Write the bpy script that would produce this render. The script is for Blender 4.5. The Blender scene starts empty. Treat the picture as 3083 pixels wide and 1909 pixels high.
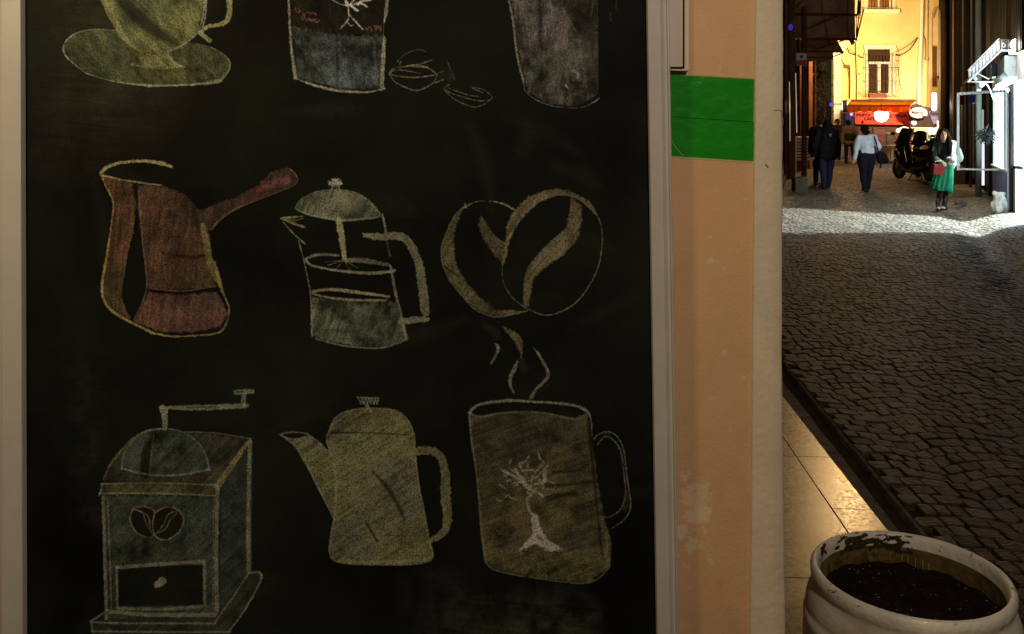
import bpy, bmesh, math, random
import numpy as np
from mathutils import Vector, Matrix, noise as mnoise
R = math.radians
random.seed(7); rng = np.random.default_rng(7)
sc = bpy.context.scene
COL = sc.collection
# ------------------------------------------------------------------ camera
# the camera stands 1.7 m above the street and looks level along +Y; the view is shifted down
CAMZ, F, CX, HY = 1.7, 2765.0, 1541.5, 360.0
cd = bpy.data.cameras.new('camera'); cam = bpy.data.objects.new('camera', cd); COL.objects.link(cam)
cam.location = (0, 0, CAMZ); cam.rotation_euler = (R(90), 0, 0)
cd.sensor_width = 36; cd.lens = F / 3083 * 36; cd.shift_y = -(954.5 - HY) / 3083
cd.clip_start = 0.05; cd.clip_end = 400
sc.camera = cam
# ------------------------------------------------------------------ night sky and moon
w = bpy.data.worlds.new('World'); sc.world = w; w.use_nodes = True
nt = w.node_tree; bg = nt.nodes['Background']
sky = nt.nodes.new('ShaderNodeTexSky'); sky.sky_type = 'NISHITA'; sky.sun_disc = False
sky.sun_elevation = R(35); sky.sun_rotation = R(200)
nt.links.new(sky.outputs[0], bg.inputs[0]); bg.inputs[1].default_value = 0.0009
sl = bpy.data.lights.new('moon', 'SUN'); sl.energy = 0.012; sl.angle = R(0.5); sl.color = (1, .95, .88)
so = bpy.data.objects.new('moon', sl); COL.objects.link(so); so.rotation_euler = (R(55), 0, R(200))
sc.view_settings.view_transform = 'Standard'; sc.view_settings.look = 'None'
sc.view_settings.exposure = 0; sc.view_settings.gamma = 1; sc.view_settings.use_curve_mapping = False
sc.cycles.max_bounces = 6; sc.cycles.sample_clamp_indirect = 3; sc.cycles.caustics_reflective = False
sc.cycles.caustics_refractive = False

def lamp(name, kind, loc, energy, color, size=.1, target=None, spot=None, blend=.3, shape=None, size_y=None):
    l = bpy.data.lights.new(name, kind); l.energy = energy; l.color = color
    if kind == 'AREA':
        l.size = size
        if size_y: l.shape = 'RECTANGLE'; l.size_y = size_y
    else: l.shadow_soft_size = size
    if spot: l.spot_size = R(spot); l.spot_blend = blend
    o = bpy.data.objects.new(name, l); COL.objects.link(o); o.location = loc
    if target is not None:
        o.rotation_euler = (Vector(target) - Vector(loc)).to_track_quat('-Z', 'Y').to_euler()
    return o
def at(px, py, Y): return Vector(((px - CX) / F * Y, Y, CAMZ - (py - HY) / F * Y))
def gx(px, Y): return (px - CX) / F * Y
def zz(py, Y): return CAMZ - (py - HY) / F * Y

# lamps of the place; those out of view are assumed
lamp('assumed_cafe_lamp_light', 'POINT', (0.75, -.6, 3.5), 160, (1, .77, .52), .10)  # assumed lamp out of view, inferred from the light on the pillar
lamp('assumed_cafe_side_light', 'POINT', (-1.35, .85, 2.25), 36, (1, .74, .36), .15)  # second assumed lamp, unseen, for the yellow light on the left frame
lamp('assumed_street_lamp_light', 'POINT', (5.905, 16.0, 5.15), 330, (1, .60, .24), .18)  # assumed street lamp, unseen, placed for the warm reflection on the tiles
lamp('shop_ceiling_light', 'POINT', (10.7, 14.08, 2.45), 15500, (.66, .87, 1), .11)  # lamp inside the lit shop, unseen; position assumed from its light on the cobbles
lamp('facade_flood_light', 'SPOT', (12.9, 34.0, 5.1), 2750, (1, .71, .30), .12, target=(15.4, 39, 7.2), spot=130, blend=.5)
lamp('globe_light', 'POINT', tuple(at(2654, 347, 37.0)), 340, (1, .90, .90), .26)
lamp('street_end_light', 'POINT', tuple(at(2812, 318, 36.6)), 500, (1, .86, .66), .1)
lamp('canopy_bulb_light', 'POINT', tuple(at(2520, 156, 30.0)), 950, (1, .6, .25), .1)

lamp('bulb_lamp_light', 'POINT', tuple(at(3066, 138, 14.4)), 75, (.74, .86, 1), .1)
# ------------------------------------------------------------------ helpers
ORG = {}
def tag(o, label=None, cat=None, group=None, kind=None):
    if label: o['label'] = label
    if cat: o['category'] = cat
    if group: o['group'] = group
    if kind: o['kind'] = kind
    return o
def thing(name, loc, label, cat, group=None, kind=None):
    o = bpy.data.objects.new(name, None); COL.objects.link(o); o.location = loc
    o.empty_display_size = .1; ORG[o.name] = Vector(loc)
    return tag(o, label, cat, group, kind)
def link_mesh(name, me, mats, parent=None, smooth=False, angle=None):
    o = bpy.data.objects.new(name, me); COL.objects.link(o)
    if not isinstance(mats, (list, tuple)): mats = [mats]
    for m in mats: me.materials.append(m)
    if smooth: me.shade_smooth()
    if parent is not None:
        o.parent = parent; ORG[o.name] = ORG[parent.name]
    else: ORG[o.name] = Vector((0, 0, 0))
    if parent is not None and ORG[parent.name].length > 0:
        me.transform(Matrix.Translation(-ORG[parent.name]))
    if angle: 
        try: me.set_sharp_from_angle(angle=R(angle))
        except Exception: pass
    return o
class MB:
    def __init__(s): s.v = []; s.f = []; s.m = []
    def add(s, vs, fs, m=0):
        b = len(s.v); s.v += [tuple(x) for x in vs]; s.f += [tuple(b + i for i in f) for f in fs]; s.m += [m] * len(fs); return s
    def box(s, c, d, rz=0, m=0, tilt=None):
        c = Vector(c); h = Vector(d) / 2; M = Matrix.Rotation(rz, 3, 'Z')
        if tilt is not None: M = M @ tilt
        vs = [c + M @ Vector((x * h.x, y * h.y, z * h.z)) for x in (-1, 1) for y in (-1, 1) for z in (-1, 1)]
        return s.add(vs, [(0, 1, 3, 2), (4, 6, 7, 5), (0, 4, 5, 1), (2, 3, 7, 6), (0, 2, 6, 4), (1, 5, 7, 3)], m)
    def bar(s, a, b, wd, dp, m=0, up=(0, 0, 1)):
        a = Vector(a); b = Vector(b); d = (b - a).normalized(); u = Vector(up)
        x = d.cross(u)
        if x.length < 1e-3: x = d.cross(Vector((1, 0, 0)))
        x.normalize(); y = x.cross(d).normalized()
        vs = [p + x * sx * wd / 2 + y * sy * dp / 2 for p in (a, b) for sx, sy in ((-1, -1), (1, -1), (1, 1), (-1, 1))]
        return s.add(vs, [(3, 2, 1, 0), (4, 5, 6, 7), (0, 1, 5, 4), (1, 2, 6, 5), (2, 3, 7, 6), (3, 0, 4, 7)], m)
    def prism(s, poly, ext, m=0):
        n = len(poly); e = Vector(ext); vs = [Vector(p) for p in poly] + [Vector(p) + e for p in poly]
        return s.add(vs, [tuple(range(n - 1, -1, -1)), tuple(range(n, 2 * n))] + [(i, (i + 1) % n, n + (i + 1) % n, n + i) for i in range(n)], m)
    def tube(s, pts, r, n=8, m=0, cap=True):
        pts = [Vector(p) for p in pts]; rs = r if isinstance(r, (list, tuple)) else [r] * len(pts)
        vs = []; up = Vector((0, 0, 1)); px = None
        for i, p in enumerate(pts):
            d = (pts[min(i + 1, len(pts) - 1)] - pts[max(i - 1, 0)]).normalized()
            if px is None:
                x = d.cross(up)
                if x.length < .05: x = d.cross(Vector((0, 1, 0)))
            else: x = px - d * px.dot(d)
            x.normalize(); px = x; y = d.cross(x)
            for k in range(n):
                a = 2 * math.pi * k / n; vs.append(p + (x * math.cos(a) + y * math.sin(a)) * rs[i])
        fs = [(i * n + k, i * n + (k + 1) % n, (i + 1) * n + (k + 1) % n, (i + 1) * n + k) for i in range(len(pts) - 1) for k in range(n)]
        if cap: fs += [tuple(range(n - 1, -1, -1)), tuple((len(pts) - 1) * n + k for k in range(n))]
        return s.add(vs, fs, m)
    def lathe(s, prof, c, n=32, m=0, rot=None, close=False):
        c = Vector(c); vs = []
        for r, z in prof:
            for k in range(n):
                a = 2 * math.pi * k / n; p = Vector((r * math.cos(a), r * math.sin(a), z))
                if rot is not None: p = rot @ p
                vs.append(c + p)
        N = len(prof)
        fs = [(i * n + k, i * n + (k + 1) % n, (i + 1) * n + (k + 1) % n, (i + 1) * n + k) for i in range(N - 1) for k in range(n)]
        if close: fs += [tuple(range(n - 1, -1, -1)), tuple((N - 1) * n + k for k in range(n))]
        return s.add(vs, fs, m)
    def ball(s, c, r, n=16, m=0, sc_=(1, 1, 1)):
        prof = [(math.sin(math.pi * i / (n // 2)), -math.cos(math.pi * i / (n // 2))) for i in range(n // 2 + 1)]
        c = Vector(c); vs = []; 
        for a, b in prof:
            for k in range(n):
                t = 2 * math.pi * k / n
                vs.append(c + Vector((max(a, 1e-4) * math.cos(t) * r * sc_[0], max(a, 1e-4) * math.sin(t) * r * sc_[1], b * r * sc_[2])))
        N = len(prof)
        return s.add(vs, [(i * n + k, i * n + (k + 1) % n, (i + 1) * n + (k + 1) % n, (i + 1) * n + k) for i in range(N - 1) for k in range(n)], m)
    def cap(s, a, ra, b, rb, n=12):
        a = Vector(a); b = Vector(b); d = b - a; L = d.length
        if L < 1e-5: return s.ball(a, max(ra, rb), n)
        q = d.to_track_quat('Z', 'Y').to_matrix(); prof = []
        for i in range(5): t = -math.pi / 2 + i * math.pi / 8; prof.append((max(ra * math.cos(t), 1e-4), ra * math.sin(t)))
        for i in range(5): t = i * math.pi / 8; prof.append((max(rb * math.cos(t), 1e-4), L + rb * math.sin(t)))
        return s.lathe(prof, a, n, rot=q)
    def ell(s, c, r3, rz=0, n=16, rx=0):
        b = MB().ball((0, 0, 0), 1, n, sc_=r3); M = Matrix.Rotation(rz, 3, 'Z') @ Matrix.Rotation(rx, 3, 'X')
        return s.add([Vector(c) + M @ Vector(v) for v in b.v], b.f)
    def build(s, name, mats, parent=None, smooth=False, angle=None, bevel=0, fix=True):
        me = bpy.data.meshes.new(name); me.from_pydata(s.v, [], s.f)
        if any(s.m): me.polygons.foreach_set('material_index', s.m)
        if fix or bevel:
            bm = bmesh.new(); bm.from_mesh(me); bmesh.ops.recalc_face_normals(bm, faces=bm.faces)
            if bevel:
                es = [e for e in bm.edges if len(e.link_faces) == 2 and e.calc_face_angle(0) > .5]
                bmesh.ops.bevel(bm, geom=es, offset=bevel, segments=2, profile=.6, affect='EDGES')
            bm.to_mesh(me); bm.free()
        return link_mesh(name, me, mats, parent, smooth, angle)
    def remesh(s, name, mats, parent=None, voxel=.012, smooth=4, wrinkle=0, wscale=14, dec=None):
        """closed shapes -> one continuous skin"""
        me = bpy.data.meshes.new(name); me.from_pydata(s.v, [], s.f)
        o = bpy.data.objects.new(name + '_tmp', me); COL.objects.link(o)
        md = o.modifiers.new('r', 'REMESH'); md.mode = 'VOXEL'; md.voxel_size = voxel
        if smooth: sm = o.modifiers.new('s', 'SMOOTH'); sm.iterations = smooth; sm.factor = .5
        if dec: dm = o.modifiers.new('d', 'DECIMATE'); dm.ratio = dec
        dg = bpy.context.evaluated_depsgraph_get(); me2 = bpy.data.meshes.new_from_object(o.evaluated_get(dg))
        bpy.data.objects.remove(o); bpy.data.meshes.remove(me); me2.name = name
        if wrinkle:
            n = len(me2.vertices); co = np.empty(n * 3, 'f'); me2.vertices.foreach_get('co', co); co = co.reshape(-1, 3)
            no = np.empty(n * 3, 'f'); me2.vertex_normals.foreach_get('vector', no); no = no.reshape(-1, 3)
            for i in range(n):
                p = co[i]; co[i] += no[i] * wrinkle * mnoise.noise(Vector((p[0] * wscale, p[1] * wscale, p[2] * wscale * .6)))
            me2.vertices.foreach_set('co', co.ravel())
        return link_mesh(name, me2, mats, parent, True)

# ------------------------------------------------------------------ materials
def lin(c):
    return tuple(((x / 255) / 12.92 if x / 255 <= .04045 else ((x / 255 + .055) / 1.055) ** 2.4) for x in c)
def mat(name, col, rough=.7, var=.25, vscale=6, bump=.0, bscale=60, metal=0, emit=None, estr=0, spec=.5, col2=None, trans=0, coat=0, stretch=None, alpha=1):
    m = bpy.data.materials.new(name); m.use_nodes = True; nt = m.node_tree; N = nt.nodes; L = nt.links
    p = N['Principled BSDF']; p.inputs['Roughness'].default_value = rough; p.inputs['Metallic'].default_value = metal
    p.inputs['Specular IOR Level'].default_value = spec if (spec != .5 or rough < .5 or metal) else .04; p.inputs['Coat Weight'].default_value = coat
    p.inputs['Transmission Weight'].default_value = trans; p.inputs['Alpha'].default_value = alpha
    tc = N.new('ShaderNodeTexCoord'); vec = tc.outputs['Object']
    if stretch:
        mp = N.new('ShaderNodeMapping'); mp.inputs['Scale'].default_value = stretch; L.new(vec, mp.inputs[0]); vec = mp.outputs[0]
    if var > 0 or col2:
        n = N.new('ShaderNodeTexNoise'); n.inputs['Scale'].default_value = vscale; n.inputs['Detail'].default_value = 6; n.inputs['Roughness'].default_value = .65
        L.new(vec, n.inputs['Vector'])
        r = N.new('ShaderNodeValToRGB'); L.new(n.outputs[0], r.inputs[0])
        a = col; b = col2 if col2 else tuple(min(1, c * (1 + var)) for c in col)
        if not col2: a = tuple(c * (1 - var) for c in col)
        r.color_ramp.elements[0].color = (*a, 1); r.color_ramp.elements[1].color = (*b, 1)
        r.color_ramp.elements[0].position = .32; r.color_ramp.elements[1].position = .68
        L.new(r.outputs[0], p.inputs['Base Color'])
    else: p.inputs['Base Color'].default_value = (*col, 1)
    if bump:
        n2 = N.new('ShaderNodeTexNoise'); n2.inputs['Scale'].default_value = bscale; n2.inputs['Detail'].default_value = 5
        L.new(vec, n2.inputs['Vector']); bp = N.new('ShaderNodeBump'); bp.inputs['Strength'].default_value = bump; bp.inputs['Distance'].default_value = .01
        L.new(n2.outputs[0], bp.inputs['Height']); L.new(bp.outputs[0], p.inputs['Normal'])
    if emit: p.inputs['Emission Color'].default_value = (*emit, 1); p.inputs['Emission Strength'].default_value = estr
    return m
# ================================================================== chalkboard wall (all at the wall plane, 1.95 m in front of the camera)
YW = 1.95
PX = YW / F
# light that reaches the wall, to turn a seen colour into the chalk's own colour
def seen(r, g, b, k=.37):
    l = lin((r, g, b)); c = np.array([l[0] / (k * 1.0), l[1] / (k * .76), l[2] / (k * .52)]); y = c.mean(); return (c * .66 + y * .34) * 1.28
# ---- black board paint (shared by panel and drawings, so chalk thins out into it)
def board_nodes(m, chalk=False):
    nt = m.node_tree; N = nt.nodes; L = nt.links; p = N['Principled BSDF']
    tc = N.new('ShaderNodeTexCoord'); v = tc.outputs['Object']
    n1 = N.new('ShaderNodeTexNoise'); n1.inputs['Scale'].default_value = 2.2; n1.inputs['Detail'].default_value = 5; n1.inputs['Roughness'].default_value = .6; L.new(v, n1.inputs['Vector'])
    r1 = N.new('ShaderNodeValToRGB'); L.new(n1.outputs[0], r1.inputs[0])
    r1.color_ramp.elements[0].position = .40; r1.color_ramp.elements[0].color = (.0042, .0056, .0052, 1)
    r1.color_ramp.elements[1].position = .78; r1.color_ramp.elements[1].color = (.018, .024, .020, 1)
    n2 = N.new('ShaderNodeTexNoise'); n2.inputs['Scale'].default_value = 520; n2.inputs['Detail'].default_value = 2; L.new(v, n2.inputs['Vector'])
    r2 = N.new('ShaderNodeValToRGB'); L.new(n2.outputs[0], r2.inputs[0]); r2.color_ramp.elements[0].position = .35; r2.color_ramp.elements[0].color = (.45, .45, .45, 1); r2.color_ramp.elements[1].position = .72; r2.color_ramp.elements[1].color = (1.5, 1.5, 1.5, 1)
    mx = N.new('ShaderNodeMix'); mx.data_type = 'RGBA'; mx.blend_type = 'MULTIPLY'; mx.inputs['Factor'].default_value = 1
    L.new(r1.outputs[0], mx.inputs[6]); L.new(r2.outputs[0], mx.inputs[7]); out = mx.outputs[2]
    if chalk:
        at_ = N.new('ShaderNodeAttribute'); at_.attribute_name = 'chalk'
        g = N.new('ShaderNodeTexNoise'); g.inputs['Scale'].default_value = 330; g.inputs['Detail'].default_value = 3; g.inputs['Roughness'].default_value = .7; L.new(v, g.inputs['Vector'])
        mr = N.new('ShaderNodeMapRange'); mr.inputs[1].default_value = .36; mr.inputs[2].default_value = .64; mr.inputs[3].default_value = .25; mr.inputs[4].default_value = 1.45; L.new(g.outputs[0], mr.inputs[0])
        mu = N.new('ShaderNodeMath'); mu.operation = 'MULTIPLY'; mu.use_clamp = True; L.new(at_.outputs['Alpha'], mu.inputs[0]); L.new(mr.outputs[0], mu.inputs[1])
        mc = N.new('ShaderNodeMix'); mc.data_type = 'RGBA'; L.new(mu.outputs[0], mc.inputs[0]); L.new(out, mc.inputs[6]); L.new(at_.outputs['Color'], mc.inputs[7]); out = mc.outputs[2]
    L.new(out, p.inputs['Base Color']); p.inputs['Roughness'].default_value = .62; p.inputs['Specular IOR Level'].default_value = .07
M_board = bpy.data.materials.new('chalkboard_paint'); M_board.use_nodes = True; board_nodes(M_board)
M_chalk = bpy.data.materials.new('chalk_on_board'); M_chalk.use_nodes = True; board_nodes(M_chalk, True)

# ---- chalk painter: a fine grid of cells laid on the board, each carrying chalk colour and density
ST = 2.5
W_, H_ = int(1990 / ST), int(1960 / ST)
GX, GY = np.meshgrid(np.arange(W_) * ST, np.arange(H_) * ST - 12)
def vnoise(cell, seed):
    r = np.random.default_rng(seed); gh, gw = int(H_ * ST / cell) + 3, int(W_ * ST / cell) + 3
    g = r.random((gh, gw)); y = (np.arange(H_) * ST / cell); x = (np.arange(W_) * ST / cell)
    yi = y.astype(int); xi = x.astype(int); fy = y - yi; fx = x - xi; fy = fy * fy * (3 - 2 * fy); fx = fx * fx * (3 - 2 * fx)
    a = g[yi][:, xi]; b = g[yi][:, xi + 1]; c = g[yi + 1][:, xi]; d = g[yi + 1][:, xi + 1]
    return (a * (1 - fx) + b * fx) * (1 - fy[:, None]) + (c * (1 - fx) + d * fx) * fy[:, None]
NZ = [.6 * vnoise(60, 1) + .4 * vnoise(22, 2), .5 * vnoise(34, 3) + .5 * vnoise(9, 4), vnoise(6, 5), .6 * vnoise(110, 6) + .4 * vnoise(30, 7)]
u = (GX * .80 + GY * .6); v_ = (-GX * .6 + GY * .80)
def hatch(ang, seed):
    r = np.random.default_rng(seed); t = -GX * math.sin(ang) + GY * math.cos(ang); s = GX * math.cos(ang) + GY * math.sin(ang)
    k = r.random((900, 40)); ti = ((t + 2600) / 6.5).astype(int) % 899; si = ((s + 2600) / 140).astype(int) % 39; f = ((s + 2600) / 140) % 1
    return k[ti, si] * (1 - f) + k[ti, si + 1] * f
class Draw:
    def __init__(s, off, sc_, seed=0):
        s.off = off; s.s = sc_; s.D = np.zeros((H_, W_)); s.C = np.zeros((H_, W_, 3)); s.seed = seed; s.hz = .6 * hatch(.5 + seed * .23, seed + 11) + .4 * hatch(1.1 + seed * .17, seed + 51)
    def P(s, pts, off=None, sc_=None):
        o = off or s.off; k = sc_ or s.s; return [(o[0] + x * k, o[1] + y * k) for x, y in pts]
    def frame(s, off, sc_): s.off = off; s.s = sc_; return s
    def _win(s, pts, pad):
        xs = [p[0] for p in pts]; ys = [p[1] for p in pts]
        x0 = max(0, int((min(xs) - pad) / ST)); x1 = min(W_, int((max(xs) + pad) / ST) + 2)
        y0 = max(0, int((min(ys) + 12 - pad) / ST)); y1 = min(H_, int((max(ys) + 12 + pad) / ST) + 2)
        return slice(y0, max(y0, y1)), slice(x0, max(x0, x1))
    def _put(s, w, a, col):
        a = np.clip(a, 0, 1); c = np.asarray(col)
        d0 = s.D[w]; nd = d0 + a * (1 - d0); k = np.where(nd > 1e-4, a / np.maximum(nd, 1e-4), 0)[..., None]
        s.C[w] = s.C[w] * (1 - k) + c * k; s.D[w] = nd
    def _curve(s, pts, n=6):
        if len(pts) < 3: return pts
        p = [pts[0]] + list(pts) + [pts[-1]]; out = []
        for i in range(1, len(p) - 2):
            for j in range(n):
                t = j / n; q = []
                for d in range(len(p[0])):
                    a, b, c, e = p[i - 1][d], p[i][d], p[i + 1][d], p[i + 2][d]
                    q.append(.5 * (2 * b + (c - a) * t + (2 * a - 5 * b + 4 * c - e) * t * t + (3 * b - a - 3 * c + e) * t ** 3))
                out.append(tuple(q))
        out.append(pts[-1]); return out
    def _dist(s, pts, ws, pad):
        w = s._win(pts, pad); X = GX[w]; Y = GY[w]; best = np.full(X.shape, 9e9); T = np.zeros(X.shape)
        for i in range(len(pts) - 1):
            ax, ay = pts[i]; bx, by = pts[i + 1]; dx, dy = bx - ax, by - ay; L2 = dx * dx + dy * dy + 1e-6
            t = np.clip(((X - ax) * dx + (Y - ay) * dy) / L2, 0, 1)
            wd = (ws[i] * (1 - t) + ws[i + 1] * t) / 2
            d = np.hypot(X - ax - t * dx, Y - ay - t * dy) - wd
            m = d < best; best = np.where(m, d, best)
        return w, best
    def stroke(s, pts, wd, col, dens=.9, curve=True, rag=1.0, soft=2.5):
        """wd in zoom units of the current frame (number or list)"""
        ws = wd if isinstance(wd, (list, tuple)) else [wd] * len(pts)
        q = [(*p, ww * s.s) for p, ww in zip(s.P(pts), ws)]
        if curve: q = s._curve(q)
        pts2 = [(a, b) for a, b, c in q]; w2 = [c for a, b, c in q]; mw = max(w2)
        w, d = s._dist(pts2, w2, mw / 2 + 12)
        if d.size == 0: return s
        d = d + (NZ[2][w] - .5) * (1.2 + mw * .14) * rag
        d = d + .09 * mw + .4; a = np.clip(.5 - d / soft, 0, 1) * dens * .74 * (.5 + .85 * NZ[1][w]) * (.8 + .4 * s.hz[w])
        s._put(w, a, col); return s
    def erase(s, pts, wd, k=.9, soft=8):
        ws = wd if isinstance(wd, (list, tuple)) else [wd] * len(pts)
        q = s._curve([(*p, ww * s.s) for p, ww in zip(s.P(pts), ws)])
        w, d = s._dist([(a, b) for a, b, c in q], [c for a, b, c in q], max(c for a, b, c in q) / 2 + 20)
        if d.size: s.D[w] *= 1 - k * np.clip(.5 - d / soft, 0, 1)
        return s
    def _inside(s, pts, pad=10):
        w = s._win(pts, pad); X = GX[w]; Y = GY[w]; ins = np.zeros(X.shape, bool); n = len(pts); best = np.full(X.shape, 9e9)
        for i in range(n):
            x0, y0 = pts[i]; x1, y1 = pts[(i + 1) % n]
            c = ((y0 > Y) != (y1 > Y)) & (X < (x1 - x0) * (Y - y0) / ((y1 - y0) or 1e-9) + x0); ins ^= c
            dx, dy = x1 - x0, y1 - y0; t = np.clip(((X - x0) * dx + (Y - y0) * dy) / (dx * dx + dy * dy + 1e-6), 0, 1)
            best = np.minimum(best, np.hypot(X - x0 - t * dx, Y - y0 - t * dy))
        return w, np.where(ins, best, -best)
    def fill(s, pts, col, dens=.7, soft=6, curve=False, patch=.9, col2=None):
        q = s.P(pts)
        if curve: q = s._curve(q + [q[0]])[:-1]
        w, d = s._inside(q, 14 + soft)
        if d.size == 0: return s
        d = d + (NZ[2][w] - .5) * 8
        a = np.clip(.5 + d / soft, 0, 1) * dens * np.clip(1 - patch * .5 + patch * (NZ[0][w] - .5) * 1.5 + patch * (NZ[1][w] - .3) * .8, .12, 1.6) * (.42 + 1.05 * s.hz[w])
        c = np.asarray(col)
        if col2 is not None:
            t = np.clip((NZ[3][w] - .4) * 4, 0, 1)[..., None]; c = c * (1 - t) + np.asarray(col2) * t
        s._put(w, a, c); return s
    def wipe(s, pts, k=.95, soft=5):
        w, d = s._inside(s.P(pts), 10)
        if d.size: s.D[w] *= 1 - k * np.clip(.5 + d / soft, 0, 1)
        return s
    def loop(s, pts, *a, **k): return s.stroke(pts + [pts[0]], *a, **k)
    def build(s, name, parent, label, lift):
        D = s.D; cell = (D[:-1, :-1] + D[1:, :-1] + D[:-1, 1:] + D[1:, 1:]) > .05
        lim = (GX[:-1, :-1] < 80) | (GX[:-1, :-1] > 1944 + (GY[:-1, :-1]) * .0152); cell &= ~lim
        yy, xx = np.nonzero(cell); idx = -np.ones(D.shape, int)
        used = np.zeros(D.shape, bool)
        for a, b in ((0, 0), (1, 0), (0, 1), (1, 1)): used[yy + a, xx + b] = True
        idx[used] = np.arange(used.sum()); X = GX[used]; Y = GY[used]
        co = np.stack([(X - CX) * PX, np.full(X.shape, YW - lift), CAMZ - (Y - HY) * PX], 1)
        quads = np.stack([idx[yy, xx], idx[yy + 1, xx], idx[yy + 1, xx + 1], idx[yy, xx + 1]], 1)
        me = bpy.data.meshes.new(name); nv, nf = len(co), len(quads)
        me.vertices.add(nv); me.vertices.foreach_set('co', co.ravel().astype('f'))
        me.loops.add(nf * 4); me.loops.foreach_set('vertex_index', quads.ravel().astype('i'))
        me.polygons.add(nf); me.polygons.foreach_set('loop_start', np.arange(0, nf * 4, 4, dtype='i'))
        at_ = me.attributes.new('chalk', 'FLOAT_COLOR', 'POINT')
        at_.data.foreach_set('color', np.concatenate([s.C[used], D[used][:, None]], 1).ravel().astype('f')); me.update(); me.validate()
        o = link_mesh(name, me, M_chalk, parent)
        if label: o['label'] = label
        return o

board = thing('chalkboard', (gx(1010, YW), YW, 1.3), 'large black chalkboard covered with chalk drawings of coffee pots and cups, in a white frame', 'chalkboard')
yT, yB = -520, 2330
def fx(a, b, y): return a + (b - a) * y / 1909
def bp(x, y, d=0): return at(x, y, YW) - Vector((0, d, 0))
p = MB(); p.prism([bp(fx(72, 80, yT), yT), bp(fx(72, 80, yB), yB), bp(fx(1949, 1980, yB), yB), bp(fx(1949, 1980, yT), yT)], (0, .012, 0)); p.build('board_panel', M_board, board)
M_frame = mat('white_frame_paint', (.46, .465, .50), .34, .06, 9, spec=.4)
def frame_side(name, x0a, x0b, prof, mir=1):
    """prof: (offset px outward from the inner edge, depth towards camera)"""
    b = MB(); vs = []; rows = []
    for y in np.linspace(yT, yB, 14):
        rows.append([bp(fx(x0a, x0b, y) + mir * o_, y, d) for o_, d in prof])
    n = len(prof)
    for r in rows: vs += r
    fs = [(i * n + k, i * n + k + 1, (i + 1) * n + k + 1, (i + 1) * n + k) for i in range(len(rows) - 1) for k in range(n - 1)]
    fs += [tuple(range(n)), tuple((len(rows) - 1) * n + k for k in range(n - 1, -1, -1))]
    b.add(vs, fs); return b.build(name, M_frame, board, smooth=True, angle=32)
prof = [(0, -.004), (0, .016), (1.5, .018), (38, .018), (39, .022), (41, .0225), (43, .019), (55, .020), (57, .027), (60, .0285), (63, .026), (64.5, .018), (64.5, -.004)]
frame_side('frame', 1945, 1975, prof)
frame_side('frame', 76, 82, [(0, -.004), (0, .016), (1.5, .018), (57, .0185), (58.5, .0192), (60, .0185), (66, .018), (68, .016), (69, -.004)], -1)
for y0, y1 in ((yT - 66, yT), (yB, yB + 66)):
    b = MB(); b.prism([bp(fx(8, 14, y0), y0, -.004), bp(fx(8, 14, y0), y1, -.004), bp(fx(2010, 2040, y1), y1, -.004), bp(fx(2010, 2040, y1), y0, -.004)], (0, -.022, 0)); b.build('frame', M_frame, board)

# ---------------- the drawings
ol = seen(108, 102, 76); ol2 = seen(94, 90, 68); yel = seen(84, 78, 34); brn = seen(76, 42, 22); red = seen(96, 44, 34)
A = ((0, 0), .41); B = ((800, 0), .41); Cc = ((200, 450), .41); Dd = ((1000, 500), .41); E = ((200, 1120), .5219); Ff = ((1000, 1120), .5219)
# cup and saucer
d = Draw(*A, 1)
sau = [(465, 370), (480, 310), (530, 260), (600, 230), (700, 215), (870, 222), (1150, 260), (1440, 325), (1540, 345), (1620, 385), (1670, 425), (1690, 470), (1680, 520), (1640, 570), (1610, 595), (1500, 615), (1300, 628), (1100, 630), (950, 615), (800, 590), (640, 540), (560, 480), (500, 430)]
d.fill(sau, seen(66, 64, 28), .62, col2=seen(54, 58, 34))
d.stroke([(870, 222), (700, 215), (600, 230), (530, 260), (480, 310), (465, 370), (500, 430), (560, 480), (640, 540), (800, 590), (950, 615), (1100, 628)], [8, 10, 12, 14, 14, 16, 14, 12, 12, 13, 16, 26], ol, .8)
d.stroke([(1100, 630), (1300, 626), (1500, 615), (1610, 595), (1640, 570), (1680, 520), (1690, 470), (1670, 425), (1620, 385), (1540, 345), (1440, 322)], [26, 20, 26, 34, 24, 18, 14, 11, 10, 9, 9], ol, .75)
cup = [(760, -40), (760, 0), (860, 180), (930, 300), (1010, 380), (1060, 410), (1240, 385), (1340, 330), (1440, 250), (1480, 130), (1490, 0), (1490, -40)]
d.wipe(cup, .9); d.fill(cup, seen(84, 80, 38), .8, col2=seen(66, 70, 38), patch=.7)
d.erase([(870, -20), (1000, 120), (1130, 220), (1300, 330)], [80, 120, 110, 50], .86, 22)
d.stroke([(745, -30), (840, 150), (930, 300), (1000, 360)], [60, 60, 46, 26], seen(98, 88, 46), .7)
d.stroke([(1500, -20), (1488, 130), (1450, 240), (1350, 325), (1250, 375)], [16, 14, 14, 16, 14], ol, .7)
d.fill([(1060, 400), (1010, 440), (960, 474), (1080, 495), (1190, 503), (1350, 490), (1290, 450), (1240, 385)], seen(94, 84, 44), .8)
d.stroke([(1230, 370), (1250, 430), (1290, 470), (1350, 492)], 14, ol, .7); d.stroke([(960, 476), (1100, 498), (1220, 504), (1330, 492)], 8, ol2, .7)
d.stroke([(1515, -20), (1505, 140), (1480, 220)], [22, 18, 14], ol, .75)
d.stroke([(1682, -30), (1686, 90), (1660, 160), (1600, 185), (1530, 195), (1480, 228)], [54, 50, 50, 36, 38, 44], seen(112, 104, 58), .85)
d.stroke([(1475, 245), (1540, 300)], 40, seen(112, 104, 60), .85)
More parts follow.
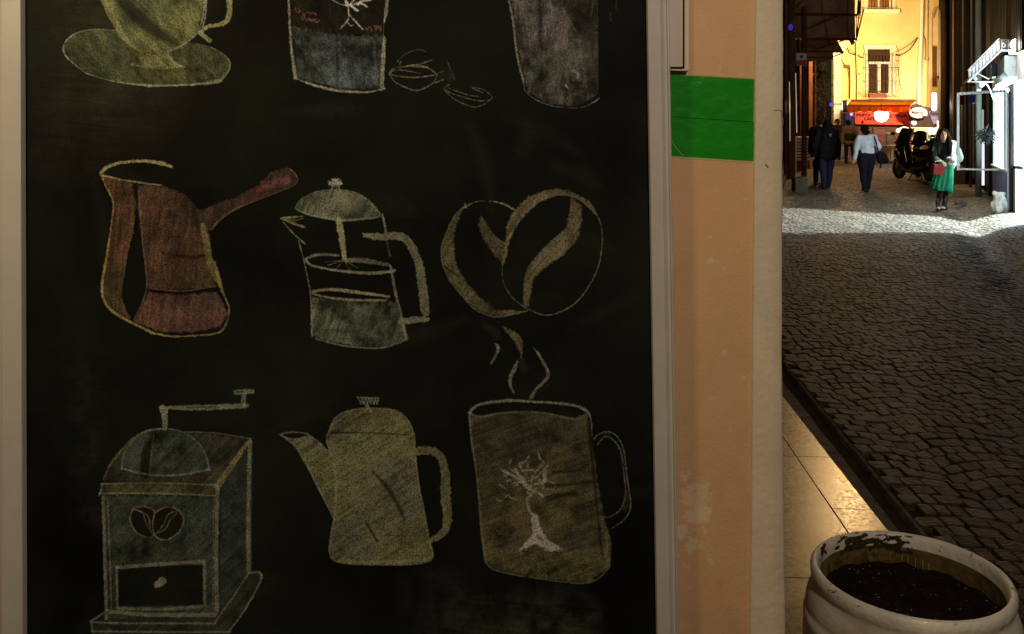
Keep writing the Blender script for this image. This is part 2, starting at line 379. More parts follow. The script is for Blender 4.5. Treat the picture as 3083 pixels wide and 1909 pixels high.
d.erase([(1395, 380), (1390, 520), (1385, 640)], 36, .4, 14); d.erase([(830, 250), (940, 330), (1030, 390)], 9, .6, 6)
d.build('cup_drawing', board, 'yellowish chalk drawing of a footed cup on a wide saucer', .0006)
# tall glass with small tree, and beans
d = Draw((850, 0), .2662, 2)
liq = [(110, 290), (300, 330), (560, 385), (850, 410), (1140, 395), (1110, 1000), (850, 1010), (600, 990), (180, 880)]
d.fill([(100, -40), (1150, -40), (1140, 400), (560, 385), (110, 290)], seen(34, 30, 18), .35)
d.fill(liq, seen(50, 56, 46), .72, col2=seen(54, 62, 64), patch=1.1)
d.erase([(620, 380), (625, 1000)], 26, .7, 7); d.erase([(980, 620), (990, 900)], 30, .4)
d.stroke([(1040, 480), (1060, 950)], [30, 60], seen(88, 70, 58), .3)
for k in (540, 625): d.stroke([(k, -20), (k, 380)], 7, seen(44, 42, 20), .6)
d.stroke([(72, -20), (85, 300), (110, 600), (150, 880)], [38, 34, 42, 52], ol, .8)
d.stroke([(170, 895), (350, 960), (600, 1020), (850, 1042), (1000, 1037), (1160, 1000)], [22, 36, 40, 34, 26, 30], seen(118, 106, 78), .8)
d.stroke([(1188, -20), (1172, 150), (1150, 260)], [46, 46, 20], ol, .75); d.stroke([(1150, 260), (1145, 410)], 10, ol, .4)
d.stroke([(1155, 420), (1140, 700), (1125, 1005)], [40, 60, 50], ol, .8)
wt = seen(146, 136, 124)
for pts, ww in (([(700, -30), (745, 40), (750, 120), (750, 190), (735, 240), (660, 320)], 16), ([(758, 170), (830, 245), (910, 332)], 17), ([(745, 262), (775, 292), (800, 285)], 12), ([(765, 60), (850, 120)], 34), ([(770, 50), (830, -20)], 24), ([(780, 62), (880, 35), (960, 78)], 26), ([(880, 20), (1000, 0)], 26), ([(560, -5), (640, 40), (745, 72)], 12), ([(730, 60), (715, 0)], 30), ([(850, 60), (930, -10)], 18)):
    d.stroke(pts, ww, wt, .8)
rs = seen(112, 50, 42)
for pts in ([(150, 90), (160, 130), (200, 140), (180, 95)], [(200, 130), (240, 150), (235, 175), (290, 140), (330, 160), (335, 140)], [(350, 140), (380, 170), (375, 150)], [(215, 200), (250, 185), (280, 240), (300, 200), (340, 250), (360, 210), (385, 255), (420, 230)], [(220, 215), (270, 225), (350, 225), (400, 215)], [(940, 310), (960, 340), (990, 300), (1010, 350)], [(1030, 300), (1060, 290), (1050, 345), (1085, 300), (1110, 350), (1115, 300)]):
    d.stroke(pts, 14, rs, .7)
d.build('iced_glass_drawing', board, 'chalk drawing of a glass with a small white tree and blue grey filling', .0009)
d = Draw((850, 0), .2662, 3); bo = seen(108, 92, 62)
for pts, ww in (([(1210, 840), (1230, 800), (1300, 765), (1480, 752), (1650, 775), (1750, 840)], 15), ([(1210, 840), (1280, 930), (1420, 1000), (1540, 1022), (1680, 960), (1740, 880), (1752, 840)], 17), ([(1225, 822), (1300, 790), (1430, 805), (1560, 832)], 14), ([(1215, 838), (1320, 865), (1500, 876), (1640, 862), (1740, 845)], 17),
                ([(1300, 700), (1380, 620), (1480, 575), (1570, 565), (1630, 590)], 9), ([(1325, 740), (1345, 690)], 14), ([(1460, 745), (1600, 712), (1700, 675)], 18), ([(1770, 825), (1830, 805)], 10), ([(1730, 940), (1820, 900)], 20), ([(1400, 752), (1500, 735), (1640, 760)], 24),
                ([(1890, 960), (1830, 990), (1850, 1040), (1960, 1130), (2100, 1192), (2190, 1212), (2300, 1170), (2370, 1110), (2340, 1060), (2260, 1010), (2130, 980)], 12), ([(1860, 990), (2000, 1040), (2120, 1080), (2230, 1092)], 12), ([(1840, 1010), (1900, 1050), (2050, 1100), (2220, 1140), (2350, 1130)], 15), ([(2150, 1000), (2270, 1050)], 18), ([(1860, 680), (1900, 780), (1950, 900)], 6)):
    d.stroke(pts, ww, bo, .62)
d.fill([(1780, 780), (1880, 760), (1960, 880), (1900, 930), (1800, 880)], seen(32, 36, 28), .4, soft=20)
d.build('coffee_bean_drawing', board, 'thin chalk outlines of two coffee beans beside the glass drawing', .0012)
# tall latte glass
d = Draw((1500, 0), .2249, 4)
d.fill([(170, -40), (1310, -40), (1330, 1250), (1150, 1390), (1000, 1415), (800, 1400), (600, 1350), (400, 1230), (300, 800)], seen(66, 62, 50), .62, col2=seen(78, 66, 62), patch=1.2)
d.wipe([(880, -40), (960, 200), (1050, 400), (1180, 560), (1220, 800), (1240, 1150), (1330, 1150), (1330, -40)], .68, 26)
d.erase([(550, -40), (560, 350), (570, 650)], [52, 70, 60], .8, 12); d.erase([(300, 560), (380, 760), (390, 900)], [30, 90, 60], .7, 20); d.erase([(270, 60), (275, 500), (330, 1000)], 26, .5, 8)
d.stroke([(300, 60), (400, 240), (440, 480)], [80, 150, 110], seen(84, 70, 66), .35); d.stroke([(820, 420), (860, 600)], [160, 240], seen(84, 72, 60), .35, soft=20)
d.stroke([(560, 640), (600, 735), (800, 750)], [18, 16, 8], seen(84, 56, 42), .6); d.stroke([(860, 80), (930, 240), (1040, 420)], 20, seen(92, 66, 52), .5)
d.stroke([(140, -20), (200, 300), (255, 750), (330, 1060), (352, 1200)], [34, 36, 34, 40, 14], ol2, .8)
d.stroke([(352, 1210), (450, 1300), (600, 1380), (800, 1430), (1000, 1446), (1150, 1428), (1290, 1360), (1350, 1310)], [9, 13, 14, 12, 14, 12, 18, 14], ol, .72)
d.stroke([(1270, -20), (1260, 120), (1240, 220)], 16, ol2, .45); d.stroke([(1325, 0), (1330, 600), (1330, 1200)], 14, ol2, .28); d.stroke([(1580, -10), (1575, 130)], 12, ol2, .35); d.stroke([(1500, 180), (1510, 290)], 14, ol2, .28)
d.stroke([(905, 1140), (930, 1180)], 26, wt, .8); d.stroke([(980, 940), (1080, 1000), (1060, 1040)], 40, wt, .25); d.erase([(910, 1210), (900, 1280)], 60, .6, 10)
d.build('latte_glass_drawing', board, 'mauve grey chalk drawing of a tall tapering latte glass', .0006)
# copper cezve
d = Draw(*Cc, 5)
d.fill([(265, 185), (495, 250), (510, 360), (500, 560), (450, 760), (410, 980), (400, 1080), (470, 1245), (400, 1220), (300, 1130), (270, 1050), (300, 800), (340, 500), (345, 390)], brn, .7, col2=seen(60, 44, 20), patch=.6)
d.fill([(525, 260), (700, 270), (880, 330), (960, 440), (1010, 520), (1050, 640), (1060, 760), (1100, 1005), (800, 1035), (600, 1020), (580, 900), (560, 680), (530, 450)], seen(70, 40, 25), .68, col2=seen(50, 36, 22), patch=.6)
d.fill([(600, 1050), (850, 1070), (1100, 1045), (1150, 1120), (1180, 1200), (1130, 1300), (950, 1340), (700, 1340), (500, 1262)], seen(80, 44, 31), .74, col2=seen(58, 36, 32), patch=.5)
d.erase([(880, 250), (900, 330), (860, 420)], [90, 160, 60], .6, 40); d.erase([(700, 755), (900, 790), (1090, 765), (1200, 740)], [12, 22, 30, 20], .8, 8); d.erase([(500, 270), (515, 350)], 34, .85)
d.erase([(940, 440), (960, 560)], 26, .6, 10)
d.fill([(960, 450), (1100, 400), (1280, 335), (1400, 265), (1500, 165), (1620, 130), (1690, 195), (1690, 245), (1560, 310), (1400, 370), (1240, 440), (1130, 510), (1060, 585), (1000, 630)], seen(72, 34, 28), .8, col2=seen(50, 32, 26), patch=.8)
d.stroke([(1400, 300), (1500, 260), (1620, 230)], [30, 60, 70], seen(104, 40, 42), .5, soft=10)
d.stroke([(1640, 140), (1695, 200), (1680, 255), (1560, 312), (1400, 372), (1240, 440), (1130, 515), (1070, 585)], [14, 12, 10, 8, 8, 12, 16, 18], seen(104, 66, 50), .7)
d.stroke([(1000, 560), (1030, 680), (1060, 850), (1130, 1000)], [50, 60, 60, 34], seen(84, 78, 26), .65)
d.stroke([(255, 170), (290, 270), (345, 385), (335, 520), (310, 700), (280, 880), (262, 1000), (272, 1090), (320, 1170), (420, 1240), (560, 1310), (640, 1347)], [16, 18, 14, 14, 18, 24, 26, 24, 26, 24, 24, 26], seen(112, 92, 40), .8)
d.stroke([(620, 1345), (780, 1372), (950, 1366), (1080, 1355), (1150, 1320), (1190, 1230), (1192, 1150), (1150, 1050), (1120, 940), (1085, 830)], [26, 20, 18, 20, 22, 18, 18, 24, 30, 30], seen(108, 88, 42), .75)
d.stroke([(255, 172), (300, 130), (400, 98), (560, 85), (700, 102), (775, 128)], [30, 34, 28, 26, 34, 26], seen(122, 106, 66), .8)
d.stroke([(255, 188), (400, 220), (560, 246), (700, 262)], [20, 16, 18, 12], seen(112, 92, 56), .75)
d.stroke([(530, 300), (560, 680), (590, 1010), (500, 1245)], 9, seen(92, 74, 58), .7); d.stroke([(505, 480), (450, 760), (405, 1020), (400, 1080), (455, 1230)], 8, seen(84, 66, 48), .6)
d.stroke([(610, 1022), (850, 1040), (1090, 1005)], 10, seen(112, 60, 38), .5)
d.build('cezve_drawing', board, 'reddish brown chalk drawing of a long handled coffee pot', .0009)
# french press
d = Draw(*Cc, 6); g1 = seen(80, 78, 56)
for _ in range(16):
    a = random.random() * 6.28; d.stroke([(1975 + 50 * math.cos(a), 240 + 28 * math.sin(a)), (1975 - 40 * math.cos(a + .8), 245 - 30 * math.sin(a + .5))], 15, ol, .6)
d.stroke([(1950, 275), (1945, 350)], 14, ol, .7); d.stroke([(2000, 275), (2040, 380)], 14, ol, .7); d.stroke([(1985, 280), (1990, 340)], 10, ol, .6)
lid = [(1680, 430), (1720, 370), (1830, 312), (1960, 295), (2100, 310), (2200, 360), (2270, 430), (2300, 490), (2170, 510), (2040, 520), (1880, 500), (1740, 465)]
d.fill(lid, g1, .85, col2=seen(62, 66, 48), patch=.7); d.erase([(1960, 300), (1945, 345)], 20, .7, 5)
d.stroke(lid[:9], [12, 8, 10, 10, 12, 16, 18, 14, 22], ol2, .7); d.stroke(lid[8:] + [lid[0]], [22, 20, 18, 16, 12], seen(104, 102, 76), .75)
d.stroke([(2003, 520), (2022, 650), (2045, 805)], [62, 56, 44], seen(112, 106, 66), .85)
d.stroke([(1578, 500), (1640, 500), (1745, 490)], [14, 24, 12], seen(112, 104, 52), .75); d.stroke([(1600, 515), (1680, 520), (1740, 505)], 14, yel, .7); d.stroke([(1575, 508), (1660, 540), (1750, 572)], [14, 22, 20], ol, .75); d.stroke([(1590, 530), (1660, 610), (1750, 692)], [10, 14, 18], ol2, .7)
d.stroke([(1705, 670), (1740, 800), (1775, 960), (1792, 1060), (1800, 1240), (1805, 1370)], [16, 12, 13, 12, 14, 20], ol2, .75)
d.stroke([(1765, 800), (1850, 772), (2000, 778)], [20, 26, 20], ol2, .75); d.stroke([(2060, 812), (2200, 818), (2370, 850)], [40, 46, 30], seen(86, 80, 60), .65)
d.stroke([(1755, 806), (1800, 850), (1950, 882), (2150, 905), (2300, 905), (2410, 890)], [22, 22, 24, 26, 30, 26], ol, .75)
for e in ((1900, 825), (1920, 850), (1985, 870), (2140, 870), (2080, 880)): d.stroke([(2040, 815), e], 8, ol2, .6, curve=False)
d.stroke([(1812, 1042), (1950, 1028), (2150, 1050), (2370, 1080)], [24, 30, 30, 26], seen(108, 98, 66), .8); d.stroke([(1812, 1062), (1950, 1090), (2150, 1106), (2350, 1108)], [16, 22, 24, 20], seen(108, 98, 66), .8)
d.fill([(1800, 1085), (1950, 1100), (2150, 1118), (2430, 1115), (2480, 1270), (2515, 1385), (2350, 1450), (2100, 1440), (1900, 1400), (1800, 1360)], seen(86, 88, 64), .85, col2=seen(58, 62, 46), patch=1.1)
d.erase([(1850, 1320), (2000, 1330), (2150, 1345)], 18, .5, 8); d.erase([(1880, 1130), (1900, 1270)], 12, .4)
d.stroke([(1830, 1390), (1960, 1425), (2100, 1450), (2330, 1455), (2500, 1395)], 14, ol2, .65)
d.frame(*Dd)
d.stroke([(370, 355), (395, 480)], [22, 24], ol2, .75); d.stroke([(405, 560), (425, 660)], 20, ol2, .25); d.stroke([(430, 740), (470, 950), (500, 1060), (520, 1170), (548, 1275)], [24, 28, 22, 26, 24], ol2, .7)
d.stroke([(240, 505), (350, 520), (480, 515), (560, 560), (625, 680), (655, 820), (672, 950), (685, 1070)], [50, 66, 74, 76, 78, 80, 84, 80], seen(88, 84, 58), .78)
d.stroke([(500, 1140), (600, 1132), (700, 1125)], [50, 62, 44], seen(88, 84, 60), .75)
d.erase([(540, 530), (590, 600)], 8, .5, 5); d.erase([(640, 1030), (760, 1110)], 14, .6, 8)
d.build('french_press_drawing', board, 'pale chalk drawing of a plunger coffee pot with curved handle', .0006)
# heart of two beans
d = Draw(*Dd, 7); hb = seen(72, 62, 34); hl = seen(94, 86, 62)
d.fill([(980, 290), (900, 370), (840, 480), (802, 600), (810, 720), (860, 830), (950, 950), (1050, 1050), (1200, 1108), (1350, 1085), (1440, 1060), (1300, 1062), (1200, 1055), (1080, 960), (965, 830), (905, 700), (888, 560), (912, 430), (950, 340)], hb, .85, patch=.7)
d.stroke([(980, 290), (900, 365), (840, 480), (802, 600), (812, 720), (860, 830), (950, 950), (1050, 1052), (1200, 1108), (1350, 1082), (1430, 1062)], [16, 10, 8, 10, 10, 8, 8, 10, 10, 14, 12], hl, .6)
d.erase([(820, 735), (930, 810)], 12, .8, 5)
d.stroke([(975, 300), (1060, 262), (1150, 256), (1250, 275), (1330, 315)], [20, 9, 8, 18, 20], seen(100, 94, 84), .7); d.stroke([(975, 275), (990, 310)], 12, hl, .7)
d.fill([(1088, 360), (1120, 400), (1170, 500), (1262, 560), (1255, 710), (1180, 640), (1110, 530), (1076, 430)], seen(60, 52, 28), .75); d.stroke([(1250, 560), (1200, 520), (1130, 430), (1095, 370)], 8, hl, .4)
d.fill([(1250, 720), (1262, 600), (1290, 420), (1350, 310), (1450, 220), (1600, 168), (1740, 180), (1880, 260), (1930, 350), (1800, 225), (1650, 212), (1520, 262), (1420, 350), (1350, 440), (1298, 560), (1270, 700)], seen(84, 68, 38), .85, patch=.6)
d.stroke([(1270, 600), (1330, 470), (1420, 350), (1520, 262), (1650, 212), (1750, 216), (1850, 270), (1930, 350)], 9, hl, .65)
d.stroke([(1250, 720), (1252, 830), (1290, 920), (1350, 990), (1440, 1050), (1550, 1092), (1650, 1080), (1780, 1010), (1880, 890), (1950, 750), (1980, 600), (1978, 450), (1930, 330), (1880, 255)], [9, 9, 8, 8, 9, 12, 12, 13, 12, 12, 11, 10, 12, 14], hl, .7)
d.fill([(1755, 225), (1830, 290), (1832, 420), (1800, 540), (1700, 650), (1550, 750), (1475, 830), (1445, 1030), (1410, 1042), (1412, 850), (1450, 730), (1560, 600), (1720, 450), (1748, 330)], seen(78, 66, 40), .82, patch=.7)
d.stroke([(1755, 240), (1745, 350), (1720, 450), (1560, 600), (1450, 730), (1412, 850), (1410, 1040)], 7, hl, .5)
d.frame((1450, 950), .1984); stm = seen(94, 86, 62)
d.stroke([(165, 405), (230, 450), (245, 520), (215, 610), (140, 725)], [14, 60, 70, 50, 44], seen(96, 90, 76), .75); d.erase([(230, 500), (230, 580), (180, 680)], 9, .6, 4)
d.stroke([(230, 75), (330, 170), (430, 250), (520, 330), (580, 450), (595, 560), (600, 650)], [14, 44, 110, 150, 130, 70, 50], seen(80, 70, 40), .72); d.erase([(500, 400), (550, 540)], [10, 24], .8, 5)
d.stroke([(545, 700), (490, 820), (440, 930), (430, 1020), (460, 1110), (500, 1190)], [50, 80, 76, 70, 56, 30], stm, .6); d.stroke([(590, 700), (650, 800)], 90, seen(34, 38, 22), .5, soft=20)
d.stroke([(785, 485), (860, 580), (930, 700), (1000, 840), (1000, 930), (920, 1030), (830, 1110), (750, 1250)], [30, 56, 60, 60, 80, 70, 66, 66], seen(96, 88, 68), .66); d.erase([(960, 770), (970, 900)], 30, .5, 10)
d.stroke([(1040, 1000), (980, 1090), (890, 1140)], 8, stm, .6); d.stroke([(60, 160), (200, 230), (240, 330)], 70, seen(34, 36, 26), .5, soft=24)
d.build('bean_heart_drawing', board, 'chalk drawing of two coffee beans forming a heart above curling steam', .0009)
# grinder
d = Draw(*E, 8); gt = seen(42, 50, 38); gw = seen(92, 88, 68)
d.fill([(215, 625), (250, 540), (330, 450), (480, 335), (760, 350), (1060, 385), (870, 655)], seen(46, 46, 30), .7)
d.fill([(220, 710), (860, 718), (880, 1400), (240, 1425)], gt, .75, col2=seen(42, 46, 34), patch=.9)
d.fill([(890, 660), (1070, 400), (1070, 1150), (880, 1365)], seen(36, 44, 36), .7, patch=.8); d.fill([(200, 645), (860, 650), (860, 712), (195, 705)], seen(62, 54, 30), .75)
d.fill([(145, 1440), (240, 1380), (860, 1400), (1050, 1160), (1115, 1155), (1120, 1200), (945, 1500), (150, 1520)], seen(38, 42, 28), .65)
dome = [(330, 490), (370, 420), (440, 350), (540, 328), (650, 340), (750, 400), (800, 470), (822, 560), (650, 595), (480, 590), (330, 552)]
d.wipe(dome, .8); d.fill(dome, seen(46, 58, 46), .75, col2=seen(44, 48, 44)); d.erase([(515, 365), (465, 450), (450, 585)], [26, 50, 56], .92, 5)
d.stroke([(505, 365), (490, 460), (485, 590)], 7, gw, .45)
d.stroke([(320, 555), (330, 480), (380, 400), (450, 345), (540, 328), (650, 338), (750, 398), (800, 470), (825, 560)], [14, 16, 14, 12, 16, 10, 10, 12, 18], gw, .65); d.stroke([(320, 556), (480, 592), (650, 594), (825, 560)], 14, gw, .65)
d.stroke([(215, 620), (250, 540), (310, 460), (400, 370), (480, 335)], [12, 16, 18, 12, 10], seen(90, 72, 40), .65); d.stroke([(680, 345), (860, 352), (1068, 385)], 9, gw, .6)
d.stroke([(1055, 395), (960, 530), (868, 660)], [26, 44, 46], seen(98, 80, 44), .75)
for pts, ww in (([(200, 645), (500, 640), (860, 650)], 11), ([(188, 715), (200, 680), (205, 645)], 12), ([(190, 700), (500, 700), (860, 712)], 13), ([(212, 720), (220, 1000), (232, 1420)], 24), ([(240, 740), (262, 1400)], 8), ([(872, 660), (865, 1000), (868, 1375)], 30), ([(850, 720), (845, 1370)], 6), ([(1060, 400), (1050, 800), (1052, 1155)], 30), ([(140, 1440), (240, 1372)], 12), ([(140, 1440), (300, 1448), (860, 1450)], 16), ([(145, 1495), (500, 1498), (940, 1500)], 14), ([(145, 1440), (150, 1500)], 14), ([(1055, 1160), (1112, 1155), (1120, 1205), (1030, 1370), (935, 1500)], 16), ([(1050, 1165), (960, 1300), (860, 1440)], 14), ([(250, 1380), (500, 1400), (860, 1400)], 30)):
    d.stroke(pts, ww, gw, .66, curve=len(pts) > 2)
d.stroke([(540, 205), (800, 205), (1040, 192)], [26, 40, 34], gw, .75); d.erase([(700, 205), (860, 200)], 9, .7, 4)
d.stroke([(562, 215), (570, 325)], [56, 40], gw, .75); d.stroke([(1022, 195), (1025, 120)], 36, gw, .7); d.stroke([(978, 115), (1072, 112)], 36, gw, .7); d.erase([(985, 116), (1020, 114)], 12, .7, 4)
d.wipe([(300, 1115), (788, 1112), (792, 1345), (298, 1350)], .96); d.stroke([(290, 1128), (500, 1112), (795, 1092)], 26, seen(92, 84, 62), .75); d.stroke([(290, 1128), (295, 1355)], 16, gw, .7); d.stroke([(795, 1092), (798, 1345)], 20, gw, .7); d.stroke([(295, 1362), (550, 1368), (800, 1350)], 24, gw, .6)
d.stroke([(525, 1225), (555, 1205)], [50, 54], seen(98, 94, 70), .85)
lb = [(510, 800), (450, 775), (390, 790), (368, 850), (400, 920), (460, 952), (500, 946), (500, 880)]; rb = [(510, 812), (570, 780), (640, 792), (677, 850), (650, 920), (580, 967), (515, 948), (498, 880)]
for q in (lb, rb): d.wipe(q, .96); d.fill(q, seen(24, 15, 10), .35); d.loop(q, 8, seen(112, 92, 70), .75)
for q in ([(395, 792), (440, 810), (460, 870), (495, 930)], [(410, 800), (470, 830), (485, 900)], [(640, 800), (590, 820), (560, 880), (515, 935)], [(640, 812), (600, 850), (575, 900), (530, 930)]): d.stroke(q, 7, seen(112, 92, 70), .7)
d.build('grinder_drawing', board, 'dark green chalk drawing of a square hand crank coffee grinder', .0006)
# teapot
d = Draw(*E, 9); tp = seen(80, 74, 38); tp2 = seen(72, 68, 48)
d.fill([(1300, 400), (1390, 365), (1460, 410), (1510, 460), (1570, 560), (1565, 860), (1480, 720), (1400, 560), (1330, 440)], tp, .85, col2=tp2, patch=.5)
d.loop([(1230, 360), (1300, 346), (1390, 356), (1370, 380), (1290, 385)], 11, ol2, .7); d.stroke([(1270, 385), (1330, 440), (1400, 560), (1480, 720), (1548, 850)], 14, ol2, .65); d.stroke([(1390, 355), (1460, 408), (1520, 470)], 13, ol2, .65)
d.frame(*Ff)
bod = [(0, 300), (20, 265), (90, 225), (200, 210), (330, 215), (400, 240), (450, 300), (475, 380), (480, 480), (500, 650), (530, 800), (555, 940), (582, 1060), (540, 1095), (400, 1110), (100, 1105), (10, 1082), (-15, 1030), (0, 900), (15, 820), (20, 560), (-30, 400), (-12, 330)]
d.fill(bod, tp, .95, col2=tp2, patch=.55); d.loop(bod, 13, seen(98, 90, 56), .6)
d.erase([(0, 350), (200, 350), (440, 362)], [16, 8, 9], .85, 4); d.erase([(230, 570), (330, 680), (420, 850)], [12, 26, 18], .75, 8); d.erase([(195, 865), (260, 975)], 13, .85, 5)
d.erase([(250, 940), (430, 945)], 8, .4, 5); d.stroke([(40, 1090), (300, 1100), (560, 1075)], 26, seen(100, 92, 60), .5)
for k in range(12): d.stroke([(150 + 10 * k, 150 + 30 * (k % 2)), (170 + 9 * k, 185 - 30 * (k % 2))], 9, ol, .7)
d.stroke([(145, 145), (270, 150)], 10, ol, .7); d.stroke([(200, 190), (220, 225)], 26, ol2, .7)
d.stroke([(465, 460), (560, 452), (620, 480), (650, 560), (655, 700), (664, 860), (640, 930), (560, 975)], [60, 62, 62, 64, 74, 66, 60, 44], seen(84, 78, 46), .85)
d.build('teapot_drawing', board, 'yellow chalk drawing of a tall coffee pot with long spout', .0009)
# mug
d = Draw(*Ff, 10); mg = seen(66, 56, 26)
mug = [(790, 250), (950, 245), (1100, 235), (1300, 250), (1480, 250), (1500, 400), (1540, 700), (1590, 950), (1600, 1120), (1560, 1150), (1480, 1215), (1200, 1190), (950, 1140), (880, 1090), (860, 900), (840, 600), (800, 400)]
d.fill(mug, mg, .85, col2=seen(48, 44, 26), patch=.8); d.fill([(870, 1000), (1200, 1060), (1590, 1000), (1600, 1120), (1480, 1210), (1200, 1190), (890, 1090)], seen(74, 64, 24), .5)
d.stroke([(790, 235), (850, 188), (1000, 165), (1150, 170), (1350, 185), (1450, 212), (1490, 260), (1500, 370)], [22, 18, 22, 18, 20, 22, 14, 10], seen(96, 92, 76), .75)
d.wipe([(815, 235), (870, 200), (1000, 182), (1200, 185), (1400, 205), (1450, 235), (1400, 262), (1250, 238), (1050, 228), (860, 245)], .92)
d.stroke([(800, 242), (860, 260), (950, 240), (1100, 230), (1250, 240), (1400, 272), (1470, 240)], 14, seen(84, 78, 56), .65)
d.stroke([(792, 250), (805, 400), (835, 600), (860, 900), (885, 1095)], 14, ol2, .55); d.stroke([(885, 1095), (950, 1145), (1200, 1192), (1480, 1215), (1600, 1125)], 12, ol2, .4); d.stroke([(1550, 850), (1590, 960), (1590, 1110)], 40, seen(82, 70, 44), .5)
d.erase([(1480, 270), (1500, 500), (1530, 800), (1560, 1080)], [26, 22, 12, 10], .8, 6)
for q, ww in (([(1270, 575), (1400, 570), (1480, 530)], 18), ([(1230, 655), (1350, 650), (1490, 630)], 20), ([(1240, 720), (1400, 700)], 30), ([(1250, 1160), (1290, 1140)], 34), ([(1110, 1190), (1150, 1150)], 16)): d.erase(q, ww, .75, 8)
d.stroke([(1510, 385), (1545, 355), (1600, 345), (1650, 380), (1685, 460), (1700, 600), (1722, 760), (1695, 840), (1620, 898)], 9, ol2, .62); d.stroke([(1530, 420), (1570, 375), (1620, 390), (1665, 460), (1685, 600), (1692, 700), (1665, 790), (1600, 835), (1570, 835)], 9, ol2, .55)
d.fill([(1560, 360), (1600, 350), (1680, 460), (1715, 760), (1680, 830), (1690, 640), (1660, 460), (1600, 380)], seen(42, 38, 26), .4)
d.frame((1450, 1300), .2646)
tw = seen(118, 108, 96)
d.fill([(560, 920), (630, 930), (680, 1100), (760, 1230), (915, 1332), (870, 1342), (760, 1352), (680, 1300), (600, 1280), (500, 1330), (400, 1362), (530, 1240), (580, 1150)], tw, .85, patch=.5)
d.erase([(640, 1190), (690, 1230)], 36, .6, 6); d.erase([(590, 960), (610, 1100)], 10, .5, 5)
for q, ww in (([(545, 900), (520, 780), (560, 720)], 40), ([(550, 650), (450, 560), (330, 480), (240, 440), (190, 380)], [60, 54, 44, 34, 14]), ([(385, 425), (430, 500), (490, 545)], 40), ([(450, 410), (430, 355), (480, 345), (540, 282)], 28), ([(460, 440), (600, 436)], 26), ([(570, 530), (620, 450), (700, 350), (660, 300), (645, 220)], [16, 22, 24, 30, 20]), ([(345, 600), (370, 580), (440, 570)], 18), ([(200, 600), (290, 660)], 20), ([(170, 765), (220, 790), (260, 750), (310, 710), (330, 750), (400, 765)], 20), ([(560, 655), (640, 690), (700, 735)], 40), ([(740, 652), (840, 662)], 13), ([(720, 450), (715, 560)], 60), ([(290, 560), (330, 550)], 26), ([(330, 320), (320, 360)], 20), ([(600, 600), (670, 580)], 26), ([(470, 580), (560, 560), (560, 630)], 16), ([(770, 560), (830, 590)], 30), ([(300, 470), (270, 500), (250, 490)], 18), ([(420, 470), (350, 440), (310, 400)], 16), ([(640, 520), (700, 600), (690, 660)], 22), ([(560, 560), (640, 500), (740, 400), (770, 390)], 16), ([(620, 640), (560, 700), (520, 690)], 26), ([(430, 620), (400, 600), (360, 640)], 14), ([(520, 430), (530, 370)], 14), ([(660, 700), (750, 720), (780, 700)], 14)):
    d.stroke(q, ww, tw, .6)
rs2 = seen(84, 40, 28)
for q in ([(110, 1160), (140, 1180)], [(220, 1000), (260, 950), (240, 1060), (300, 1010)], [(330, 1010), (370, 1000), (400, 960), (420, 1060), (460, 1000)], [(150, 1100), (240, 1170), (300, 1120)], [(360, 1150), (370, 1200), (400, 1130), (470, 1150), (540, 1100)]): d.stroke(q, 18, rs2, .6)
d.fill([(100, 940), (560, 960), (560, 1180), (80, 1220)], rs2, .28, soft=60)
d.build('mug_drawing', board, 'olive chalk drawing of a mug with a white tree on it', .0006)
d = Draw(*Ff, 12)
d.fill([(600, 1240), (1300, 1260), (1560, 1400), (1560, 1560), (500, 1560)], seen(30, 30, 20), .5, soft=90, patch=1.3); d.fill([(900, 1380), (1100, 1420), (1500, 1440), (1500, 1540), (800, 1540)], seen(36, 36, 20), .5, soft=70, patch=1.4)
d.fill([(-1500, -100), (-1350, -200), (-1330, 900), (-1480, 900)], seen(24, 24, 18), .35, soft=80, patch=1.4)
d.fill([(-1560, -2140), (-900, -2140), (-1100, -1500), (-1560, -1300)], seen(40, 34, 18), .42, soft=300, patch=.6)  # warm light on the board's top left, painted in as a soft patch
rw = random.Random(21)
for k in range(26):
    x0, y0 = rw.uniform(-1500, 1500), rw.uniform(-2000, 1300); L_ = rw.uniform(200, 620); a_ = rw.uniform(-.5, .5) + rw.choice((0, 1.57)); pts_ = [(x0 + L_ * t * math.cos(a_) + 30 * math.sin(t * 3), y0 + L_ * t * math.sin(a_)) for t in (0, .33, .66, 1)]
    d.stroke(pts_, [rw.uniform(20, 60), rw.uniform(60, 130), rw.uniform(60, 130), 30], seen(30, 31, 20), rw.uniform(.12, .30), soft=34)
tag(d.build('chalk_smudge_glow', board, 'faint greenish rubbed out chalk haze, with painted warm light at the top left', .0003), kind='stuff')
# ================================================================== cafe corner: wall, pillar, tape, panel
M_peach = mat('peach_wall_paint', (.60, .40, .25), .62, .07, 5, .16, 170, col2=(.66, .45, .285))
# pale patches where the paint flaked, low on the pillar
nt = M_peach.node_tree; N = nt.nodes; L = nt.links; P_ = N['Principled BSDF']; base_sock = P_.inputs['Base Color'].links[0].from_socket
tc = N.new('ShaderNodeTexCoord'); sx = N.new('ShaderNodeSeparateXYZ'); L.new(tc.outputs['Object'], sx.inputs[0])
n = N.new('ShaderNodeTexNoise'); n.inputs['Scale'].default_value = 24; n.inputs['Detail'].default_value = 7; n.inputs['Roughness'].default_value = .62; L.new(tc.outputs['Object'], n.inputs['Vector'])
def mathn(op, a, b=None, clamp=False):
    q = N.new('ShaderNodeMath'); q.operation = op; q.use_clamp = clamp
    for i, s_ in enumerate((a, b)):
        if s_ is None: continue
        if isinstance(s_, (int, float)): q.inputs[i].default_value = s_
        else: L.new(s_, q.inputs[i])
    return q.outputs[0]
cx_, cz_ = gx(2095, YW) - gx(2150, YW), zz(1560, YW) - .12
